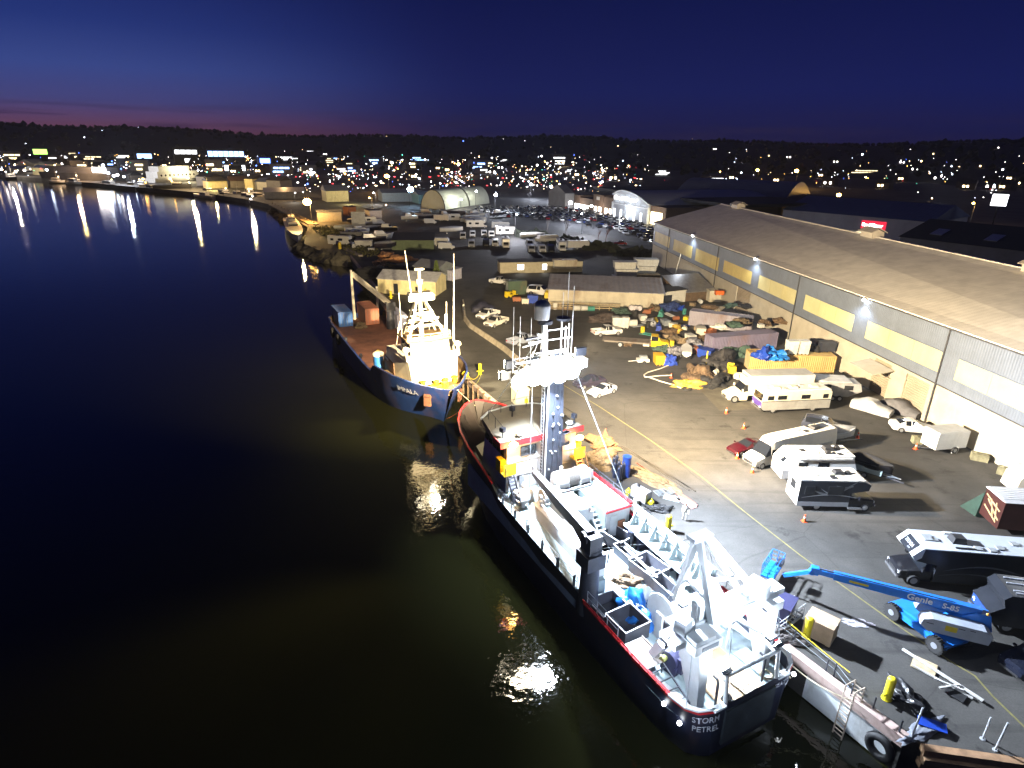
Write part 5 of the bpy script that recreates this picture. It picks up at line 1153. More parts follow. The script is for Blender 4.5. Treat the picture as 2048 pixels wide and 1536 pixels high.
# --- lower right: big black overcab motorhome, brown trailer, second black coach
def tioga():
    a = at(1830, 1166); b = at(2120, 1190); rz = math.atan2(a.y - b.y, a.x - b.x)
    t = thing('motorhome', 'black class C motorhome with white roof and lettered overcab, nose to the ship', 'motorhome', a, rz); W = 2.45; L = 8.5
    # local x=0 at the cab front axle; body runs to -x; near side is +y
    bl = M('gloss_black_side'); y0, y1 = -W + .35, .35; ym0 = (y0 + y1) / 2
    MB().prism([(-L, .5), (-.9, .5), (-.9, 1.95), (.65, 2.2), (.95, 2.6), (.35, 3.25), (-L, 3.25)], 'y', y0, y1).build('coach_body', bl, t)
    MB().bx(-L, .30, y0 - .03, y1 + .03, 3.25, 3.32).build('roof', M('pale_roof', (.52, .55, .60), .5, noise=.08, scale=.5), t)
    w = MB()
    for ya, yb in ((y0 - .02, y0 + .45), (y1 - .45, y1 + .02)): w.loft([[(.67, ya, 2.2), (.97, ya, 2.6), (.37, ya, 3.26), (.2, ya, 3.26), (.3, ya, 2.5)], [(.67, yb, 2.2), (.97, yb, 2.6), (.37, yb, 3.26), (.2, yb, 3.26), (.3, yb, 2.5)]])
    w.isl('overcab_corner', WHITEP, t)
    wt = M('white_lettering')
    text('TIOGA', .36, wt, t, (.72, ym0 - .62, 2.87), axes((0, 1, 0), (.73, 0, .68)), name='lettering', bold=.012)
    text('31M', .17, wt, t, (.87, ym0 + .1, 2.70), axes((0, 1, 0), (.73, 0, .68)), name='lettering')
    sub = bpy.data.objects.new('front_cab', None); COL.objects.link(sub); sub.parent = t; sub.location = (0, (y0 + y1) / 2, 0); cut_cab(sub, -.9, W * .92, BLACKP, 1.2, 2.0, 2.3)
    g = MB(); swoosh(g, [(-1.4 - k * .55, 1.5 + .6 * math.sin(k * .3)) for k in range(12)], .14, y1 + .006); swoosh(g, [(-1.2 - k * .5, 1.1 + .3 * math.sin(k * .35)) for k in range(12)], .1, y1 + .007); g.build('swirl_graphic', M('swirl_grey'), t, fix=False)
    ym = (y0 + y1) / 2
    roof_unit(t, -2.6, ym - .1, 3.32, 1.0, .85, .42); roof_unit(t, -2.4, ym - 1.0, 3.32, .8, .3, .12, WHITEP); hatch(t, -.6, ym - .2, 3.32, .75); hatch(t, -1.0, ym, 3.32, .4)
    for x, y in ((-3.6, .75), (-4.5, .85), (-5.2, .5), (-6.6, -.2)): hatch(t, x, ym + y, 3.32, .45)
    MB().bx(-3.4, -2.0, ym + .85, ym + .95, 3.34, 3.42).build('antenna', PLAST, t)
    for x in (.35, -6.0):
        for y in (y0 + .15, y1 - .15): put('wheel', wheel_mesh(.42, .28), t, (x, y, .42))
tioga()
def brown_trailer():
    a, b = at(1938, 1040), at(2010, 1052); t = thing('enclosed_trailer', 'dark brown enclosed trailer with gold strokes and white ribbed roof, green canvas rear', 'trailer', at(1990, 1068), head((1990, 1068), (2090, 1075)))
    br = M('maroon_black', (.05, .018, .016), .3, noise=.2)
    MB().bx(0, 7, 0, 2.5, .5, 3.1).build('trailer_body', br, t)
    rf = MB().hexa([(-.1, -.1, 3.1), (7, -.1, 3.1), (7, 2.6, 3.1), (-.1, 2.6, 3.1), (-.1, .2, 3.3), (7, .2, 3.3), (7, 2.3, 3.3), (-.1, 2.3, 3.3)])
    for k in range(7): rf.bx(-.12, 7, .2 + k * .33, .27 + k * .33, 3.3, 3.36)
    rf.build('ribbed_roof', M('roof_white_rib', (.6, .62, .66), .5, noise=.1), t)
    g = MB()
    for p0, p1 in (((-.006, 2.3, 2.6), (-.006, .3, 2.0)), ((-.006, 2.0, 2.3), (-.006, .2, 1.2)), ((-.006, 2.2, 1.6), (-.006, .4, .9)), ((-.006, 1.6, 2.5), (-.006, .9, 1.1)), ((-.006, .9, 2.5), (-.006, .5, 1.0))): g.beam(p0, p1, .05, .14)
    g.build('gold_graphic', M('gold_graphic', (.42, .30, .16), .5), t)
    MB().hexa([(-.2, 2.5, .1), (2.0, 2.5, .1), (2.0, 4.2, .1), (-.6, 4.2, .1), (-.05, 2.5, 2.6), (2.0, 2.5, 2.6), (2.0, 3.2, 1.8), (.1, 3.2, 1.8)]).build('green_canvas', M('dark_green_canvas', (.012, .035, .025), .8, noise=.3), t)
    for x in (4, 5):
        for y in (.1, 2.4): put('wheel', wheel_mesh(.4, .25), t, (x, y, .4))
brown_trailer()
def small_camper():
    t = thing('camper_trailer', 'white rounded camper behind the brown trailer at the right edge', 'caravan', at(2010, 985), head((2010, 985), (2080, 990)))
    MB().prism([(0, .6), (6, .6), (6, 2.6), (.9, 2.7), (.2, 2.0)], 'y', -1.1, 1.1).build('coach_body', OFFW, t); side_windows(t, -1.12, [(1.2, 2.4)], 1.5, 2.2); wheels(t, (3.5,), 1.0, .35, .22)
small_camper()
def black_coach():
    t = thing('motorhome', 'black motorhome with white roof stripes and blue nose at the right edge', 'motorhome', at(1985, 1240), head((2080, 1250), (1985, 1236)))
    W = 2.4; bl = M('gloss_black_side')
    # x=0 near front wheel, body to -x
    MB().prism([(-8, .5), (.4, .5), (1.0, .8), (1.05, 1.4), (.3, 2.0), (.5, 2.6), (.1, 3.0), (-8, 3.0)], 'y', -W / 2, W / 2).build('coach_body', bl, t)
    g = MB()
    for y in (-.9, -.3, .5, .75): g.bx(-8, -.1 - abs(y) * .2, y, y + .12, 3.0, 3.05)
    g.build('roof_rail', M('white_lettering'), t)
    MB().bx(1.0, 1.08, -1.0, 1.0, .75, 1.35).build('nose_panel', paint('mid_blue', (.02, .06, .22)), t); MB().bx(1.0, 1.2, -1.1, 1.1, .45, .65).build('bumper', CHROME, t)
    for s in (1, -1): MB().ob((1.07, s * .75, 1.05), (.08, .3, .2)).build('headlight', LAMPW, t)
    side_windows(t, W / 2 + .015, [(-2.2, -1.2), (-4.4, -3.2)], 1.6, 2.4); wheels(t, (-.2, -5.4), W / 2 - .15, .45, .28); roof_unit(t, -3, .1, 3.05, 1.1, .8, .3)
black_coach()
# --- the blue boom lift
def boom_lift():
    a, b = at(1868, 1303), at(1783, 1236); rz = math.atan2(b.y - a.y, b.x - a.x)
    mid_ = (a + b) / 2; L = (b - a).length
    # chassis: x along the near wheel pair, far side is -y
    t = thing('boom_lift', 'blue and grey boom lift with its long arm reaching over the yellow line', 'boom lift', mid_, rz)
    BL = M('lift_blue', (.015, .17, .62), .35, noise=.08, dirt=(.02, .05, .12), dirt_amt=.1); GR = M('lift_grey', (.32, .35, .40), .45, noise=.12)
    W = 2.3; sgn = -1
    ch = MB(); ch.prism([(-L / 2 - .5, .55), (L / 2 + .5, .55), (L / 2 + .55, .9), (.5, 1.15), (-.6, 1.1), (-L / 2 - .6, .85)], 'y', sgn * W + .2, -.2); ch.bx(-L / 2 - .55, L / 2 + .5, -.25, .05, .5, .95)
    for x in (-L / 2, L / 2): ch.beam((x, .1, .6), (x, sgn * W - .1, .6), .25)
    ch.build('chassis', BL, t)
    tm = MB(); tm.cyl((0, -.17, 0), (0, .17, 0), .55, n=22)
    for k in range(20):
        q = 2 * math.pi * k / 20; tm.ob((.54 * math.cos(q), 0, .54 * math.sin(q)), (.14, .34, .08), 0, 0, ry=-q + .2)
    tm.cyl((0, -.19, 0), (0, .19, 0), .21, n=14, m=1); me = tm.mesh('wheel', [TYRE, M('wheel_grey', (.20, .21, .24), .5)])
    for x in (-L / 2, L / 2):
        for y in (.05, sgn * W): put('wheel', me, t, (x, y, .56))
    # turntable: use world points for the arm
    inv = (Matrix.Translation(mid_) @ Matrix.Rotation(rz, 4, 'Z')).inverted()
    A = inv @ at(1960, 1225, 2.6); B = inv @ at(1600, 1133, 2.9)       # arm pivot and tip
    d = (B - A).normalized(); n = Vector((-d.y, d.x, 0)).normalized()
    nose = inv @ at(1840, 1235, 1.6); c = inv @ at(1905, 1250, 1.5)
    def tp(u, v, z): p = A + Vector((d.x, d.y, 0)).normalized() * u + n * v; return Vector((p.x, p.y, z))
    side = 1 if n.dot(inv.to_3x3() @ Vector((0, -1, 0))) > 0 else -1
    hd = MB()
    def hood(v0, v1, u0=-.5, u1=3.3):
        pr = [(u0, 1.15), (u1 - .5, 1.15), (u1, 1.5), (u1 - .1, 1.95), (u1 - .6, 2.15), (u0 + .3, 2.1), (u0 - .1, 1.8)]
        hd.loft([[tp(u, v, z) for u, z in pr] for v in (v0, v1)])
    hood(side * .35, side * 1.25); hood(-side * .35, -side * 1.2); ho = hd.build('engine_cover', GR, t)
    si = MB(); si.hexa([tp(u, side * 1.252, z) for u, z in ((1.3, 1.5), (1.95, 1.5))] + [tp(u, side * 1.262, z) for u, z in ((1.95, 1.5), (1.3, 1.5))] + [tp(u, side * 1.252, z) for u, z in ((1.3, 1.9), (1.95, 1.9))] + [tp(u, side * 1.262, z) for u, z in ((1.95, 1.9), (1.3, 1.9))])
    si.build('warning_plate', YELP, ho)
    for u, z, w in ((.9, 1.85, .35), (.35, 1.9, .3), (2.6, 1.75, .4)):
        MB().hexa([tp(q, side * 1.251, z) for q in (u, u + w)] + [tp(q, side * 1.258, z) for q in (u + w, u)] + [tp(q, side * 1.251, z + .05) for q in (u, u + w)] + [tp(q, side * 1.258, z + .05) for q in (u + w, u)]).build('vent_slot', PLAST, ho)
    bs = MB(); bs.cyl(tp(1.3, 0, .9), tp(1.3, 0, 1.2), .7, n=18); bs.loft([[tp(-.6, v, 1.2), tp(2.8, v, 1.2), tp(2.2, v, 1.5), tp(.3, v, 2.7), tp(-.5, v, 2.7), tp(-.8, v, 1.6)] for v in (-.34, .34)]); bs.build('turntable', BL, t)
    ar = MB(); up = Vector((0, 0, 1))
    end = A.lerp(B, .80)
    def sec(p, w, h): return [p + n * w - up * h, p - n * w - up * h, p - n * w + up * h, p + n * w + up * h]
    ar.loft([sec(A, .23, .34), sec(A.lerp(B, .05), .23, .36), sec(end, .20, .26)]); ar.loft([sec(end - d * .1, .15, .19), sec(end + d * 1.1, .14, .17)])
    ar.cyl(tp(.8, 0, 2.0), A.lerp(B, .28) - up * .3, .12)
    ao = ar.build('main_boom', BL, t)
    MB().hexa([A.lerp(B, q) + n * side * s + up * z for z in (-.10, .06) for q, s in ((.60, .225), (.71, .218), (.71, .226), (.60, .233))]).build('yellow_strip', YELP, ao)
    wt = M('white_lettering'); rot = axes(-d if side > 0 and False else -d, up)
    # lettering on the near side of the arm, reading from the tip towards the pivot
    sidev = n * side
    rm = Matrix((-d, (up - d * up.dot(d)).normalized(), (-d).cross((up - d * up.dot(d)).normalized()))).transposed()
    if rm.col[2].dot(sidev) < 0: rm = Matrix((d, (up - d * up.dot(d)).normalized(), d.cross((up - d * up.dot(d)).normalized()))).transposed()
    p = A.lerp(B, .39) + sidev * .266 - up * .17
    wt = M('bright_lettering', (.85, .87, .9), .5, noise=0); text('Genie', .62, wt, ao, p, rm, name='lettering', bold=.014); p = A.lerp(B, .20) + sidev * .272 - up * .19; text('S-85', .54, wt, ao, p, rm, name='lettering', bold=.012)
    hs = MB(); hs.tube([tp(.6, side * .1, 2.75)] + [A.lerp(B, q) + up * (.36 - .1 * q) + n * side * .1 for q in (.15, .3, .45, .6, .75)] + [end + d * .9 + up * .2], .05, 6); hs.build('hydraulic_hose', PLAST, ao)
    tipm = MB(); e2 = end + d * 1.1; J = e2 + d * .25 - up * .15
    tipm.ob(e2 + d * .1, (.5, .4, .55), math.atan2(d.y, d.x)); K = inv @ at(1568, 1150, 1.35); tipm.beam(J, K, .22, .26); tipm.cyl(J + n * .2, J - n * .2, .2); jb = tipm.build('jib', BL, t)
    # work basket of tube rails
    p0, p1, p2 = inv @ at(1522, 1148, .9), inv @ at(1556, 1162, .9), inv @ at(1566, 1103, .9)
    e1 = (p1 - p0); e1.z = 0; e2_ = (p2 - p1); e2_.z = 0
    e1 = e1.normalized(); e2_ = (e2_ - e1 * e2_.dot(e1)).normalized(); bw, bl_ = .92, 2.3
    o = p0.copy(); o.z = .75
    cs = [o, o + e1 * bw, o + e1 * bw + e2_ * bl_, o + e2_ * bl_]
    bk = MB(); bk.hexa(cs + [q + up * .09 for q in cs]); fl = bk.build('basket_floor', BL, t)
    rl = MB()
    for h in (.4, .75, 1.1):
        for i in range(4): rl.cyl(cs[i] + up * h, cs[(i + 1) % 4] + up * h, .028, n=6)
    for i in range(4):
        k = 5 if i % 2 else 2
        for j in range(k): q = cs[i].lerp(cs[(i + 1) % 4], j / k); rl.cyl(q, q + up * 1.1, .026, n=6)
    rl.build('basket_rail', BL, t)
    m_ = cs[1].lerp(cs[2], .5); MB().ob(m_ + up * .95, (.7, .4, .3), math.atan2(e2_.y, e2_.x)).build('control_box', DARKST, t)
    MB().sph(tp(-.3, side * .3, 2.8), .1, 8, 5).build('beacon', M('beacon_amber', (.7, .3, .05), .3), t)
boom_lift()
# --- traffic cones
_c = MB(); _c.cyl((0, 0, .03), (0, 0, .72), .17, .035, n=12); _c.bx(-.2, .2, -.2, .2, 0, .035)
CONE = _c.mesh('cone_body', M('cone_orange', (.75, .09, .02), .5, noise=.15, scale=5), 40)
_b = MB().cyl((0, 0, .36), (0, 0, .52), .118, .085, n=12, cap=False); CBAND = _b.mesh('cone_band', M('cone_band_grey', (.5, .48, .46), .5))
for i, (x, y, l) in enumerate([(1608, 1043, 'orange cone beside the black sided motorhome'), (1504, 945, 'orange cone under the nose of the camper van'), (1474, 917, 'orange cone between the red car and the camper van'), (1452, 826, 'orange cone in front of the old motorhome'), (1487, 857, 'orange cone alone above the red car'), (1831, 898, 'orange cone at the tow bar of the cargo trailer'), (1715, 876, 'orange cone behind the dark wagon'), (1342, 756, 'orange cone at the white hose loop')]):
    t = thing('traffic_cone', l, 'traffic cone', at(x, y), i, 'traffic cones around the yard'); put('cone_body', CONE, t); put('band', CBAND, t)
# ================================================================== yard goods, sheds, quay
def base2(pa, pb):
    a, b = at(*pa), at(*pb); return a, math.atan2(b.y - a.y, b.x - a.x), (b - a).length
def one(mb, name, mats, label, cat, loc, rz=0.0, group=None, smooth=None):
    return tag(mb.build(name, mats, None, smooth, loc, rz), label, cat, group)
def corr(name, col, dirt=(.2, .1, .05), amt=.25): return ribbed('corrugated_' + name, col, .28, 0, .55, .7, dirt=dirt, dirt_amt=amt, depth=.05)
def container(label, pa, pb, m, H=2.6, W=2.44, L=None, loc=None, rz=None, doors=True, zb=.0):
    if loc is None: a, rz, l = base2(pa, pb); L = L or l
    else: a = loc
    t = thing('shipping_container', label, 'container', a, rz); z0 = .12 + zb
    MB().bx(.06, L - .06, .05, W - .05, z0, H - .02 + zb).build('container_walls', m, t)
    f = MB()
    for x in (0, L - .14):
        for y in (0, W - .14): f.bx(x, x + .14, y, y + .14, zb, H + zb)
    for y in (0, W - .12): f.bx(.14, L - .14, y, y + .12, zb, .14 + zb); f.bx(.14, L - .14, y + .002, y + .10, H - .12 + zb, H + .01 + zb)
    for x in (0, L - .12): f.bx(x, x + .12, .14, W - .14, H - .12 + zb, H + .01 + zb); f.bx(x, x + .12, .14, W - .14, zb, .14 + zb)
    f.build('container_frame', m, t)
    if doors:
        for k in (0, 1):
            d = MB().bx(-.03, .05, .14 + k * (W / 2 - .14), W / 2 - .01 + k * (W / 2 - .14), z0 + .02, H - .14 + zb); do = d.build('container_door', m, t)
            b = MB()
            for q in (.3, .75): y = .14 + k * (W / 2 - .14) + q * (W / 2 - .15); b.cyl((-.06, y, z0 + .05), (-.06, y, H - .2 + zb), .025, n=6)
            b.build('lock_bar', GREYST, do)
    return t
C_YEL, C_PUR, C_LIL, C_GRN = corr('ochre', (.50, .34, .13)), corr('purple_grey', (.17, .15, .23)), corr('lilac_grey', (.30, .28, .33)), corr('green', (.05, .085, .055))
C_BLU, C_ORG, C_WHT, C_CRM = corr('blue', (.03, .13, .42)), corr('rust_orange', (.44, .17, .10)), corr('white_blue', (.45, .48, .62)), corr('cream', (.55, .50, .38))
WOOD = M('grey_timber', (.24, .18, .11), .85, noise=.35, scale=2.5); WOODL = M('pale_timber', (.42, .33, .20), .8, noise=.3, scale=3)
TOTE = M('white_tote', (.56, .56, .52), .5, noise=.12, scale=2, dirt=(.3, .25, .18), dirt_amt=.2)
NETB = M('brown_net', (.13, .085, .05), .95, noise=.6, scale=3.5, bump=1.0); NETK = M('black_net', (.02, .02, .022), .95, noise=.6, scale=4, bump=1.0); NETG = M('green_net', (.05, .09, .07), .95, noise=.6, scale=4, bump=1.0); NETT = M('tan_net', (.14, .105, .065), .95, noise=.5, scale=3.5, bump=1.0); NETY = M('yellow_tarp', (.50, .33, .05), .7, noise=.35, scale=1.6, bump=.8)
BTARP = M('blue_tarp', (.015, .16, .52), .45, noise=.35, scale=1.8, bump=.8)
ORANGE = M('orange_plastic', (.65, .13, .02), .5, noise=.2, scale=3); BLUEP = M('blue_plastic', (.012, .045, .30), .4, noise=.2, scale=3); BRICK = M('rust_brown_paint'); GREENP = M('teal_plastic', (.04, .22, .18), .5, noise=.2)
def tote(label, loc, rz, s=(1.2, 1.0, 1.0), m=TOTE, group=None, z=0.0):
    b = MB(); a, c, h = s; b.loft([[(-a * .46, -c * .46, .12), (a * .46, -c * .46, .12), (a * .46, c * .46, .12), (-a * .46, c * .46, .12)], [(-a / 2, -c / 2, h * .93), (a / 2, -c / 2, h * .93), (a / 2, c / 2, h * .93), (-a / 2, c / 2, h * .93)]])
    b.bx(-a / 2 - .03, a / 2 + .03, -c / 2 - .03, c / 2 + .03, h * .93, h)
    for q in (-1, 0, 1): b.bx(q * a * .36 - .09, q * a * .36 + .09, -c * .45, c * .45, 0, .12)
    return one(b, 'tote_bin', m, label, 'bin', (loc[0], loc[1], z), rz, group)
def drum(label, loc, m, r=.3, h=.9, group=None, lay=None, z=0.0):
    b = MB()
    if lay is None:
        b.cyl((0, 0, 0), (0, 0, h), r, n=16)
        for q in (.02, .34, .66, .97): b.cyl((0, 0, h * q - .02), (0, 0, h * q + .02), r * 1.05, n=16)
    else:
        b.cyl((-h / 2, 0, r), (h / 2, 0, r), r, n=16)
        for q in (-.48, -.16, .16, .48): b.cyl((h * q - .02, 0, r), (h * q + .02, 0, r), r * 1.05, n=16)
    return one(b, 'drum', m, label, 'drum', (loc[0], loc[1], z), lay or 0, group, 40)
def heap(label, cat, p, size, m, seed=0, rough=.22, z=0.0, name='net_heap', strands=26, sm=None):
    b = MB().blob((0, 0, 0), size, 4, rough, 0, seed); rn = random.Random(seed)
    for k in range(strands):
        a = rn.uniform(0, 6.28); pts = []
        for j in range(7):
            q = a + j * .33 + rn.uniform(-.1, .1); e = .35 + .55 * rn.random()
            pts.append((size[0] * e * math.cos(q), size[1] * e * math.sin(q), size[2] * math.sqrt(max(0, 1 - e * e)) * 1.06 + .04))
        b.tube(pts, .035, 4, 1)
    o = one(b, name, [m, sm or m], label, cat, (at(*p) if len(p) == 2 else p) + Vector((0, 0, z)), rn.uniform(0, 3), None, 60); return o
def pallet_mesh():
    b = MB()
    for k in range(6): b.bx(-.6, .6, -.5 + k * .19, -.5 + k * .19 + .12, .12, .145)
    for x in (-.55, -.05, .45): b.bx(x, x + .1, -.5, .57, .02, .12)
    for y in (-.5, 0, .45): b.bx(-.6, .6, y, y + .12, 0, .02)
    return b
def lumber(label, loc, rz, n, L, m=WOOD, seed=0, w=.25, spread=.8, h=.06, name='lumber_pile', cat='lumber'):
    rn = random.Random(seed); b = MB()
    for k in range(n):
        z = .03 + (k // 4) * (h + .005); y = (k % 4) * (w + .03) - spread / 2; b.ob((rn.uniform(-.25, .25), y + rn.uniform(-.05, .05), z), (L * rn.uniform(.8, 1), w, h), rn.uniform(-.04, .04) if n < 12 else rn.uniform(-.25, .25))
    return one(b, name, m, label, cat, loc, rz)
# ---- containers
container('ochre corrugated container below the blue tarps, largest in the yard', (1497, 741), (1682, 748), C_YEL, L=12.2)
container('purple grey corrugated container behind the ochre one', (1424, 707), (1575, 694), C_PUR, L=12.2, H=2.6)
container('lilac grey container covered in salvage, nearest the middle roller door', (1376, 650), (1512, 668), C_LIL, L=11, H=2.7)
container('dark green container left of the ribbed roof shed', (1017, 590), (1060, 588), C_GRN, H=3.0, L=4.2)
container('cream container with orange box on top by the warehouse wall', (1418, 604), (1450, 604), C_CRM, H=2.4, L=5.0)
container('pale container raised on a dark frame behind the ribbed shed', (1108, 547), (1160, 546), C_CRM, H=2.2, L=6.1, zb=1.2)
# containers standing on the far ship (deck 0.32)
def ship_box(label, u0, v0, ang, L, m, H=2.6, W=2.44): 
    return container(label, None, None, m, H=H, W=W, L=L, loc=ip(u0, v0, .34), rz=ang)
ship_box('blue container at the outer stern corner of the blue ship', -.2, 2.2, I_ANG + math.pi, 6.06, C_BLU)
ship_box('rust orange container beside the crane of the blue ship', .3, -2.4, I_ANG + math.pi, 6.06, C_ORG, 2.9)
ship_box('pale blue open container on the quay side of the blue ship', 5.6, -5.9, I_ANG + math.pi, 6.06, C_WHT, 2.6, 1.7)
heap('heap of pale nets and rope between the ship containers', 'net heap', ip(1.2, 1.2, .34), (1.2, 1.0, .8), NETT, 31)
# things on top of the containers
def top(px, py, z): return at(px, py, z)
heap('crumpled blue tarp on the ochre container, next to the white totes', 'tarp', top(1545, 712, 2.65), (2.0, 1.3, 1.1), BTARP, 5, .3, name='blue_tarp', strands=0)
heap('second blue tarp bundle at the left end of the ochre container', 'tarp', top(1525, 714, 2.65), (1.2, 1.2, 1.3), BLUEP, 6, .3, name='blue_tarp', strands=0)
for i, (x, l) in enumerate([(1581, 'white stacked tote on the ochre container, left of the pair'), (1604, 'white stacked tote on the ochre container, right of the pair')]):
    p = top(x, 707, 2.65); tote(l, p, .05, (1.5, 1.2, 2.0), z=2.65)
tote('dark lidded crate on the ochre container near the wall', top(1650, 702, 2.65), .1, (2.4, 1.4, 1.5), DARKST, z=2.65)
heap('black net on the ochre container between totes and dark crate', 'net heap', top(1628, 700, 2.65), (1.4, 1.0, .9), NETK, 8)
for i, (x, y, m, l) in enumerate([(1440, 656, TOTE, 'white bagged net at the left end of the purple container'), (1467, 652, NETG, 'green grey net on the purple container'), (1482, 645, NETT, 'tan net on the purple container'), (1530, 648, NETB, 'brown timber and net pile on the purple container'), (1560, 645, NETB, 'brown pile at the wall end of the purple container')]):
    heap(l, 'net heap', top(x, y, 2.65), (1.4, 1.0, .7), m, 20 + i, strands=6)
tote('small white tote on the purple container', top(1521, 655, 2.65), .3, (1.0, .7, .6), z=2.65)
for i, (x, y, m, s, l) in enumerate([(1420, 616, NETB, (1.6, 1, .5), 'brown scrap pile on the lilac container'), (1460, 612, NETG, (2.2, .9, .4), 'grey pipe rack on the lilac container'), (1490, 614, NETK, (1.5, 1, .35), 'black mesh on the lilac container near the wall')]): heap(l, 'scrap heap', top(x, y, 2.75), s, m, 40 + i, strands=9)
lumber('grey planks leaning across the lilac container roof', top(1440, 618, 2.75), 1.0, 7, 4, WOODL, 3)
tote('orange box on the cream container by the wall', top(1438, 590, 2.4), 0, (1.8, 1.0, .9), ORANGE, z=2.42)
# ---- sheds and cabins
def shed(label, pa, pb, W, H, rise, wm, rm, name='shed', doors=(), win=(), mono=False, lit=(), over=.25, L=None, cat='shed'):
    a, rz, l = base2(pa, pb); L = L or l; t = thing(name, label, cat, a, rz)
    if mono: pr = [(0, 0), (W, 0), (W, H + rise), (0, H)]
    else: pr = [(0, 0), (W, 0), (W, H), (W / 2, H + rise), (0, H)]
    MB().prism(pr, 'x', 0, L).build('wall', wm, t)
    r = MB()
    def sl(y0, z0, y1, z1): r.hexa([(-over, y0, z0), (L + over, y0, z0), (L + over, y1, z1), (-over, y1, z1), (-over, y0, z0 + .1), (L + over, y0, z0 + .1), (L + over, y1, z1 + .1), (-over, y1, z1 + .1)])
    if mono: sl(-over, H - over * rise / W + .01, W + over, H + rise + over * rise / W + .01)
    else: k = rise / (W / 2); sl(-over, H - over * k + .01, W / 2, H + rise + .01); sl(W + over, H - over * k + .01, W / 2, H + rise + .012)
    r.build('roof', rm, t)
    for x, w, h in doors: MB().bx(x, x + w, -.04, .01, .05, h).build('door', DARKST, t)
    for x, w, z0, z1 in win: MB().bx(x, x + w, -.03, .01, z0, z1).build('window', GLASSD, t)
    for x, w, z0, z1 in lit: MB().bx(x, x + w, -.03, .01, z0, z1).build('lit_window', glow('lit_cabin_window', (1, .96, .85), 7), t)
    return t
RIBGREY = ribbed('grey_roof_sheet', (.26, .26, .30), 1.0, 0, .5, .6, dirt=(.14, .10, .08), dirt_amt=.3, depth=.1); RIBCRM = ribbed('pale_roof_sheet', (.78, .73, .55), .9, 0, .55, .7, dirt=(.3, .25, .15), dirt_amt=.2, depth=.1)
YELW = M('pale_yellow_wall', (.70, .62, .34), .7, noise=.12, dirt=(.3, .25, .12), dirt_amt=.2)
shed('pale yellow shed with ribbed white roof on the quay behind the blue ship', (757, 586), (838, 591), 7.5, 3.2, 1.3, YELW, RIBCRM, doors=[(3.6, 1.0, 2.3)], win=[(8.6, .8, 1.0, 1.9)], L=13.2)
shed('grey green shed behind the pale yellow shed', (828, 560), (858, 564), 7, 3.4, 1.2, M('grey_green_wall', (.16, .18, .19), .7), M('grey_roof_felt', (.17, .18, .21), .7), win=[(1, .9, 1, 2)], L=7.0)
shed('dark flat roofed shed by the boats, green wall', (784, 500), (826, 500), 12, 3.0, .8, M('green_wall', (.10, .13, .07), .8), M('black_roof_felt', (.03, .03, .035), .8), mono=True, L=13)
shed('workshop shed with long ribbed grey roof and cream wall', (1096, 607), (1240, 613), 8.2, 3.0, 1.5, C_CRM, RIBGREY, mono=True, L=23.5)
shed('long flat roofed cream cabin with two lit windows', (1000, 547), (1100, 545), 4, 2.8, .12, M('cabin_cream', (.42, .38, .27), .7, noise=.15), M('black_roof_felt'), 'site_cabin', mono=True, lit=[(4.6, 1.6, .9, 2.2), (11.2, 1.1, .8, 2.2)], cat='cabin', L=22)
shed('white trailer shed with black flat roof among the salvage', (1296, 613), (1352, 606), 5, 2.7, .15, M('shed_white', (.58, .56, .48), .6, noise=.12), M('black_roof_felt'), mono=True, L=10, doors=[(3.6, 2.6, 1.9)])
shed('open lean-to with shiny sloping metal roof by the warehouse wall', (1358, 604), (1412, 600), 7, 2.0, 2.2, M('leanto_brown', (.12, .08, .05), .8, noise=.3), M('shiny_sheet', (.30, .30, .32), .32, .5, noise=.2), 'lean_to', mono=True, L=9)
shed('small pale blue hut beside the conifer', (886, 559), (892, 560), 4, 2.4, .15, M('hut_pale', (.40, .40, .48), .6), M('hut_pale'), mono=True, L=2.6)
# ---- hedge-like conifer by the pale shed
def conifer(label, p, h, r, seed, m):
    t = thing('conifer', label, 'tree', at(*p)); rn = random.Random(seed)
    MB().cyl((0, 0, 0), (0, 0, h * .8), .18, .05, n=7).build('trunk', M('bark', (.05, .035, .025), .9), t)
    b = MB()
    for k in range(900):
        z = rn.random() ** 1.3; rr = r * (1 - z) * (.55 + .45 * rn.random()) + .1; a = rn.uniform(0, 6.28)
        c = Vector((rr * math.cos(a), rr * math.sin(a), .2 + z * h)); u = Vector((rn.uniform(-1, 1), rn.uniform(-1, 1), rn.uniform(-.4, 1))).normalized() * .22; v = u.orthogonal().normalized() * .13
        b.add([c - u - v, c + u - v * .3, c + u + v * .3, c - u + v], [(0, 1, 2, 3)])
    b.build('crown', m, t, fix=False); return t
conifer('dense green conifer standing between the grey shed and the pale hut', (874, 578), 6.2, 1.6, 1, M('conifer_green', (.06, .085, .015), .85, noise=.5, scale=1.5))
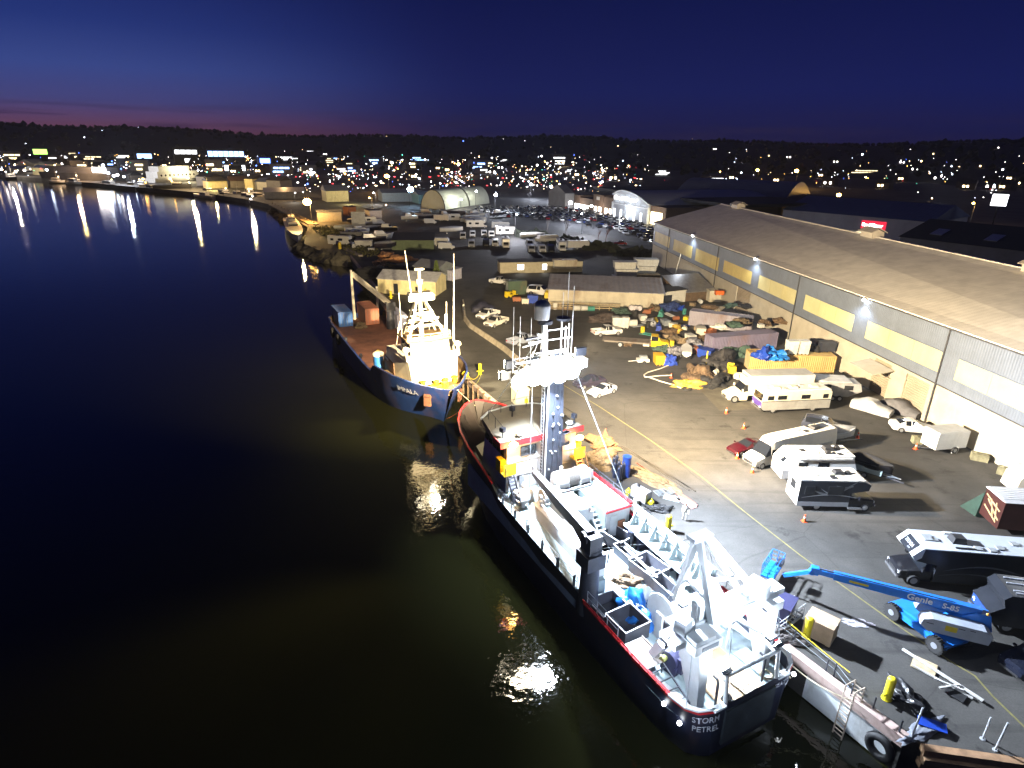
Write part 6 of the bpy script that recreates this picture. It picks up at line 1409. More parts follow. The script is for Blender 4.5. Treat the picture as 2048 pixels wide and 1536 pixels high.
# ---- goods beside the ribbed shed and along its wall
items = [
 ('dumpster', 'blue metal skip in front of the white van', (1065, 606), (2.2, 1.6, 1.7), BLUEP), ('tote_bin', 'pale tote bin standing alone before the workshop', (1085, 626), (1.7, 1.3, 1.2), TOTE),
 ('tote_bin', 'yellowish crate left of the blue skip', (1050, 607), (1.5, 1.2, 1.1), CREAMV), ('crate', 'red crate beside the yellow loader arms', (1033, 602), (1.8, 1.2, .9), BRICK)]
for n, l, p, s, m in items: o = tote(l, at(*p), random.uniform(-.1, .1), s, m); o.name = n
def forks(label, p, m, seed):
    rn = random.Random(seed); b = MB()
    b.bx(-.9, .9, -.5, .5, .35, .9); b.bx(-.9, -.1, -.45, .45, .9, 1.6)
    for x in (-.6, .6):
        for y in (-.5, .5): b.cyl((x, y - .1, .33), (x, y + .1, .33), .33, n=12, m=1)
    b.beam((-.5, -.3, 1.4), (1.5, -.3, 1.2), .14); b.beam((-.5, .3, 1.4), (1.5, .3, 1.2), .14); b.bx(1.5, 1.6, -.5, .5, .6, 1.5); b.beam((1.6, -.3, .65), (2.4, -.3, .6), .1); b.beam((1.6, .3, .65), (2.4, .3, .6), .1)
    return one(b, 'small_loader', [m, TYRE], label, 'loader', at(*p), rn.uniform(0, 6))
forks('small yellow loader left of the red crate', (1018, 597), YELP, 1); forks('yellow hoist machine at the corner of the workshop', (1094, 598), YELP, 4)
pickup('pickup_truck', 'red and white pickup behind the green container', at(1000, 568), head((985, 566), (1018, 570)) + math.pi, WHITEP, bed=BRICK)
car('parked_van', 'white van in front of the workshop gable', 'van', at(1080, 590), head((1063, 588), (1100, 592)), 'suv', WHITEP, sc=1.25)
def sphere_tank(label, p, r, z, m):
    b = MB().sph((0, 0, r + .3), r, 16, 10); b.cyl((0, 0, 0), (0, 0, .5), r * .6, n=12); b.cyl((0, 0, 2 * r + .25), (0, 0, 2 * r + .45), .15)
    return one(b, 'buoy_tank', m, label, 'tank', at(*p, z), 0, None, 50)
sphere_tank('round pale tank at the edge of the ribbed roof', (1112, 588), .95, 1.2, CREAMV)
def rack(label, pa, pb, h=1.5):
    a, rz, L = base2(pa, pb); b = MB()
    for k in range(8): x = L * k / 7; b.bx(x - .05, x + .05, -.05, .05, 0, h)
    for z in (.4, .8, 1.2): b.bx(0, L, -.09, -.05, z, z + .16)
    return one(b, 'timber_rack', WOODL, label, 'rack', a, rz)
rack('timber rail rack along the front of the workshop wall', (1100, 618), (1238, 622))
lumber('stack of brown boards at the left end of the workshop rack', at(1125, 618), .05, 26, 6.5, WOOD, 7)
for i, (x, y, m) in enumerate([(1153, 621, TOTE), (1168, 621, TOTE), (1182, 622, GREENP)]): drum(['pale barrel lying before the rack, left', 'pale barrel lying before the rack, middle', 'teal barrel lying before the rack, right'][i], at(x, y), m, .5, 1.3, 'barrels lying before the workshop rack', lay=.1)
drum('pale standing barrel left of the lying barrels', at(1110, 618), TOTE, .45, 1.3)
heap('big dark brown net heap below the workshop wall', 'net heap', (1208, 640), (3.2, 2.2, 1.2), M('dark_brown_net', (.06, .045, .04), .95, noise=.6, scale=3, bump=1), 51, strands=20)
heap('dark green net heap right of the brown net heap', 'net heap', (1240, 628), (2.0, 1.5, 1.1), NETG, 52)
for i, x in enumerate((1262, 1270, 1278)): one(MB().cyl((0, -.35, .5), (0, .35, .5), .5, n=16).cyl((0, -.4, .5), (0, .4, .5), .12, n=8), 'buoy_float', M('float_white', (.6, .56, .58), .4), 'white round float in the row of three before the white shed', 'float', at(x, 620 + i * .5), .1, 'row of three white floats', 40)
tote('double pale bin left of the white pickup hood', at(1233, 655), 0, (1.7, 1.3, 2.0)); tote('second double pale bin beside the white pickup hood', at(1247, 655), 0, (1.7, 1.3, 2.0))
drum('white tank lying right of the pale bins', at(1264, 652), TOTE, .6, 1.7, lay=.0)
# stacked white fish bins far back
for i, (x, w) in enumerate(((1246, 5.2), (1285, 5.8))):
    for k in range(3 if i == 0 else 2):
        p = at(x + (4 if k == 1 else 0), 566 - 8 * i)
        tote(('pale fish bin, %s of the %s stack near the far warehouse wall' % (('bottom', 'middle', 'top')[k] if i == 0 else ('lower', 'upper')[k], ('left', 'right')[i])), p, .02, (w, 3, 1.75), TOTE, 'stacked pale fish bins', z=1.75 * k + (1.6 if i else 0))
tote('brown timber crate under the right stack of fish bins', at(1292, 560), 0, (6.2, 3.4, 1.6), WOOD)
tote('brown crate with grey canvas in front of the fish bins', at(1288, 582), .05, (5.0, 2.5, 1.7), WOOD); heap('grey canvas over the brown crate by the fish bins', 'tarp', at(1288, 580) + Vector((0, 0, 1.6)), (2.2, 1.4, .9), COVER, 61, .25, name='canvas_cover', strands=0)
boat_trailer('small_boat', 'upturned looking grey boat under canvas by the far warehouse wall', at(1360, 583), .1, 8, 3.0, 1.5, SILV, COVER)
one(MB().cyl((0, 0, 0), (1.2, .3, 6.5), .12, n=8).bx(-.25, .25, -.25, .25, 0, .12), 'leaning_pole', CREAMV, 'pale pole leaning by the far warehouse wall', 'pole', at(1347, 560))
# middle of the salvage field: mixed heaps by colour
mix = [(1310, 620, NETT, (1.5, 1.2, 1.0), 'tan gear heap before the white shed'), (1338, 620, M('blue_net', (.02, .04, .14), .9, noise=.6, scale=4, bump=1), (2.2, 1.5, 1.4), 'blue net heap right of the white shed door'), (1300, 648, COVER, (1.6, 1.1, .8), 'grey sheet over gear among the nets'), (1340, 668, NETB, (1.8, 1.3, .9), 'brown gear heap behind the yellow truck'),
 (1352, 664, NETY, (1.5, 1.0, 1.1), 'yellow tarp heap behind the yellow truck cab'), (1348, 684, NETT, (1.5, 1.1, .9), 'tan gear heap right of the yellow truck bonnet'), (1388, 690, M('grey_scrap', (.20, .20, .23), .7, noise=.5, scale=3, bump=.9), (2.0, 1.3, 1.0), 'grey scrap heap left of the purple container'), (1375, 672, NETK, (1.6, 1.2, .8), 'black gear heap at the end of the lilac container'),
 (1398, 682, NETB, (1.9, .9, .8), 'brown timber heap between the containers'), (1420, 668, M('rusty_scrap', (.30, .10, .04), .85, noise=.4, scale=3, bump=.7), (2.0, 1.0, .9), 'rust orange scrap heap against the lilac container'), (1255, 690, NETB, (1.0, .8, .4), 'flat brown scrap before the yellow truck'), (1323, 700, NETG, (1.4, 1.0, .8), 'grey green bundle at the yellow truck wheel'), (1352, 706, M('grey_scrap'), (1.6, 1.2, 1.0), 'grey bundle behind the blue round heap'),
 (1440, 728, M('dark_scrap', (.04, .038, .04), .8, noise=.5, scale=3, bump=.8), (4.0, 2.2, 1.6), 'big black net heap with tyres left of the ochre container'), (1400, 757, NETB, (3.4, 2.2, 1.3), 'big brown net heap behind the yellow tarp'), (1385, 771, NETY, (2.5, 1.3, .8), 'ochre tarp heap at the front of the net heaps'), (1425, 770, NETK, (2.0, 1.5, 1.2), 'black net heap left of the box truck cab'), (1480, 712, NETG, (2.2, 1.3, 1.3), 'olive net heap at the corner of the ochre container'), (1456, 702, NETG, (2.4, 1.0, .9), 'olive net lying against the purple container')]
for i, (x, y, m, s, l) in enumerate(mix): heap(l, 'gear heap', (x, y), s, m, 70 + i, .28, strands=10, sm=None)
# the purple container needs room: small bright bits of salvage scattered through the field
rn = random.Random(11)
bits = [('white', TOTE), ('yellow', YELP), ('grey', GREYST), ('blue', BLUEP), ('brown', WOOD), ('black', BLACKR), ('teal', GREENP), ('rusty', BRICK), ('cream', CREAMV)]
spots = [(1285, 640), (1295, 655), (1310, 640), (1322, 632), (1330, 650), (1352, 640), (1362, 652), (1368, 662), (1330, 676), (1343, 694), (1366, 700), (1372, 712), (1384, 706), (1395, 700), (1405, 695), (1362, 686), (1380, 680), (1270, 632), (1256, 640), (1293, 628), (1410, 714), (1430, 750), (1455, 745), (1470, 756), (1448, 760), (1285, 665), (1300, 670), (1318, 660), (1400, 668), (1392, 660), (1338, 630), (1325, 612), (1372, 640), (1368, 628), (1278, 652), (1310, 606), (1385, 612), (1400, 606), (1376, 600), (1265, 600), (1272, 592), (1255, 590), (1270, 608), (1360, 620), (1346, 655)]
where = lambda x, y: ('by the white shed' if y < 615 else 'before the lilac container' if y < 662 and x > 1320 else 'behind the yellow truck' if y < 690 and x < 1350 else 'near the purple container' if y < 720 else 'by the box truck')
cnt = {}
for i, (x, y) in enumerate(spots):
    cn, m = bits[(i * 5 + i // 9) % 9]; k = i % 4; p = at(x, y); s = rn.uniform(.8, 1.7)
    lab = '%s %s lying among the nets %s' % (cn, ('crate', 'drum', 'board pile', 'machine part')[k], where(x, y))
    cnt[lab] = cnt.get(lab, 0) + 1
    g = 'salvage scattered through the yard'
    if k == 0: tote(lab, p, rn.uniform(0, 3), (s * 1.3, s, s * .8), m, g)
    elif k == 1: drum(lab, p, m, .38, 1.1, g, lay=rn.uniform(0, 3) if i % 8 > 3 else None)
    elif k == 2: lumber(lab, p, rn.uniform(0, 3), 9, 3.2, m, i)['group'] = g
    else:
        b = MB(); b.cyl((-.6, 0, .45), (.6, 0, .45), .42, n=12); b.bx(-.8, .2, -.5, .5, 0, .4); b.beam((.2, 0, .8), (1.3, .3, 1.3), .12); b.tor((.7, .2, .5), (1, 0, 0), .4, .09, 12, 5)
        one(b, 'machine_part', m, lab, 'machine part', p, rn.uniform(0, 6), g)
for i, (x, y) in enumerate([(1404, 738), (1419, 741), (1434, 738), (1410, 724), (1428, 726)]):
    one(MB().tor((0, 0, .55), (.25, 1, .35), .42, .17, 18, 8), 'old_tyre', BLACKR, 'black tyre leaning on the big black net heap', 'tyre', at(x, y), rn.uniform(-.3, .3), 'tyres on the black net heap', 60)
# goods near the hose loop
o = tote('yellow open bin in front of the yellow truck', at(1317, 727), .05, (1.4, 1.8, 1.5), M('amber_bin', (.62, .36, .02), .5, noise=.15)); o.name = 'yellow_bin'
heap('round blue bundle next to the yellow bin', 'net heap', (1337, 727), (1.2, 1.1, 1.3), M('bright_blue_net', (.015, .05, .36), .8, noise=.4, scale=3, bump=.6), 91)
boat_trailer('small_boat', 'small white skiff on end beside the blue bundle', at(1372, 722), 1.35, 4.0, 1.7, .9, WHITEP)
def welder(p):
    b = MB(); b.bx(-.9, .9, -.5, .5, .35, .8); b.bx(-.5, .6, -.35, .35, .8, 1.25, 1)
    for s in (-1, 1): b.cyl((.1, s * .5, .3), (.1, s * .6, .3), .3, n=12, m=2)
    b.beam((-.9, 0, .5), (-2.2, 0, .4), .08)
    return one(b, 'trailer_cart', [WHITEP, GREYST, TYRE], 'small white and red cart standing alone before the yellow truck', 'cart', at(1285, 727), .1)
welder(0)
def hose(label, pts, r, m, name='hose', z=.05):
    P = [at(*p) + Vector((0, 0, z)) for p in pts]; Q = []
    for a, b in zip(P, P[1:]): Q += [a.lerp(b, k / 4) for k in range(4)]
    Q.append(P[-1]); return one(MB().tube(Q, r, 6), name, m, label, 'hose', (0, 0, 0), 0, None, 60)
hose('white hose lying in a pointed loop before the net heaps', [(1355, 724), (1320, 738), (1296, 745), (1288, 750), (1289, 754), (1298, 755), (1320, 763), (1345, 770), (1362, 777)], .09, CREAMV)
hose('white hose branch running to the cone', [(1298, 754), (1320, 752), (1344, 751)], .07, CREAMV)
one(MB().tor((0, 0, .06), (0, 0, 1), .6, .06, 20, 6).tor((0, 0, .15), (0, 0, 1), .55, .06, 20, 6), 'hose_coil', BLACKR, 'black hose coil on the ground by the white hose end', 'hose', at(1374, 779), 0, None, 60)
one(MB().cyl((0, 0, 0), (0, 0, 2.6), .1, n=8).sph((0, 0, 2.6), .1, 8, 4), 'marker_post', YELP, 'yellow post standing in front of the tyre heap', 'post', at(1411, 735))
# concrete pad under the box truck
struct(MB().add([(at(*p)).to_tuple()[:2] + (.006,) for p in ((1398, 778), (1500, 770), (1510, 818), (1440, 822))], [(0, 1, 2, 3)]).build('concrete_pavement', M('worn_concrete', (.085, .078, .062), .85, noise=.3, scale=.6, dirt=(.04, .035, .03), dirt_amt=.3), fix=False))
forks('dark yellow excavator part behind the box truck cab', (1462, 752), YELP, 8)
# ---- painted yellow line and kerb
def ground_strip(name, pts, w, m, z=.006):
    P = [at(*p) for p in pts]; b = MB(); vs = []
    for i, p in enumerate(P):
        d = (P[min(i + 1, len(P) - 1)] - P[max(i - 1, 0)]).normalized(); n = Vector((-d.y, d.x, 0)) * w / 2; vs += [(p.x + n.x, p.y + n.y, z), (p.x - n.x, p.y - n.y, z)]
    b.add(vs, [(2 * i, 2 * i + 1, 2 * i + 3, 2 * i + 2) for i in range(len(P) - 1)]); return struct(b.build(name, m, fix=False))
ground_strip('yellow_line_marking', [(1090, 748), (1130, 772), (1200, 814), (1300, 880), (1400, 951), (1500, 1032), (1600, 1110), (1700, 1182), (1800, 1254), (1900, 1322), (1950, 1352), (1985, 1392), (2050, 1455), (2120, 1520)], .13, M('yellow_road_paint', (.17, .15, .05), .7, noise=.35, scale=2))
def barrier_row():
    px = [(926, 606), (930, 640), (941, 655), (960, 668), (984, 684), (1010, 702), (1034, 722), (1060, 742)]
    P = [at(*p) for p in px]; k = 0; labs = ['first concrete kerb block of the barrier row, at the lamp stub', 'concrete kerb block by the bend of the barrier row', 'concrete block beside the tarped heap', 'concrete block before the first white pickup', 'concrete block before the second white pickup', 'concrete block left of the silver pickup', 'last concrete block, under the floodlit mast']
    m = M('barrier_concrete', (.33, .29, .22), .85, noise=.25, scale=1.2, dirt=(.15, .12, .08), dirt_amt=.25)
    for a, b in zip(P, P[1:]):
        d = b - a; L = d.length - .12; rz = math.atan2(d.y, d.x)
        one(MB().prism([(-.32, 0), (.32, 0), (.26, .2), (.12, .8), (-.12, .8), (-.26, .2)], 'x', 0, L), 'concrete_barrier', m, labs[k], 'barrier', a, rz, 'row of concrete barriers'); k += 1
barrier_row()
one(MB().cyl((0, 0, 0), (0, 0, 1.6), .12, n=8).sph((0, 0, 1.75), .2, 8, 6, 1), 'lamp_stub', [DARKST, M('pale_knob', (.6, .6, .5), .4)], 'short post with pale knob at the start of the barrier row', 'post', at(927, 628))
for i, (x, y) in enumerate(((1838, 886), (1957, 920), (2011, 950))): one(MB().bx(-.75, .75, -.4, .4, 0, .75).bx(-.6, -.3, -.1, .1, .75, .85), 'concrete_block', M('mossy_concrete', (.20, .19, .12), .9, noise=.35, scale=2), ['mossy concrete block between white sedan and cargo trailer', 'mossy concrete block right of the cargo trailer', 'mossy concrete block nearest the right edge by the wall'][i], 'concrete block', at(x, y), -.2 - i * .3)
# ================================================================== quay edge
CONC = M('quay_concrete', (.30, .26, .22), .85, noise=.25, scale=.8, dirt=(.12, .09, .07), dirt_amt=.35)
PINKC = M('pink_cap_concrete', (.36, .27, .24), .8, noise=.2, scale=1, dirt=(.18, .10, .08), dirt_amt=.3)
def edge_pts(i0, i1): return [Vector((x, y, 0)) for x, y in QUAY[i0:i1]]
def quay():
    t = thing('quay_wall', 'concrete quay wall with pinkish cap beam and pale panels above dark water', 'quay', (0, 0, 0))
    c = MB(); pts = edge_pts(2, 8)
    for a, b in zip(pts, pts[1:]):
        d = (b - a).normalized(); n = Vector((-d.y, d.x, 0)); 
        c.hexa([a + n * .12 + Vector((0, 0, -.55)), b + n * .12 + Vector((0, 0, -.55)), b - n * .45 + Vector((0, 0, -.55)), a - n * .45 + Vector((0, 0, -.55)), a + n * .12 + Vector((0, 0, .14)), b + n * .12 + Vector((0, 0, .14)), b - n * .45 + Vector((0, 0, .14)), a - n * .45 + Vector((0, 0, .14))])
    c.build('cap_beam', PINKC, t)
    w = MB(); a, b = Vector((17.8, 31.2, 0)), Vector((21.9, 24.4, 0)); d = (b - a).normalized(); n = Vector((d.y, -d.x, 0)); L = (b - a).length
    p0, p1 = a.lerp(b, .27), a.lerp(b, .93)
    w.hexa([p0 + n * .06 + Vector((0, 0, -2.4)), p1 + n * .06 + Vector((0, 0, -2.4)), p1 + n * .01 + Vector((0, 0, -2.4)), p0 + n * .01 + Vector((0, 0, -2.4)), p0 + n * .06 + Vector((0, 0, -.56)), p1 + n * .06 + Vector((0, 0, -.56)), p1 + n * .01 + Vector((0, 0, -.56)), p0 + n * .01 + Vector((0, 0, -.56))])
    w.build('pale_panel', M('pale_panel_paint', (.55, .58, .60), .6, noise=.15, scale=.8, dirt=(.2, .18, .15), dirt_amt=.3), t)
    pl = MB(); a, b = Vector((17.8, 31.2, 0)), Vector((-9.5, 86, 0)); n = Vector((-.894, -.447, 0))
    for k in range(34):
        q = a.lerp(b, (k + .5) / 34); pl.cyl(q + n * .2 + Vector((0, 0, -3.2)), q + n * .2 + Vector((0, 0, .3)), .19, n=8)
    pl.isl('timber_pile', M('pile_timber', (.16, .115, .07), .9, noise=.4, scale=2), t)
    b2 = MB(); a, b = Vector((22.6, 30 - 5.85, 0)), Vector((34, 22.4, 0)); d = (b - a).normalized(); n = Vector((d.y, -d.x, 0))
    for z, o in ((-.1, .25), (-.5, .5), (-1.0, .3)): b2.beam(a + n * o + Vector((0, 0, z)), b + n * o + Vector((0, 0, z)), .45, .4)
    b2.isl('fender_timber', M('brown_fender_timber', (.26, .15, .08), .85, noise=.35, scale=1.5), t)
quay()
QD = (Vector((-6.2, 79, 0)) - Vector((17.8, 31.2, 0))).normalized(); QN = Vector((QD.y, -QD.x, 0))      # QN points to the land
BM = MB(); BM.cyl((0, 0, 0), (0, 0, 1.5), .24, n=16); BM.sph((0, 0, 1.5), (.24, .24, .12), 16, 4, half=True); BM.cyl((-.5, 0, .45), (.5, 0, .45), .07, n=8); BM.cyl((0, 0, 0), (0, 0, .05), .3, n=14)
BME = BM.mesh('bollard_post', M('bollard_yellow', (.70, .58, .02), .45, noise=.15, scale=2, dirt=(.3, .2, .05), dirt_amt=.2), 40)
for i, (x, y) in enumerate([(1773, 1397), (1612, 1274), (1335, 1063), (960, 748), (782, 597), (851, 592)]):
    tag(put('mooring_bollard', BME, None, at(x, y), math.atan2(QD.y, QD.x) + math.pi / 2), ['yellow bollard nearest the camera, by the ladder', 'yellow bollard beside the cardboard crate', 'yellow bollard amidships of the navy trawler', 'yellow bollard at the bow of the blue ship', 'yellow bollard before the pale yellow shed', 'small yellow bollard at the right corner of the pale yellow shed'][i], 'bollard', 'yellow mooring bollards along the quay')
one(MB().bx(-.9, .9, -.7, .7, .12, 1.5).bx(-.92, .92, -.06, .06, 1.5, 1.512, 1).bx(-.85, -.6, -.6, .6, 0, .12).bx(.6, .85, -.6, .6, 0, .12), 'crate', [M('cardboard', (.34, .245, .155), .8, noise=.15, scale=2), CREAMV], 'cardboard crate on a pallet beside a yellow bollard', 'crate', at(1637, 1272), -.75)
one(MB().bx(-.9, .9, -.8, .8, 0, 1.9).bx(-1, 1, -.9, .9, 1.9, 2.0).bx(.3, .8, -.84, -.8, .1, .8, 1), 'utility_box', [CREAMV, YELP], 'pale utility cabinet with yellow label between the two ships', 'cabinet', at(1040, 805), .35)
def quay_rail():
    t = thing('quay_railing', 'thin post and cable railing along the near quay edge', 'railing', (0, 0, 0))
    p = MB(); w = MB(); P = []
    for k in range(13):
        q = Vector((21.2, 25.9, 0)) + QD * (k * 3.0) + QN * .25
        if k == 0: q = at(1700, 1395)
        P.append(q); p.cyl(q, q + Vector((0, 0, 1.05)), .04, n=6)
    for q in (at(1651, 1344), at(1745, 1420), at(1797, 1468)): p.cyl(q, q + Vector((0, 0, 1.0)), .05, n=6)
    p.build('post', DARKST, t)
    for a, b in zip(P, P[1:]):
        for h in (.95, .5): w.cyl(a + Vector((0, 0, h)), b + Vector((0, 0, h)), .015, n=4)
    w.build('cable', GREYST, t)
quay_rail()
def quay_ladder():
    a = at(1706, 1395); n = -QN; t = MB(); base = Vector((20.05, 26.75, 0)) 
    o = base + n * .3
    lad(t, o + Vector((0, 0, -2.6)), o + Vector((0, 0, 1.2)), .6, QD, .045, 13); lad(t, o + QN * .9 + Vector((0, 0, .1)), o + QN * .9 + Vector((0, 0, 1.2)), .6, QD, .04, 4)
    for s in (-.3, .3): t.cyl(o + QD * s + Vector((0, 0, 1.2)), o + QD * s + QN * .9 + Vector((0, 0, 1.2)), .04, n=6)
    one(t, 'quay_ladder', M('ladder_tan', (.42, .34, .27), .6, noise=.2), 'tan metal ladder hooked over the quay edge beside the bollard', 'ladder', (0, 0, 0))
quay_ladder()
def quay_tyre():
    p = Vector((21.35, 25.0, -1.15)) - QN * .35
    one(MB().tor((0, 0, 0), QN, .62, .24, 24, 10), 'tyre_fender', BLACKR, 'big black tyre fender hanging on the pale quay panel', 'tyre', p, 0, None, 60)
quay_tyre()
for i, (x, y, h, lean) in enumerate([(1822, 1478, 2.2, .15), (1965, 1478, 1.5, .1), (1990, 1500, 1.9, .2)]):
    one(MB().cyl((0, 0, 0), (lean, .1, h), .05, n=8).cyl((0, 0, 0), (0, 0, .05), .14, n=8), 'rail_post', M('galvanised', (.5, .52, .55), .4, .4), ['pale post standing at the quay corner', 'shorter pale post by the brown fender timber', 'leaning pale post at the lower right edge'][i], 'post', at(x, y), 0)
heap('crumpled black sheeting beside the nearest bollard', 'sheeting', (1815, 1400), (1.3, .6, .5), M('black_sheeting', (.016, .016, .018), .35, noise=.3, bump=.8), 101, .35, name='black_sheeting', strands=0)
heap('grey sacking with blue trim at the quay corner', 'sacking', (1845, 1462), (1.6, .4, .16), M('grey_sack', (.13, .14, .17), .8, noise=.4, bump=.6), 102, .25, name='sacking', strands=0)
one(MB().ob((0, 0, .25), (1.4, .6, .05), 0, rx=.15), 'blue_board', BLUEP, 'blue board lying on the sacking at the quay corner', 'board', at(1862, 1455), -.45)
def broken_frame():
    b = MB(); b.ob((0, 0, .2), (4.6, .18, .1), 0); b.ob((.3, -.5, .12), (3.2, .1, .1), .15); b.ob((-.9, -.1, .08), (1.3, 1.2, .04), .3, 1); b.ob((.8, -.7, .3), (1.4, .1, .1), 1.2); b.ob((.7, -.6, .3), (1.5, .1, .1), .4); b.ob((1.2, -.7, .1), (1.0, .9, .03), .1, 2)
    one(b, 'trestle_frame', [M('weathered_white', (.45, .44, .42), .7), WOODL, PLAST], 'collapsed white trestle and boards lying near the yellow line', 'trestle', at(1880, 1352), head((1815, 1305), (1935, 1382)))
broken_frame()
heap('flattened pale litter on the asphalt below the boom lift', 'litter', (1712, 1246), (.8, .35, .05), M('pale_litter', (.28, .27, .30), .7, noise=.6, scale=6), 103, .5, name='litter_patch', strands=0)
# gear on the quay beside the navy trawler
heap('tan coiled net heap at the wheelhouse side of the trawler', 'net heap', (1202, 922), (2.3, 1.6, .9), NETT, 110, .2, strands=14, sm=M('old_rope', (.17, .12, .07), .9, noise=.3))
heap('orange brown rope heap nearest the red pennant', 'net heap', (1203, 890), (1.7, 1.3, .7), M('orange_brown_net', (.15, .085, .04), .95, noise=.5, scale=4, bump=1), 111, .3, strands=16, sm=M('old_rope'))
one(MB().add([(0, 0, .05), (2.4, -.1, .05), (.2, .2, 1.1)], [(0, 1, 2)]).beam((-.1, 0, 0), (.2, .2, 1.2), .06).beam((0, 0, .05), (2.4, -.1, .05), .06), 'pennant_board', M('coral_red', (.62, .12, .07), .6), 'coral red triangular board leaning on the rope heap', 'board', at(1205, 876), head((1205, 876), (1225, 893)))
heap('flat tan net carpet stretched along the quay', 'net', (1290, 952), (3.6, 1.0, .22), NETT, 112, .2, name='net_carpet', strands=6)
lumber('grey steel pipes laid along the quay edge of the yellow line', at(1310, 935), head((1262, 902), (1385, 978)), 3, 11, M('dark_pipe', (.05, .045, .04), .6), 113, .12, .3, .12, 'pipe_bundle', 'pipes')
lumber('reddish pipes lying parallel to the grey pipes', at(1330, 965), head((1262, 915), (1365, 990)), 3, 9, M('red_brown_pipe', (.26, .10, .07), .6), 114, .1, .5, .1, 'pipe_bundle', 'pipes')
one(MB().ob((0, 0, .05), (2.2, .7, .03)).ob((.1, .3, .1), (1.8, .1, .1), .2), 'pink_panel', M('pink_panel', (.5, .2, .19), .6, noise=.2), 'pink panel lying beside the person in white', 'panel', at(1371, 1005), head((1345, 988), (1385, 1015)))
gm = MB()
for k in range(6): gm.bx(-.9, .9, -.5 + k * .19, -.44 + k * .19, .03, .07)
for x in (-.9, 0, .85): gm.bx(x, x + .05, -.5, .52, .07, .1)
one(gm, 'steel_grating', GREYST, 'steel grating lying between pipes and generator', 'grating', at(1328, 985), .4); one(MB().ob((0, 0, .05), (1.5, .9, .03)).ob((0, .3, .08), (1.5, .05, .03)), 'metal_sheet', M('pale_sheet', (.33, .38, .40), .5), 'pale metal sheet lying near the pink panel', 'metal sheet', at(1344, 997), -.45)
cy = [(1226, 944), (1232, 940), (1228, 955), (1236, 952), (1240, 960), (1246, 955), (1236, 965)]
for i, (x, y) in enumerate(cy): one(MB().cyl((0, 0, 0), (0, 0, 1.5), .17, n=12).sph((0, 0, 1.5), (.17, .17, .16), 12, 4, half=True).cyl((0, 0, 1.6), (0, 0, 1.8), .05, n=6, m=1), 'gas_cylinder', [M('cylinder_navy', (.02, .03, .07), .4, noise=.2), CHROME], 'navy gas cylinder in the cluster beside the blue drum', 'gas cylinder', at(x, y), 0, 'cluster of gas cylinders on the quay', 40)
drum('bright blue drum standing among the gas cylinders', at(1251, 952), BLUEP, .42, 2.2)
def generator():
    t = thing('generator', 'silver diesel generator with yellow fuel jugs beside it', 'generator', at(1281, 1002), -.95)
    MB().prism([(-.45, .3), (.45, .3), (.45, 1.2), (.3, 1.35), (-.3, 1.35), (-.45, 1.2)], 'x', -.9, .9).build('housing', M('silver_housing', (.42, .42, .45), .3, .5, noise=.15), t)
    MB().bx(-1, 1, -.5, .5, .1, .3).bx(-.5, -.3, -.1, .1, 1.35, 1.6).build('skid_base', PLAST, t)
generator()
for i, (x, y) in enumerate([(1256, 990), (1274, 997), (1294, 1010), (1302, 1012)]): one(MB().sph((0, 0, .35), (.28, .28, .32), 10, 6).cyl((0, 0, .6), (0, 0, .75), .08, n=8).cyl((0, 0, 0), (0, 0, .12), .2, n=10), 'fuel_jug', M('lemon_plastic', (.68, .62, .02), .4), 'lemon yellow jug by the generator on the quay', 'jug', at(x, y), 0, 'yellow jugs by the generator', 50)
heap('black hoses and pump heap right of the generator', 'hose heap', (1315, 1020), (1.2, .5, .4), NETK, 120, .4); drum('white capped barrel at the foot of the generator', at(1272, 1010), TOTE, .25, .6)
lumber('greenish planks and gear along the quay rail', at(1310, 1048), math.atan2(-QD.y, -QD.x), 5, 4.5, M('olive_gear', (.25, .26, .08), .7), 121, .12, .4, .1)
tote('dark blue dumper box at the gantry outrigger', at(1545, 1230), -.7, (2.4, 1.7, 1.6), M('deep_blue_steel', (.035, .035, .09), .5, noise=.2))
def gangway():
    a, b = at(1542, 1262), at(1595, 1222, .6); d = (b - a).normalized(); n = Vector((-d.y, d.x, 0)); q = MB()
    for s in (-.45, .45): q.beam(a + n * s, b + n * s, .08, .18)
    for k in range(9): q.beam(a.lerp(b, k / 8) - n * .45, a.lerp(b, k / 8) + n * .45, .1, .04)
    for s in (-.45, .45):
        for h in (.6, 1.0): q.cyl(a + n * s + Vector((0, 0, h)), b + n * s + Vector((0, 0, h)), .025, n=5)
        for k in range(4): w = a.lerp(b, k / 3) + n * s; q.cyl(w, w + Vector((0, 0, 1)), .025, n=5)
    one(q, 'gangway', M('aluminium', (.45, .46, .48), .45, .3), 'aluminium gangway lying on the quay beside the stern gantry', 'gangway', (0, 0, 0))
gangway()
heap('dark scattered gear under the gangway', 'gear heap', (1560, 1275), (1.6, .7, .3), M('dark_gear', (.08, .07, .07), .8, noise=.6, scale=4, bump=.8), 130, .4)
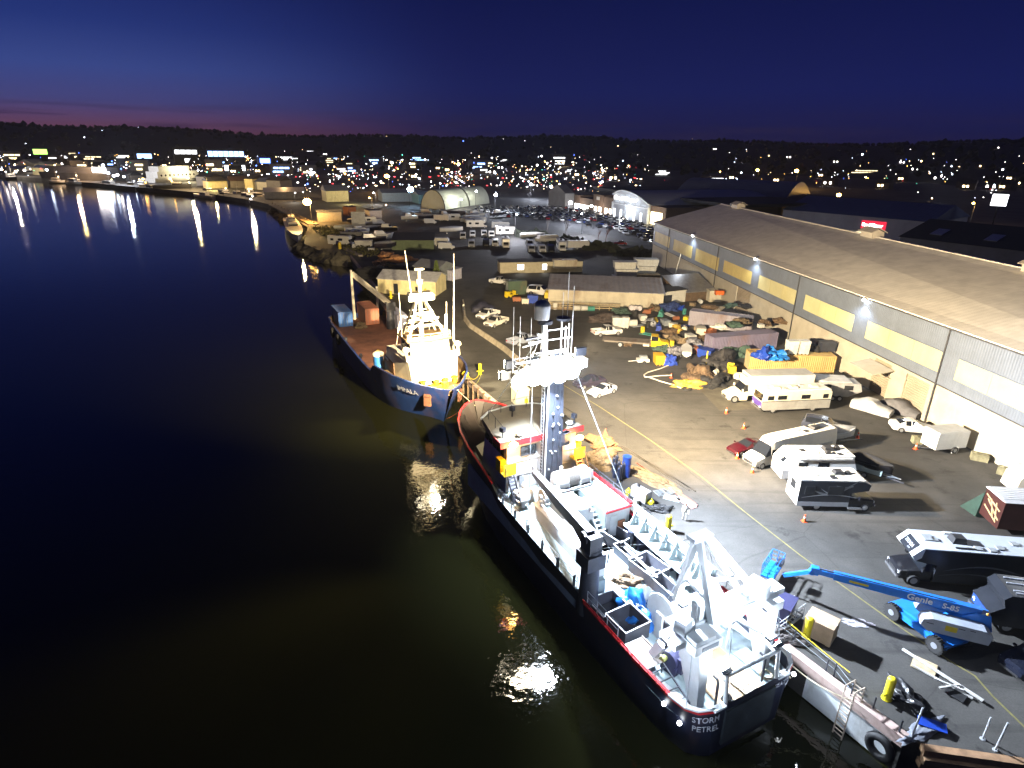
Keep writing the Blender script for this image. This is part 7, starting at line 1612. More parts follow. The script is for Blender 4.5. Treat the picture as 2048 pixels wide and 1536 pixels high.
# ---- loose things on the trawler's deck
def onp(u, v, z=.06): return sp(u, v, z)
def open_bin(label, u, v, L, W, H, m, rz=0, z=.06):
    b = MB(); t = .06
    b.bx(-L / 2, L / 2, -W / 2, W / 2, 0, .08); b.bx(-L / 2, L / 2, -W / 2, -W / 2 + t, .08, H); b.bx(-L / 2, L / 2, W / 2 - t, W / 2, .08, H); b.bx(-L / 2, -L / 2 + t, -W / 2 + t, W / 2 - t, .08, H); b.bx(L / 2 - t, L / 2, -W / 2 + t, W / 2 - t, .08, H)
    b.bx(-L / 2 - .04, L / 2 + .04, -W / 2 - .04, -W / 2 + .02, H - .02, H + .04, 1); b.bx(-L / 2 - .04, L / 2 + .04, W / 2 - .02, W / 2 + .04, H - .02, H + .04, 1); b.bx(-L / 2 - .04, -L / 2 + .02, -W / 2, W / 2, H - .02, H + .04, 1); b.bx(L / 2 - .02, L / 2 + .04, -W / 2, W / 2, H - .02, H + .04, 1)
    return one(b, 'open_bin', [m, SHIPW], label, 'bin', onp(u, v, z), P_ANG + rz)
DKG = M('bin_dark_grey', (.05, .052, .065), .5, noise=.25); MDG = M('bin_mid_grey', (.11, .115, .14), .5, noise=.25)
open_bin('black bin with teal edge at the foot of the companion ladder', 16.0, 2.6, 2.0, 1.5, .9, DKG, .2)
open_bin('narrow grey trough bin forward in the row on the working deck', 13.9, 2.0, 2.4, .9, .8, MDG)
open_bin('large open grey bin in the middle of the working deck row', 11.7, 2.3, 2.4, 1.9, 1.0, MDG, .1)
open_bin('long grey bin with a hose end, aft in the working deck row', 9.6, 2.0, 2.6, 1.0, .9, MDG)
open_bin('big dark bin at the foot of the crane', 9.6, -3.0, 1.9, 2.2, 1.0, DKG)
open_bin('dark open bin with pale inside, port side by the rail', 7.6, -2.9, 2.0, 2.1, 1.3, DKG, .05)
lumber('long white plank resting across the grey bins', onp(12.4, 1.7, 1.05), P_ANG, 1, 4.2, SHIPW, 200, .2, .2, .08, 'plank', 'plank')
heap('bright blue and white tarp heap in the middle of the deck', 'tarp', onp(8.7, -.9, .06), (1.5, 1.3, 1.2), BTARP, 201, .32, name='blue_tarp', strands=8, sm=SHIPW)
heap('white tarp bundle pressed against the blue tarp', 'tarp', onp(9.1, -.2, .06), (.9, .7, 1.4), SHIPW, 202, .3, name='white_tarp', strands=0)
heap('brown rope and shackle tangle by the deck bins', 'rope heap', onp(11.8, .3, .06), (.8, .9, .35), NETB, 203, .4)
heap('second brown tangle of hoses aft of the first', 'rope heap', onp(10.2, .4, .06), (.9, .5, .3), NETB, 204, .4)
heap('grey hose heap at the foot of the round tank', 'hose heap', onp(16.7, .4, .06), (1.0, .7, .5), M('dusty_gear', (.30, .27, .25), .8, noise=.5, scale=4, bump=.8), 205, .4)
def sorting_table():
    t = thing('sorting_table', 'white topped sorting table with brown debris on a black frame, port side', 'table', onp(5.0, -3.7), P_ANG)
    MB().bx(-1.1, 1.1, -.75, .75, .9, .98).bx(-1.1, 1.1, -.8, -.74, .9, 1.1).bx(-1.1, 1.1, .74, .8, .9, 1.1).build('table_top', M('table_white', (.5, .46, .44), .6, noise=.25, scale=2, dirt=(.2, .13, .08), dirt_amt=.4), t)
    for x in (-1.0, 1.0):
        for y in (-.7, .7): MB().beam((x, y, 0), (x, y, .9), .08).build('leg', DARKST, t)
    f = MB(); f.beam((-3.6, -.6, .1), (-1.1, -.6, .95), .08); f.beam((-3.6, .5, .1), (-1.1, .5, .95), .08)
    for k in range(4): f.beam((-3.2 + k * .6, -.6, .25 + k * .2), (-3.2 + k * .6, .5, .25 + k * .2), .06)
    f.build('chute_frame', DARKST, t)
sorting_table()
def machine():
    b = MB(); b.cyl((0, -.5, .9), (0, .5, .9), .6, n=14); b.bx(-.6, .5, -.5, .5, .0, .6); b.tor((.5, .4, .9), (0, 1, 0), .35, .06, 14, 6); b.cyl((.2, .5, 1), (.2, .9, 1), .2, n=10, m=1); b.bx(-.9, -.5, -.3, .3, .3, 1.3)
    one(b, 'hydraulic_winch', [M('deep_blue_steel'), M('olive_gear')], 'dark blue hydraulic winch at the port gantry leg', 'winch', onp(4.0, -2.2), P_ANG + .2, None, 40)
machine()
lumber('white plank lying along the port deck edge', onp(2.9, -3.6, .08), P_ANG + .2, 1, 3.0, SHIPW, 210, .35, .3, .07, 'plank', 'plank')
def deck_pallet():
    one(pallet_mesh(), 'pallet', M('pallet_pale', (.52, .47, .38), .8, noise=.25, scale=3), 'pale wooden pallet at the stern ramp', 'pallet', onp(.95, .75, .12), P_ANG + .1)
deck_pallet()
heap('dark coil of rope at the stern beside the pallet', 'rope heap', onp(.7, -.9, .1), (.35, .3, .22), NETK, 211, .3)
for i, (u, v) in enumerate(((2.0, 4.0), (.9, 2.6), (1.2, -3.6))): one(MB().tor((0, 0, .05), (0, 0, 1), .38, .045, 20, 6).tor((0, 0, .12), (0, 0, 1), .33, .045, 20, 6), 'rope_coil', ROPE, ['rope coil at the starboard stern corner', 'rope coil between pallet and starboard leg', 'rope coil at the port gantry foot'][i], 'rope', onp(u, v), 0, None, 60)
one(MB().tube([(-.9, 0, .12), (-.4, .2, .14), (.1, 0, .16), (.5, -.3, .12), (.9, -.1, .5)], .07, 6), 'hawser', ROPE, 'thick white hawser at the starboard stern corner', 'rope', onp(.9, 3.7), P_ANG, None, 60)
# ---- mooring lines
def line(label, a, b, sag, r, m, lab2='mooring line'):
    a, b = Vector(a), Vector(b); pts = [a.lerp(b, k / 12) - Vector((0, 0, sag * 4 * (k / 12) * (1 - k / 12))) for k in range(13)]
    one(MB().tube(pts, r, 5), 'mooring_line', m, label, lab2, (0, 0, 0))
line('pale mooring line from the blue bow to the quay', ip(40.2, -.8, 2.8), at(1010, 845), .6, .045, ROPE)
line('yellow line from the blue bow to the bollard', ip(38.0, -3.6, 3.0), at(960, 745, .8), .8, .05, YELP); line('second yellow line sagging beside the first', ip(37.5, -3.9, 3.0), at(962, 748, .6), 1.5, .05, M('olive_gear'))
line('white stern line from the trawler to the near bollard', sp(.3, 3.6, 1.2), at(1700, 1400, .1), .3, .04, ROPE); line('yellow safety line along the quay from trawler stern', at(1545, 1215, .9), at(1700, 1345, .6), .1, .03, YELP); line('orange fender line at the red bow', sp(37.0, -2.4, 4.4), at(895, 837, 1.0), .1, .06, ORANGE)
# ---- person in white coveralls
def person(label, loc, rz):
    J = {'pel': (0, 0, .95), 'sp': (0, 0, 1.15), 'ch': (.02, 0, 1.35), 'nk': (.03, 0, 1.50), 'hd0': (.05, 0, 1.58), 'hd': (.05, 0, 1.70), 'hdt': (.04, 0, 1.77),
         'hl': (0, .10, .92), 'kl': (.10, .11, .52), 'al': (.02, .12, .10), 'tl': (.16, .13, .05), 'hr': (0, -.10, .92), 'kr': (.0, -.11, .50), 'ar': (-.16, -.11, .12), 'tr': (-.02, -.12, .05),
         'sl': (.02, .19, 1.42), 'el': (.03, .27, 1.15), 'wl': (.20, .24, .96), 'sr': (.02, -.19, 1.42), 'er': (-.02, -.27, 1.14), 'wr': (.16, -.23, .95)}
    rad = dict(pel=.15, sp=.14, ch=.165, nk=.06, hd0=.07, hd=.10, hdt=.07, hl=.10, kl=.068, al=.05, tl=.04, hr=.10, kr=.068, ar=.05, tr=.04, sl=.075, el=.052, wl=.034, sr=.075, er=.052, wr=.034)
    E = [('pel', 'sp'), ('sp', 'ch'), ('ch', 'nk'), ('nk', 'hd0'), ('hd0', 'hd'), ('hd', 'hdt'), ('pel', 'hl'), ('hl', 'kl'), ('kl', 'al'), ('al', 'tl'), ('pel', 'hr'), ('hr', 'kr'), ('kr', 'ar'), ('ar', 'tr'), ('ch', 'sl'), ('sl', 'el'), ('el', 'wl'), ('ch', 'sr'), ('sr', 'er'), ('er', 'wr')]
    for s, w in (('l', 1), ('r', -1)):
        p = Vector(J['w' + s]); J['p' + s] = tuple(p + Vector((.06, 0, -.05))); rad['p' + s] = .034; E.append(('w' + s, 'p' + s)); q = Vector(J['p' + s])
        for k in range(4): J['f%d%s' % (k, s)] = tuple(q + Vector((.05, (k - 1.5) * .022, -.05 - .006 * (1.5 - abs(k - 1.5))))); rad['f%d%s' % (k, s)] = .009; J['g%d%s' % (k, s)] = tuple(q + Vector((.055, (k - 1.5) * .022, -.085))); rad['g%d%s' % (k, s)] = .008; E += [('p' + s, 'f%d%s' % (k, s)), ('f%d%s' % (k, s), 'g%d%s' % (k, s))]
        J['t' + s + 'h'] = tuple(p + Vector((.07, -.04 * w, -.02))); rad['t' + s + 'h'] = .010; E.append(('w' + s, 't' + s + 'h'))
    ks = list(J); me = bpy.data.meshes.new('person'); me.from_pydata([J[k] for k in ks], [(ks.index(a), ks.index(b)) for a, b in E], [])
    o = bpy.data.objects.new('person', me); COL.objects.link(o)
    md = o.modifiers.new('skin', 'SKIN'); sv = me.skin_vertices[0].data
    for i, k in enumerate(ks): sv[i].radius = (rad[k], rad[k])
    sv[0].use_root = True; o.modifiers.new('sub', 'SUBSURF').levels = 2; o.modifiers['sub'].render_levels = 2
    dg = bpy.context.evaluated_depsgraph_get(); m2 = bpy.data.meshes.new_from_object(o.evaluated_get(dg)); o.modifiers.clear(); o.data = m2
    mats = [M('white_coverall', (.62, .60, .55), .8, noise=.15, scale=4, bump=.3), M('skin', (.42, .25, .18), .55, noise=.05), M('work_boot', (.03, .025, .02), .7), M('dark_hair', (.02, .015, .012), .8)]
    m2.materials.clear()
    for m in mats: m2.materials.append(m)
    for f in m2.polygons:
        c = f.center; f.use_smooth = True
        f.material_index = 3 if (c.z > 1.70 or (c.z > 1.6 and c.x < .03)) else 1 if (c.z > 1.53 or (abs(c.y) > .17 and c.z < .97 and c.x > .14)) else 2 if c.z < .12 else 0
    fc = MB(); 
    for s in (1, -1): fc.sph((.143, s * .035, 1.69), .013, 6, 4, 0); fc.sph((.05, s * .1, 1.675), (.02, .012, .03), 6, 4, 1)
    fc.sph((.155, 0, 1.66), (.018, .014, .025), 6, 4, 1); fc.ob((.142, 0, 1.625), (.01, .045, .008), m=2); f = fc.build('face_detail', [mats[3], mats[1], M('lip', (.3, .12, .1), .5)], o, 60)
    o.location = loc; o.rotation_euler.z = rz; tag(o, label, 'person'); return o
person('person in white coveralls standing on the quay, dark hair, arms slightly forward', at(1368, 1041), math.radians(-95))
# ================================================================== beyond the yard: car park, boatyard, far shore, city on the hills
rn = random.Random(21)
FARW = M('far_white', (.50, .49, .46), .6, noise=.12, scale=.6); FARD = M('far_dark', (.03, .03, .034), .6); FARB = M('far_brown_wall', (.13, .085, .06), .8, noise=.2, scale=.2); FARG = M('far_grey_wall', (.18, .18, .19), .8, noise=.2, scale=.2)
ROOFB = ribbed('blue_grey_roof', (.09, .115, .19), 1.2, 0, .5, .5); TIN = M('shed_tin', (.20, .18, .16), .7, noise=.25, scale=.3)
GW, GWW, GC, GR_, GO, GB, GG = (glow('light_white', (1, .92, .88), 14, False), glow('light_warm', (1, .70, .36), 10, False), glow('light_cool', (.70, .80, 1), 15, False), glow('light_red', (1, .05, .06), 5, False), glow('light_sodium', (1, .50, .10), 14, False), glow('light_blue', (.08, .18, 1), 9, False), glow('light_green', (.1, 1, .55), 7, False))
# ---- small parked cars for the car park: body, glass and lamps in one small mesh each colour
def tiny_car(nm, pm):
    b = MB(); b.prism([(-2.2, .3), (2.2, .3), (2.25, .65), (1.3, .9), (-1.9, .95), (-2.25, .8)], 'y', -.88, .88, 0)
    b.loft([[(1.0, -.82, .9), (-1.7, -.82, .94), (-1.7, .82, .94), (1.0, .82, .9)], [(.2, -.62, 1.43), (-1.0, -.62, 1.43), (-1.0, .62, 1.43), (.2, .62, 1.43)]], fm=lambda i, k: 1)
    b.bx(-1.0, .2, -.6, .6, 1.43, 1.46, 0)
    for x in (1.35, -1.35): b.cyl((x, -.9, .32), (x, .9, .32), .32, n=10, m=2)
    return b.mesh('parked_car', [pm, AUTOGL, TYRE])
CARS = [('dark', paint('far_dark', (.02, .02, .024), .25)), ('white', WHITEP), ('silver', SILV), ('grey', paint('far_grey', (.12, .12, .13), .3)), ('blue', paint('far_blue', (.02, .04, .14), .25)), ('red', paint('far_red', (.22, .012, .015), .25))]
CM = [(n, tiny_car(n, m)) for n, m in CARS]
def inpoly(x, y, P):
    c = False
    for i in range(len(P)):
        (x0, y0), (x1, y1) = P[i], P[i - 1]
        if (y0 > y) != (y1 > y) and x < (x1 - x0) * (y - y0) / (y1 - y0) + x0: c = not c
    return c
PARK = [(955, 402), (1060, 392), (1150, 398), (1222, 432), (1290, 452), (1308, 458), (1305, 488), (1240, 466), (1160, 447), (1010, 434), (950, 425)]
u0 = Vector((-.0867, 1, 0)).normalized(); v0 = Vector((u0.y, -u0.x, 0)); k = 0
for row in range(-6, 34):
    for j in range(-40, 40):
        p = Vector((20, 200, 0)) + u0 * (row * 7.6 + (0 if row % 2 else -1.4)) + v0 * (j * 2.9)
        x, y = px_of(p)
        if not inpoly(x, y, PARK) or rn.random() < .16 or k >= 190: continue
        c = rn.choices(CM, [5, 3, 3, 3, 1.5, 1])[0]
        tag(put('parked_car', c[1], None, p, W_ANG + (math.pi if rn.random() < .5 else 0) + rn.uniform(-.03, .03)), '%s car in the lit supermarket car park' % c[0], 'car', '%s cars in the supermarket car park' % c[0]); k += 1
struct(MB().add([(*at(x, y).to_tuple()[:2], .01) for x, y in ((930, 436), (950, 392), (1070, 384), (1230, 428), (1312, 452), (1308, 494), (1220, 474))], [(0, 1, 2, 3, 4, 5, 6)]).build('parking_lot_pavement', M('car_park_asphalt', (.055, .055, .06), .8, noise=.3, scale=.2), fix=False))
# ---- lamp posts
def street_lamp(label, p, h, gm, r=.5, arm=1.2, group=None):
    t = thing('street_lamp', label, 'street lamp', p, rn.uniform(0, 6), group)
    MB().cyl((0, 0, 0), (0, 0, h), .12, .07, n=6).beam((0, 0, h), (arm, 0, h + .15), .09).build('pole', FARD, t)
    MB().sph((arm, 0, h), (r, r, r * .75), 8, 6).build('lamp_head', gm, t); return t  # most heads oversized, their bulk standing in for lamp glare
BIGL = glow('car_park_lens', (.86, .92, 1), 70); BIGO = glow('sodium_lens', (1, .52, .10), 60); BIGB = glow('blue_white_lens', (.45, .72, 1), 70)
for i, (x, y, yb, l) in enumerate([(1061, 367, 398, 'car park lamp at the far left of the supermarket'), (1103, 380, 404, 'car park lamp before the grey gable of the supermarket'), (990, 400, 428, 'car park lamp at the end of the arched hangar'), (1136, 424, 449, 'car park lamp in the middle of the parked cars'), (1186, 430, 458, 'car park lamp before the brown supermarket blocks')]):
    p = at(x, yb); h = 9.0; street_lamp(l, p, h, BIGL, .85 if i != 4 else .5); lamp('POINT', 'car_park_light', p + Vector((1.5, -1, h - .9)), 9000 if i != 4 else 5000, (.80, .86, 1), radius=.4)
for x, yb, h, gm, r, e, c, l in [(624, 446, 8.5, BIGO, 1.75, 15000, SODIUM, 'bright sodium lamp on the pier beside the moored white boat'), (778, 385, 11, BIGO, 1.5, 9000, SODIUM, 'sodium lamp behind the grey boatyard sheds'), (819, 413, 9, BIGB, 1.7, 20000, (.5, .75, 1), 'bright blue white lamp over the boatyard'), (916, 352, 13, BIGO, 1.6, 8000, SODIUM, 'sodium lamp beyond the arched hangar'), (1513, 370, 14, BIGO, 1.4, 9000, SODIUM, 'sodium lamp behind the dark arched roof, left'), (1590, 376, 15, BIGO, 1.7, 9000, SODIUM, 'sodium lamp behind the dark arched roof, right'), (1672, 430, 10, BIGO, 1.1, 6000, SODIUM, 'sodium lamp over the long blue roof'), (1640, 452, 9, BIGL, .8, 9000, (.85, .92, 1), 'white lamp beside the pale supermarket wall'), (1860, 462, 9, BIGL, 1.0, 11000, (.75, .85, 1), 'white lamp right of the red sign'), (1938, 452, 10, BIGO, .5, 4000, SODIUM, 'sodium lamp near the tall white sign'), (768, 432, 5, GWW, .35, 0, WARM, 'small warm lamp among the boatyard cabins'), (745, 420, 6, BIGO, .4, 3000, SODIUM, 'sodium lamp at the gold lit house'), (752, 408, 6, BIGL, .4, 3000, (1, .9, .8), 'white lamp at the back of the boatyard'), (880, 392, 8, BIGL, .4, 3500, (.9, .95, 1), 'white lamp left of the arched hangar'), (590, 404, 5, GW, .4, 1500, (1, .9, .75), 'white lamp on the long boat shed'), (612, 402, 5, GW, .3, 0, WARM, 'second white lamp on the long boat shed')]:
    p = at(x, yb); street_lamp(l, p, h, gm, r)
    if e: lamp('POINT', 'street_light', p + Vector((.6, -1.4, h - .8)), e, c, radius=.3)
# ---- supermarket
def supermarket():
    a, b = at(1222, 434), at(1294, 449); d = (b - a).normalized(); rz = math.atan2(d.y, d.x); L = (b - a).length
    t = thing('supermarket', 'big supermarket with brown blocks and a lit arched glass entrance', 'supermarket', a, rz)
    # local x along the front to the right, y to the back
    arc = [(L * (1 - k / 16), 12.8 - (4.6 * ((1 - k / 16 - .3) / .7) ** 2 if k < 11.2 else 2.2 * ((.3 - 1 + k / 16) / .3) ** 2)) for k in range(17)]
    MB().prism([(0, 0)] + [(x, z) for x, z in arc[::-1]] + [(L, 0)], 'y', .6, 70).build('entrance_wall', M('entrance_grey', (.34, .36, .39), .6, noise=.1, scale=.2), t)
    ar = MB()
    for (x0, z0), (x1, z1) in zip(arc, arc[1:]): ar.beam((x0, .2, z0), (x1, .2, z1), .5, .9, up=(0, 1, 0))
    for x in (.4, L - .4): ar.bx(x - .45, x + .45, -.1, .8, 0, 7.2)
    ar.bx(0, L, .1, .6, 6.3, 6.8); ar.build('arch_frame', M('arch_white', (.6, .62, .64), .5), t)
    g = MB()
    for k in range(5): g.bx(1.4 + k * (L - 2.6) / 5, 1.4 + k * (L - 2.6) / 5 + 1.3, .5, .58, .3, 4.2)
    g.isl('lit_entrance_door', glow('entrance_glow', (.9, .95, 1), 3.2), t)
    f = MB()
    for k in range(6): f.bx(2 + k * (L - 4) / 6, 2 + (k + .8) * (L - 4) / 6, .5, .57, 7.2, (9.6, 11.0, 11.4, 10.6, 9.4, 8.0)[k])
    f.build('lit_fanlight', glow('fanlight_glow', (.8, .88, 1), .5), t)
    text('Fred Meyer', 2.3, glow('sign_white', (1, .97, .9), 9), t, (2.0, -.15, 8.6), (math.pi / 2, 0, 0), name='sign_lettering', bold=.03, xs=(L - 9) / 12.0)
    lw = MB()
    for x0, x1, z1, m in ((-22, -11.4, 9.2, 0), (-11.2, -.4, 8.6, 0), (-37, -22.3, 6.5, 0), (-58, -37.4, 7.5, 0)): lw.bx(x0, x1, 1.5, 68, 0, z1, m)
    lw.isl('brown_wall_block', FARB, t)
    MB().prism([(-66, 0), (-44, 0), (-44, 8), (-55, 12), (-66, 8)], 'y', -4, 1.4).build('grey_gable', FARG, t)
    MB().bx(-18.5, -15.2, 1.44, 1.5, 6.6, 8.2).build('pale_sign', M('sign_panel_pale', (.5, .5, .48), .6), t)
    w = MB()
    for k in range(2): 
        for q in range(2): w.bx(-20.5 + k * 11 + q * 4.5, -17.6 + k * 11 + q * 4.5, 1.42, 1.5, .8, 3.4)
    w.build('lit_window', glow('shop_window', (1, .85, .68), 4.5), t)
    MB().bx(-43, -27, 1.40, 1.5, .5, 3.0).build('lit_shopfront', glow('shopfront_glow', (1, .96, .9), 5), t)
    MB().bx(L + .2, L + 12, 1, 60, 0, 8).build('side_wall', FARB, t); MB().bx(L + .8, L + 9.5, .9, 1, .4, 5.6).build('lit_shopfront', glow('warm_shopfront', (1, .86, .5), 3.2), t)
    MB().bx(-58, L + 30, 20, 110, 9.3, 10.5).build('flat_roof', M('black_roof_felt'), t)
    P = lambda x, y, z: Vector(a) + d * x + Vector((-d.y, d.x, 0)) * y + Vector((0, 0, z))
    lamp('POINT', 'entrance_light', P(L * .5, -4, 5), 2600, (.86, .92, 1), radius=.6); lamp('POINT', 'shop_window_light', P(-12, -2.5, 3.6), 1100, (1, .86, .7), radius=.6); lamp('POINT', 'shopfront_light', P(-34, -3, 3.5), 1400, (1, .95, .88), radius=.6); lamp('POINT', 'warm_shop_light', P(L + 5, -3, 3.6), 900, (1, .82, .45), radius=.6)
    # pavement in front
supermarket()
def hall(name, label, pa, pb, depth, h, rise, wm, rm, cat='building', arched=False, extra=None):
    a, b = at(*pa), at(*pb); d = (b - a).normalized(); rz = math.atan2(d.y, d.x); L = (b - a).length; t = thing(name, label, cat, a, rz)
    MB().bx(0, L, 0, depth, 0, h).build('wall', wm, t)
    r = MB(); n = 10
    if arched: pr = [(depth * i / n, h + rise * math.sin(math.pi * i / n)) for i in range(n + 1)]; r.prism([(-.5, h)] + pr[1:-1] + [(depth + .5, h)], 'x', -.5, L + .5)
    else: r.prism([(-.5, h), (depth / 2, h + rise), (depth + .5, h)], 'x', -.5, L + .5)
    r.build('roof', rm, t, smooth=40 if arched else None)
    if extra: extra(t, L)
    return t
def sign_extra(t, L):
    MB().bx(L - 23, L - 14.2, -.12, 0, 3.6, 6.6).build('red_sign', glow('red_sign_glow', (.75, .02, .05), 1.1), t)
    text('Fred Meyer', 1.7, glow('sign_white', (1, .97, .9), 9), t, (L - 22.6, -.2, 4.5), (math.pi / 2, 0, 0), name='sign_lettering', bold=.03, xs=.92)
    MB().bx(L - 26, L - 15, -.1, 0, .5, 2.2).build('lit_shopfront', glow('warm_shopfront', (1, .86, .5), 3.2), t)
hall('retail_hall', 'long hall with blue roof, pale wall and lit red sign behind the warehouse', (1560, 458), (1850, 490), 40, 8, 5, M('pale_hall_wall', (.36, .35, .37), .8, noise=.15, scale=.2), ROOFB, extra=sign_extra)
hall('market_hall', 'big hall with dark blue arched roof behind the warehouse ridge', (1345, 425), (1560, 442), 45, 9, 8, FARB, ROOFB, arched=True)
def sky_extra(t, L):
    for x in (6, 20, 36): 
        MB().hexa([(x, 4, 8.2), (x + 3.2, 4, 8.2), (x + 3.2, 9, 9.5), (x, 9, 9.5), (x, 4, 8.35), (x + 3.2, 4, 8.35), (x + 3.2, 9, 9.65), (x, 9, 9.65)]).isl('skylight', M('skylight_pane', (.35, .36, .38), .3), t)
hall('store_hall', 'low hall with black roof and pale skylights right behind the warehouse', (1790, 520), (2130, 570), 34, 7, 4.5, FARG, M('black_roof_felt'), extra=sky_extra)
lamp('POINT', 'hall_sign_light', at(1790, 470) + Vector((-4, -5, 5)), 6000, (1, .7, .65), radius=.6)
one(MB().cyl((0, 0, 0), (0, 0, 14), .25, n=8, m=1).bx(-2.3, 2.3, -.3, .3, 13.4, 17.4), 'pole_sign', [glow('pole_sign_glow', (.95, .97, 1), 3.0), FARD], 'tall white lit sign on a pole at the right edge', 'sign', at(1974, 487), -.5)
# ---- floodlit arched hangar
def hangar():
    a, b = at(890, 419), at(968, 408); d = (b - a).normalized(); rz = math.atan2(d.y, d.x); L = (b - a).length * 1.05
    for i, (x0, x1, l) in enumerate(((0, L * .55, 'floodlit white arched fabric hangar, nearer half'), (L * .58, L * 1.1, 'arched fabric hangar behind the floodlit one, greenish'))):
        t = thing('arched_hangar', l, 'hangar', a + d * x0, rz); W = 15; n = 14
        pr = [(W / 2 - W / 2 * math.cos(math.pi * k / n), 9.5 * math.sin(math.pi * k / n)) for k in range(n + 1)]
        MB().prism(pr, 'x', 0, x1 - x0).build('fabric_shell', M('hangar_fabric', (.52, .55, .44), .7, noise=.1, scale=.2), t, smooth=40)
        q = MB()
        for k in range(n): q.beam((0, *pr[k]), (0, *pr[k + 1]), .35)
        q.build('end_rib', FARD, t)
    n = Vector((d.y, -d.x, 0)); lamp('POINT', 'hangar_flood', a + d * 9 + n * 5 + Vector((0, 0, 6)), 3600, (1, .97, .80), radius=.5); lamp('POINT', 'hangar_flood', a + d * 27 + n * 5 + Vector((0, 0, 7)), 1400, (1, .97, .80), radius=.5)
    for i, (k, z) in enumerate(((11, 3.5), (27, 7))): street_lamp(['flood lamp before the white hangar', 'flood lamp before the greenish hangar'][i], a + d * k + n * 3, z + 1, BIGL, .5, .4)
hangar()
# ---- boatyard sheds and cabins, boats on the water and at the pier
for x0, x1, y, dep, h, rs, wm, rm, l in [(530, 610, 398, 14, 4, 2.2, TIN, M('pale_roof_sheet'), 'long boat shed with pale roof on the pier'), (654, 698, 404, 14, 6, 3, YELW, M('grey_roof_felt'), 'gold lit gabled house in the boatyard'), (636, 684, 444, 10, 4.2, .3, M('cabin_grey', (.30, .27, .22), .7), M('grey_roof_felt'), 'grey box cabin beside the sodium lamp'), (697, 713, 432, 5, 4, .3, M('orange_hut', (.35, .16, .07), .7), FARD, 'small orange lit hut in the boatyard'), (740, 764, 438, 7, 3.6, .3, M('cabin_white', (.5, .48, .5), .6), FARD, 'white cabin near the blue white lamp'), (765, 840, 404, 16, 5, 2, M('blue_grey_shed', (.16, .20, .24), .7), M('grey_roof_felt'), 'blue grey shed under the blue white lamp'), (838, 884, 408, 14, 5, 2, M('teal_shed', (.10, .18, .19), .7), M('grey_roof_felt'), 'teal shed beside the white hangar'), (418, 456, 377, 14, 5, 2.5, YELW, FARD, 'yellow lit boathouse on the far pier'), (462, 530, 376, 16, 5, 3, TIN, M('brown_roof', (.09, .05, .04), .8), 'brown roofed boathouse on the far pier'), (72, 98, 346, 20, 9, 4, TIN, FARG, 'arched grey boathouse at the left edge of the harbour'), (100, 125, 346, 16, 8, 3, YELW, FARG, 'yellow lit boathouse at the left of the harbour')]:
    hall('boat_shed', l, (x0, y), (x1, y - 1), dep, h, rs, wm, rm, 'shed')
lamp('POINT', 'boathouse_light', at(436, 380) + Vector((0, -5, 4)), 9000, (1, .75, .25), radius=.5); lamp('POINT', 'boathouse_light', at(110, 348) + Vector((0, -6, 6)), 16000, (1, .9, .6), radius=.5); lamp('POINT', 'house_light', at(690, 408) + Vector((4, -3, 4)), 4500, (1, .8, .3), radius=.5)
def tank_panel(): 
    one(MB().bx(-2.6, 2.6, -.2, .2, 1, 6.5).bx(-2.2, -1.9, -.15, .15, 0, 1).bx(1.9, 2.2, -.15, .15, 0, 1), 'notice_board', M('board_pale', (.4, .4, .38), .7), 'pale square hoarding standing in the dark boatyard', 'hoarding', at(718, 458), .1)
tank_panel()
def moored(label, pa, pb, W, H, hm, house=(), mast=0, lights=(), group=None, zrel=0.0):
    'a boat afloat: bow at pb'
    a, b = at(*pa, WATER_Z), at(*pb, WATER_Z); d = b - a; L = d.length; t = thing('moored_boat', label, 'boat', a, math.atan2(d.y, d.x), group)
    o = boat_hull(L, W, H, hm, t); o.location.z = -.3
    MB().add([(x * L, s * W * .5 * w * .9, H * (1 + .25 * x * x) - .55) for s in (1, -1) for x, w in (((.02, .82), (.5, 1), (.85, .6), (.98, .1)) if s == 1 else ((.98, .1), (.85, .6), (.5, 1), (.02, .82)))], [tuple(range(8))]).build('deck', FARG, t)
    for x0, x1, w, z0, z1 in house:
        MB().loft([[(x0 * L, -W * w / 2, z0), (x1 * L, -W * w / 2, z0), (x1 * L, W * w / 2, z0), (x0 * L, W * w / 2, z0)], [(x0 * L, -W * w * .46, z1), (x1 * L - (z1 - z0) * .2, -W * w * .46, z1), (x1 * L - (z1 - z0) * .2, W * w * .46, z1), (x0 * L, W * w * .46, z1)]]).build('cabin', FARW, t)
        MB().bx(x0 * L + .3, x1 * L - (z1 - z0) * .12 + .05, -W * w * .49, W * w * .49, z0 + (z1 - z0) * .5, z0 + (z1 - z0) * .78).build('cabin_window', GLASSD, t)
    if mast: m = MB(); m.cyl((L * .45, 0, H), (L * .45, 0, H + mast), .1, .05, n=6); m.beam((L * .45, -W * .2, H + mast * .7), (L * .45, W * .2, H + mast * .7), .08); m.build('mast', FARW, t)
    for x, y, z, gm, r in lights: MB().sph((x * L, y, z), r, 8, 6).build('deck_light', gm, t)
    return t
for i in range(16):
    x = rn.uniform(4, 560); yb = 352 + x * .075 + max(0, x - 380) * .05 + rn.uniform(2, 9); L = rn.uniform(22, 46) * (1 - x / 1500); hs = [(.2, .6, .6, 1.6, rn.uniform(3.6, 5))]
    moored('dim boat in the row moored along the far shore', (x, yb), (x + L, yb + rn.uniform(-2, 3)), rn.uniform(5, 8), 2.4, rn.choice((FARW, FARW, FARD, NAVY)), hs, rn.choice((0, 7, 9)), [(.6, 0, 5.4, rn.choice((GW, GWW, GO, GC)), .42)] if i % 2 else [], 'boats moored along the far shore')
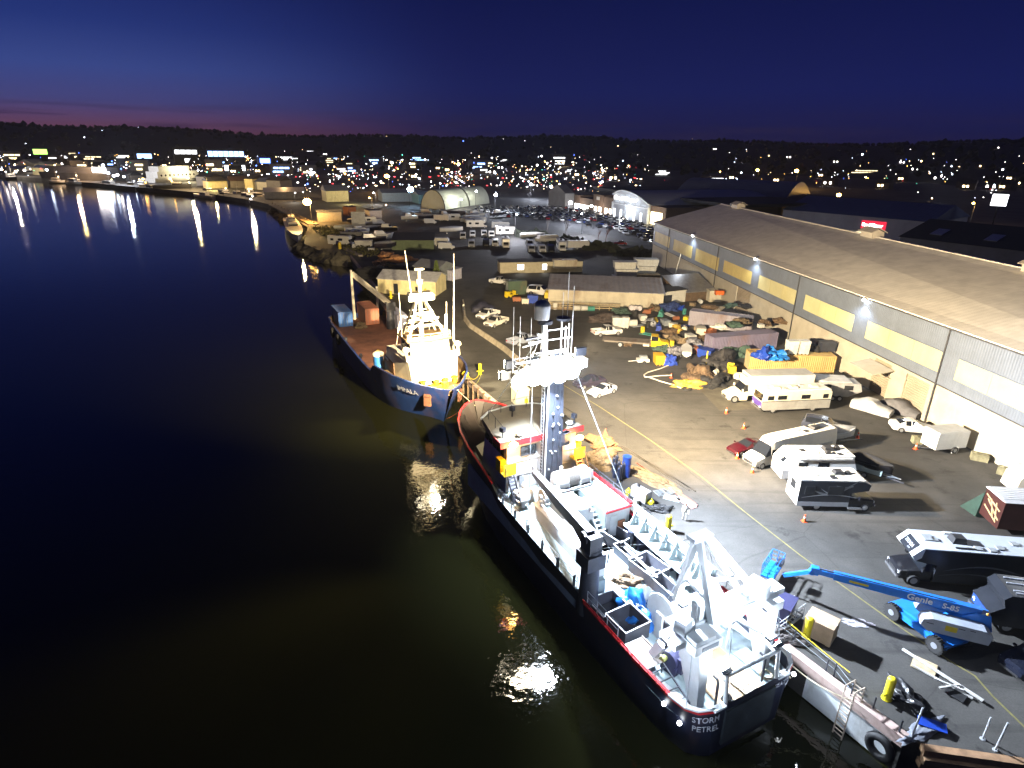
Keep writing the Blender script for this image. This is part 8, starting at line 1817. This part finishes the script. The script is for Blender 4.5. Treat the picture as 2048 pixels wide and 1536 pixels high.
for x, e, c in ((20, 16000, (1, .85, .7)), (150, 16000, (1, .6, .3)), (250, 20000, (.85, .9, 1)), (385, 14000, (1, .7, .35)), (500, 9000, (1, .7, .4)), (570, 6000, (1, .6, .25))): lamp('POINT', 'shore_fill_light', at(x, 352 + x * .07) + Vector((0, 0, 14)), e * 2.4, c, radius=.6)  # unseen point lights added to brighten the dark shore
moored('white fishing boat moored bow towards the camera beside the sodium lamp', (580, 450), (599, 494), 6.2, 3.4, FARW, [(.2, .5, .6, 1.6, 4.6), (.25, .42, .4, 4.6, 6)], 6)
lamp('POINT', 'pier_boat_light', at(612, 468) + Vector((0, -6, 6.5)), 5000, (1, .72, .3), radius=.3)
moored('white motor yacht with a lit stern at the end of the far pier', (503, 392), (500, 409), 6, 2.2, FARW, [(.1, .7, .7, 1.6, 4), (.2, .5, .6, 4, 6)], 5, [(.95, .8, 2.6, GW, .55)])
for i, (pa, pb, W, H, hm, hs, l) in enumerate([((428, 398), (388, 394), 5, 2.2, FARW, [(.3, .6, .6, 1.4, 3.6)], 'small white cabin boat by the yellow boathouse'), ((462, 394), (432, 398), 5, 2.4, NAVY, [(.3, .6, .6, 1.4, 3.8)], 'dark cabin boat right of the small white one'), ((310, 384), (385, 384), 9, 5, FARD, [(.5, .75, .6, 3, 7)], 'dark hulled workboat with a white rail before the pale ferry'), ((300, 377), (270, 374), 6, 3, FARD, [(.2, .6, .7, 2, 5)], 'dark tug with deck lamps left of the workboat'), ((545, 400), (575, 406), 5, 2, FARW, [(.3, .7, .6, 1.2, 3)], 'white launch in front of the long boat shed'), ((40, 352), (100, 354), 8, 3, FARW, [(.2, .6, .7, 2, 6)], 'pale cruiser at the left edge pier'), ((520, 398), (548, 402), 5, 2, FARW, [(.2, .6, .6, 1.2, 3)], 'white launch beside the motor yacht')]):
    moored(l, pa, pb, W, H, hm, hs, 5 if i % 2 else 0, [(.6, 0, 6, GWW, .5)] if i in (3,) else [])
def ferry():
    a, b = at(302, 372, WATER_Z), at(402, 366, WATER_Z); d = b - a; L = d.length; t = thing('pale_ferry', 'big pale ferry with round windows lying before the city lights', 'ship', a, math.atan2(d.y, d.x))
    boat_hull(L, 14, 6, FARW, t); MB().bx(L * .05, L * .86, -6, 6, 5, 11).bx(L * .1, L * .7, -5, 5, 11, 15).build('superstructure', FARW, t)
    w = MB()
    for k in range(9): w.cyl((L * (.12 + .08 * k), -6.05, 8), (L * (.12 + .08 * k), -5.95, 8), .9, n=10)
    w.isl('round_window', GLASSD, t)
    for x in (.25, .6): MB().sph((L * x, -7.5, 5.2), .8, 8, 6).build('deck_light', GWW, t)
    P = a + d * .5; lamp('POINT', 'ferry_light', P + Vector((d.y, -d.x, 0)).normalized() * 14 + Vector((0, 0, 12)), 22000, (1, .85, .5), radius=.6)
ferry()
def barge():
    a, b = at(107, 362, WATER_Z), at(240, 368, WATER_Z); d = b - a; L = d.length; t = thing('barge', 'long dark grey barge with low deckhouse on the far side of the harbour', 'barge', a, math.atan2(d.y, d.x))
    MB().prism([(0, 0), (L, 0), (L + 4, 8), (-3, 8)], 'y', -9, 9).build('hull', M('barge_grey', (.06, .06, .065), .7, noise=.3, scale=.2), t); MB().bx(5, L - 8, -7, 7, 8, 13).build('deckhouse', M('barge_house', (.10, .10, .11), .7), t); MB().bx(L - 20, L - 4, -7.1, -7.0, 9, 13).build('lit_window', GW, t)
    for x in (.94, .99): MB().sph((L * x, -8, 15 if x < .95 else 9), 1.1, 8, 6).build('deck_light', GC, t)
barge()
# waterside lamps whose reflections streak the harbour
for i, (x, yb, h, gm, r) in enumerate([(8, 356, 7, GW, 1.2), (37, 357, 6, GWW, 1.4), (52, 358, 7, GW, 1.3), (100, 360, 8, GC, 1.5), (232, 368, 6, GC, 1.5), (240, 369, 7, GW, 1.5), (252, 370, 6, GC, 1.3), (288, 372, 5, GO, 1.3), (154, 364, 5, GWW, .8), (345, 377, 5, GO, .8), (505, 408, 4, GW, .5), (380, 380, 5, GWW, .7)]):
    street_lamp('quayside lamp reflected in the harbour water', at(x, yb), h, gm, r * .72, .5, 'quayside lamps on the far shore')
# ---- signs and lit commercial buildings on the far side
def lit_block(label, x0, x1, yb, h, rows, gm, wm=FARD, n=None, sign=None):
    a, b = at(x0, yb), at(x1, yb); d = b - a; L = d.length; t = thing('office_block', label, 'building', a, math.atan2(d.y, d.x)); MB().bx(0, L, 0, 18, 0, h).build('wall', wm, t)
    for z0, z1, f0, f1 in rows: 
        w = MB(); m = n or max(3, int((f1 - f0) * L / 6))
        for k in range(m): q = f0 + (f1 - f0) * k / m; w.bx(L * q, L * (q + (f1 - f0) / m * .86), -.3, 0, z0, z1)
        w.build('lit_window', gm, t)
    return t
PW, PB, PY = glow('band_white', (.95, .97, 1), 3.5, False), glow('band_blue', (.25, .45, 1), 4.5, False), glow('band_warm', (1, .82, .45), 2.5, False)
lit_block('office block with two white lit floors on the far shore', 352, 402, 334, 26, [(17, 22, .05, .95), (6, 11, .4, .98)], PW)
lit_block('wide office block with blue white lit floor', 420, 492, 334, 24, [(14, 21, .0, 1.0), (3, 7, .1, .5)], PB); lit_block('low lit shop front below the blue white office', 448, 494, 343, 9, [(1, 7, .05, .98)], PW)
lit_block('blue lit sign building on the far shore', 519, 548, 337, 15, [(7, 13, .1, .9)], GB, n=1); lit_block('cyan and white lit sign building left of the office', 273, 312, 326, 16, [(7, 14, .1, .95)], PB, n=1)
lit_block('building with green yellow billboard at the left', 68, 104, 318, 18, [(8, 17, .05, .95)], glow('billboard_green', (.45, .9, .15), 2.2, False), n=1)
for i, (x0, x1, yb, h) in enumerate([(606, 650, 316, 22), (812, 872, 318, 24), (738, 770, 330, 14), (652, 668, 328, 12), (1106, 1142, 335, 22), (690, 712, 337, 9), (560, 600, 322, 10), (930, 950, 316, 14), (1000, 1020, 327, 10), (160, 210, 326, 12), (1420, 1450, 372, 9), (1700, 1760, 352, 10), (1310, 1340, 352, 8)]):
    lit_block('distant city block with scattered lit windows, %s' % ('left of the hangar' if x0 < 890 else 'right of the hangar'), x0, x1, yb, h, [(h * .2 + k * h * .25, h * .2 + k * h * .25 + h * .09, rn.uniform(0, .3), rn.uniform(.6, 1)) for k in range(3)], [PW, PY][i % 2], M('city_wall', (.05, .045, .045), .8))['group'] = 'distant city blocks'
for i in range(34):
    x0 = rn.uniform(0, 1160); w = rn.uniform(14, 46); yb = rn.uniform(312, 346) + x0 * .008; h = rn.uniform(6, 15)
    lit_block('distant city block with scattered lit windows, %s' % ('left of the hangar' if x0 < 890 else 'right of the hangar'), x0, x0 + w, yb, h, [(h * .2 + k * h * .35, h * .2 + k * h * .35 + h * .16, rn.uniform(0, .4), rn.uniform(.5, 1)) for k in range(2)], rn.choice((PW, PY, PY, PB)), rn.choice((FARG, FARB, TIN)))['group'] = 'distant city blocks'
for i in range(12):
    x0 = rn.uniform(-5, 540); yb = 345 + x0 * .066; w = rn.uniform(14, 34)
    hall('boat_shed', 'low boat shed in the row along the far shore', (x0, yb), (x0 + w, yb + w * .05), 12, rn.uniform(4, 7), 2.5, rn.choice((TIN, FARG, YELW, FARW)), rn.choice((FARD, FARG, ROOFB)), 'shed')['group'] = 'boat sheds along the far shore'
# ---- mass of the city: lights on the hills, woodland
def hill_at(px, r):
    az = math.atan((px - 1024) / FPX / math.cos(PITCH) * 1.0); x, y = r * math.sin(az), r * math.cos(az); return Vector((x, y, max(0, hill_h(x, y))))
def city_lights():
    b = MB(); k = 0; CL = [(rn.uniform(0, 2048), 450 + 1500 * rn.random() ** 1.6, rn.uniform(12, 60), rn.uniform(20, 110)) for q in range(75)]
    while k < 1080:
        px = rn.uniform(-30, 2080); r = 430 + 2300 * rn.random() ** 1.25
        if rn.random() < .68: c = rn.choice(CL); px = rn.gauss(c[0], c[2]); r = max(440, rn.gauss(c[1], c[3]))
        if px < 640 and r < 640: continue
        if 1180 < px and r < 520: continue
        dens = (1.0 if r < 1150 else .7) if px < 1180 else .26
        if r > 1500: dens *= .16
        if r > 950: dens *= .6
        if rn.random() > dens: continue
        p = hill_at(px, r); z = p.z + rn.choice((2, 4, 6, 8, 11)); s = r * (.00030 + .00125 * rn.random() ** 5)
        m = rn.choices(range(7), [7, 5, 4, 1.5, 2.6, .6, 1.4])[0]
        b.add([(p.x - s, p.y, z), (p.x + s, p.y, z), (p.x, p.y - s, z), (p.x, p.y + s, z), (p.x, p.y, z - s), (p.x, p.y, z + s)], [(0, 2, 5), (2, 1, 5), (1, 3, 5), (3, 0, 5), (2, 0, 4), (1, 2, 4), (3, 1, 4), (0, 3, 4)], m); k += 1
    for row in range(2):      # lines of lit windows and car lights along the arterial roads
        for j in range(54):
            px = 560 + j * 13 + rn.uniform(-6, 6); r = 520 + row * 170 + rn.uniform(-25, 25); p = hill_at(px, r); s = r * .0006 * rn.uniform(.6, 1.5); z = p.z + rn.uniform(.7, 3); m = rn.choices((0, 1, 3, 2), [4, 2, 3, 2])[0]
            b.bx(p.x - s * rn.uniform(1, 3), p.x + s, p.y - s, p.y + s, z, z + s, m)
    o = b.build('city_lights', [GW, GWW, GC, GR_, GO, GG, GB], fix=False); tag(o, 'scattered lights of the city on the dark hills', 'city lights', None, 'stuff')
city_lights()
def woodland():
    b = MB()
    for k in range(2600):
        px = rn.uniform(-120, 2170); r = rn.choice((rn.uniform(2350, 2800), rn.uniform(700, 2700))); p = hill_at(px, r)
        if p.z < 3 and r < 900: continue
        h = rn.uniform(5, 11) * (1.5 if rn.random() < .06 else 1); w = h * rn.uniform(.4, .9); n = 5; o = rn.uniform(0, 6)
        rings = [[(p.x + w * q * math.cos(o + 6.283 * i / n) * rn.uniform(.7, 1.2), p.y + w * q * math.sin(o + 6.283 * i / n), p.z + h * zz) for i in range(n)] for q, zz in ((.5, 0), (1, .3), (.75, .65), (.1, 1))]
        b.loft(rings)
    o = b.build('woodland', M('night_foliage', (.012, .016, .010), .95, noise=.4, scale=.05), fix=False); tag(o, 'dark woods along the ridge of the hills', 'woods', None, 'stuff')
woodland()
def houses():
    base = None; wm = M('hill_house', (.07, .065, .06), .8, noise=.3, scale=.3)
    ms = []
    for q in range(3):
        w = MB().bx(-6, 6, -5, 5, 0, 6); r = MB().prism([(-5.6, 6), (5.6, 6), (0, 9.5)], 'x', -6.5, 6.5); g = MB()
        for x in ((-4, -1), (-3.5, 2), (1,))[q]: g.bx(x, x + 1.7, -5.15, -5, 2.5, 4.3)
        ms.append((w.mesh('wall', wm), r.mesh('roof', FARD), g.mesh('lit_window', [GWW, GW, GWW][q])))
    for k in range(60):
        p = hill_at(rn.uniform(0, 2048), rn.uniform(640, 1900) if k % 3 else rn.uniform(650, 1000)); p.z -= .6
        if p.y < 640 and p.x < 0: continue
        t = thing('hillside_house', 'small dark house with warm lit windows on the far hillside', 'house', p, -math.atan2(p.x, p.y) + rn.uniform(-.5, .5), 'houses on the far hillside'); a = ms[k % 3]
        put('wall', a[0], t); put('roof', a[1], t); put('lit_window', a[2], t)
houses()
# ---- bare trees lit by the car park
def bare_tree(label, p, h, col, seed):
    t = thing('bare_tree', label, 'tree', at(*p)); r2 = random.Random(seed); tr, tw = MB(), MB()
    def br(a, d, L, r, lv):
        e = a + d * L; (tr if lv < 2 else tw).cyl(a, e, r, r * .6, n=5 if lv < 2 else 3, cap=False)
        if lv >= 5: return
        for k in range(3 if lv < 3 else 2): br(a.lerp(e, r2.uniform(.55, 1)), (d + Vector((r2.uniform(-.6, .6), r2.uniform(-.6, .6), r2.uniform(-.1, .35)))).normalized(), L * r2.uniform(.62, .8), r * .55, lv + 1)
    br(Vector((0, 0, 0)), Vector((0, 0, 1)), h * .27, h * .022, 0)
    m = M(col[0], col[1], .9, noise=.3); tr.build('trunk', m, t, fix=False); tw.build('crown', m, t, fix=False)
TG, TR_ = ('bare_bark_grey', (.20, .19, .20)), ('bare_bark_red', (.17, .09, .08))
for p, h, c, l in [((1131, 472), 9.5, TG, 'pale bare tree in the middle of the car park edge'), ((1094, 466), 7.5, TG, 'thin bare tree left of the pale one'), ((1211, 489), 8.5, TR_, 'reddish bare tree on the planted island'), ((1196, 484), 6.5, TR_, 'smaller reddish bare tree beside it on the island'), ((978, 440), 7, TG, 'bare tree by the hangar lamp'), ((1247, 446), 5, TG, 'small bare tree before the supermarket arch'), ((1060, 398), 6, TG, 'bare tree at the far car park lamp')]: bare_tree(l, p, h, c, int(p[0]))
street_lamp('added lamp brightening the vans of the camper lot', at(1030, 474), 8, BIGL, .3, .5); lamp('POINT', 'lot_fill_light', at(1030, 474) + Vector((0, -6, 7.5)), 13000, (.86, .88, 1), radius=.3); lamp('POINT', 'island_lamp_light', at(1165, 470) + Vector((0, -5, 7)), 9000, (.85, .88, 1), radius=.3); street_lamp('slim lamp beside the pale bare tree', at(1163, 468), 7.5, BIGL, .22, .5)  # camper lot lamp and its post are added to brighten the vans
hd = MB()
for k in range(26):
    q = at(1030 + k * 10.5, 466 + k * 1.95 + 6 * math.sin(k)); hd.blob((q.x, q.y, 0), (2.6, 1.6, 1.9 + .5 * math.sin(k * 2.1)), 2, .35, 0, k)
tag(hd.build('hedge', M('hedge_green', (.018, .022, .014), .95, noise=.5, scale=1.2)), 'long dark hedge between the camper lot and the car park', 'hedge')
struct(MB().add([(*at(x, y).to_tuple()[:2], .02) for x, y in ((1170, 484), (1225, 486), (1250, 496), (1215, 500))], [(0, 1, 2, 3)]).build('planted_path', M('bark_mulch', (.22, .16, .11), .95, noise=.4), fix=False))
tag(put('parked_car', CM[5][1], None, at(1240, 490), W_ANG + 1.5), 'red car parked beside the planted island', 'car')
# ---- camper lot
def far_van(kind, label, p, rz, m):
    # returns the thing
    t = thing({'van': 'parked_van', 'camper': 'parked_camper', 'trailer': 'parked_trailer'}[kind], label, {'van': 'van', 'camper': 'camper', 'trailer': 'trailer'}[kind], at(*p), rz)
    if kind == 'van': 
        pr = [(-2.6, .4), (2.5, .4), (2.6, .9), (1.9, 1.2), (1.3, 2.1), (-2.6, 2.15)]; MB().prism(pr, 'y', -1, 1).build('body', m, t); MB().add([(1.87, -.85, 1.28), (1.87, .85, 1.28), (1.37, .8, 2.02), (1.37, -.8, 2.02)], [(0, 1, 2, 3)]).build('windscreen', AUTOGL, t); MB().bx(2.58, 2.64, -.6, .6, .5, .8).build('grille', PLAST, t); wheels(t, (1.7, -1.6), .88, .36, .22)
    elif kind == 'camper':
        MB().prism([(-4, .5), (2.4, .5), (2.4, 1.9), (3.4, 2.1), (3.3, 2.9), (2.8, 3.1), (-4, 3.1)], 'y', -1.15, 1.15).build('coach_body', m, t); MB().prism([(2.4, .5), (4.2, .5), (4.2, 1.0), (3.3, 1.15), (2.7, 1.9), (2.4, 1.9)], 'y', -.95, .95).build('cab', m, t); MB().add([(3.28, -.8, 1.2), (3.28, .8, 1.2), (2.78, .78, 1.88), (2.78, -.78, 1.88)], [(0, 1, 2, 3)]).build('windscreen', AUTOGL, t); side_windows(t, -1.16, [(-3, -2), (-.5, 1)], 1.6, 2.3, False); side_windows(t, 1.16, [(-3, -2), (-.5, 1)], 1.6, 2.3, False); wheels(t, (3.3, -2.2), .95, .38, .24); roof_unit(t, -1, 0, 3.1)
    else:
        MB().prism([(-3.5, .6), (3.5, .6), (3.6, 2.2), (3.2, 2.7), (-3.5, 2.7)], 'y', -1.15, 1.15).build('trailer_box', m, t); MB().beam((3.5, 0, .6), (4.8, 0, .5), .12).build('tow_bar', DARKST, t); wheels(t, (-.4,), 1.0, .36, .22); MB().bx(-3.45, 3.2, -1.1, 1.1, 2.7, 2.76).build('roof', FARW, t)
    return t
S_ = -1.5
lot = [('van', (945, 474), S_, WHITEP, 'white van, leftmost of the upper camper row'), ('van', (968, 473), S_, WHITEP, 'white van second in the upper camper row'), ('van', (983, 475), S_, OFFW, 'off white van third in the upper camper row'), ('camper', (1012, 470), .2, OFFW, 'cream camper end on beside the white box trailer'), ('trailer', (1001, 458), 0, FARW, 'white box trailer at the back of the camper lot'), ('camper', (953, 456), .05, OFFW, 'long cream camper at the back of the camper lot'), ('van', (943, 494), S_, SILV, 'silver van at the left of the lower camper row'), ('van', (972, 492), S_, BLACKP, 'black van in the lower camper row'), ('van', (990, 492), S_, WHITEP, 'white van in the lower camper row beside the cream camper'), ('camper', (1011, 494), S_, OFFW, 'cream camper facing the yard in the lower row'), ('van', (1059, 493), S_, SILV, 'silver van behind the white pickup row'), ('van', (1062, 504), S_, SILV, 'silver van nearest the cabin roof'), ('van', (1084, 504), S_, WHITEP, 'white van nearest the cabin roof'), ('van', (1101, 504), S_, BLACKP, 'dark van nearest the cabin roof'), ('camper', (1122, 500), S_, WHITEP, 'white camper at the right of the lower row'), ('trailer', (1155, 498), .15, WHITEP, 'long white trailer at the right end of the camper lot'), ('trailer', (1095, 486), .4, FARW, 'white trailer under the hedge'), ('van', (926, 478), S_, OFFW, 'cream van with lit tail beside the upper row'), ('camper', (905, 442), .1, FARW, 'white camper under the hangar lamps'), ('trailer', (876, 492), .0, FARW, 'white box trailer left of the camper lot'), ('van', (893, 498), .1, SILV, 'silver truck front beside the left box trailer')]
for kd, p, rz, m, l in lot: far_van(kd, l, p, rz, m)
for i in range(30):
    x, y = [(rn.uniform(735, 880), rn.uniform(426, 470)), (rn.uniform(850, 985), rn.uniform(430, 452)), (rn.uniform(660, 740), rn.uniform(446, 492))][i % 3]
    m, cn = rn.choice(((FARW, 'white'), (SILV, 'silver'), (NAVY, 'dark'), (OFFW, 'cream')))
    if i % 2: boat_trailer('boat_on_trailer', '%s boat laid up on a trailer in the dim boatyard' % cn, at(x, y), rn.uniform(-.6, .8), rn.uniform(6, 10), 2.8, 1.4, m, COVER if i % 4 == 1 else None, i % 4 == 3, .7, 'boats laid up in the boatyard')
    else: far_van(('van', 'trailer', 'camper')[i % 3], '%s vehicle standing in the dim boatyard' % cn, (x, y), rn.uniform(-.4, .6), m)['group'] = 'vehicles standing in the boatyard'
boat_trailer('boat_on_trailer', 'white covered boat under the hedge in the camper lot', at(1040, 478), .1, 9, 3, 1.3, FARW, FARW); boat_trailer('boat_on_trailer', 'white covered boat beside the first one, right of it', at(1070, 486), -.1, 8, 2.8, 1.2, FARW, FARW)
boat_trailer('small_boat', 'white cabin cruiser on stands by the green shed', at(737, 486), .5, 9, 3.2, 1.8, FARW, cabin=True, lift=.9); boat_trailer('small_boat', 'dark blue boat with white stripe before the cabin cruiser', at(750, 500), .15, 7, 2.8, 1.6, NAVY, COVER)
for i, (x, y, m, s, l) in enumerate([(772, 515, M('rust_pots', (.46, .22, .09), .9, noise=.6, scale=3, bump=1), (4, 2.2, 1.3), 'orange brown crab pot stack in the upper storage row'), (800, 522, M('rust_pots', (.46, .22, .09), .9, noise=.6, scale=3, bump=1), (4.5, 2.2, 1.4), 'rusty pot stack beside the green wall shed'), (760, 530, M('rust_pots'), (3, 1.8, 1.1), 'rusty pot stack nearest the water'), (785, 533, NETY, (4, 1, .5), 'yellow line heap at the foot of the pot stacks')]): heap(l, 'pot stack', (x, y), s, m, 300 + i, .3, strands=12)
tote('white van body lying by the pot stacks', at(728, 494), .1, (5.5, 2.4, 2.2), FARW); tote('small white crate below the white van body', at(743, 503), .1, (2, 1.4, 1.1), FARW); drum('white barrel at the head of the timber ramp', at(708, 500), TOTE, .6, 1.8); drum('yellow barrel behind the timber ramp', at(680, 498), YELP, .5, 2.0)
one(MB().bx(0, 16, -.6, .6, 0, .5).bx(0, 16, -.7, -.6, 0, .8), 'slip_beam', CONC, 'long pale concrete beam along the top of the bank', 'beam', at(690, 498), head((690, 498), (748, 526)))
heap('dark netting under black sheets behind the pale yellow shed', 'net heap', (752, 553), (7, 4, 2.2), NETK, 310, .15); heap('second dark net heap beside the grey shed', 'net heap', (800, 548), (6, 3, 2), NETK, 311, .15)
# river bank with scrub
bk = MB(); bs = []
for i in range(7, 11):
    a, b = Vector((*QUAY[i], 0)), Vector((*QUAY[i + 1], 0)) if i + 1 < len(QUAY) else None
    for k in range(14): q = a.lerp(b, k / 14); n = (b - a).normalized(); n = Vector((-n.y, n.x, 0)); bk.blob((q.x + n.x * rn.uniform(-1, 2), q.y + n.y * rn.uniform(-1, 2), -2.6), (rn.uniform(2, 4), rn.uniform(2, 4), rn.uniform(1.2, 2.8)), 2, .3, 0, i * 20 + k)
tag(bk.build('rubble', M('bank_rock', (.10, .09, .065), .95, noise=.5, scale=.8, bump=.8)), 'rock rubble along the water edge of the boatyard bank', 'rubble', None, 'stuff')
vg = MB()
for k in range(2200):
    f = rn.random(); a = Vector((-47, 181, 0)).lerp(Vector((-80, 246, 0)), f) + Vector((rn.uniform(0, 9), rn.uniform(-3, 3), 0)); c = a + Vector((0, 0, rn.uniform(0, 1.1) - .3)); u = Vector((rn.uniform(-1, 1), rn.uniform(-1, 1), rn.uniform(-.2, 1))).normalized() * .4; v = u.orthogonal().normalized() * .2
    vg.add([c - u, c - v, c + u, c + v], [(0, 1, 2, 3)])
tag(vg.build('undergrowth', M('bank_scrub', (.09, .085, .03), .9, noise=.5, scale=.8), fix=False), 'low scrub along the boatyard bank', 'scrub', None, 'stuff')
pr = MB()
for k in range(12): q = at(545, 408).lerp(at(628, 448), k / 11); pr.cyl((q.x, q.y, -3), (q.x, q.y, .8), .3, n=6)
q0, q1 = at(545, 410), at(628, 450); pr.beam((q0.x, q0.y, .2), (q1.x, q1.y, .2), 4, .4); tag(pr.build('pier', WOOD), 'timber pier running out to the sodium lamp', 'pier')
# ================================================================== haze volume added for lamp bloom and lifted blacks
def haze():
    m = bpy.data.materials.new('bloom_haze'); m.use_nodes = True; N, L = m.node_tree.nodes, m.node_tree.links
    for n in list(N): N.remove(n)
    o = N.new('ShaderNodeOutputMaterial'); v = N.new('ShaderNodeVolumePrincipled'); v.inputs['Density'].default_value = 0.00007; v.inputs['Color'].default_value = (.85, .87, .92, 1); v.inputs['Anisotropy'].default_value = .3
    L.new(v.outputs[0], o.inputs['Volume'])
    b = MB().bx(-7100, 7100, -700, 7100, -5.2, 125).build('haze', m); b['kind'] = 'stuff'; b['label'] = 'thin haze volume added for a soft bloom around the lamps'
haze()
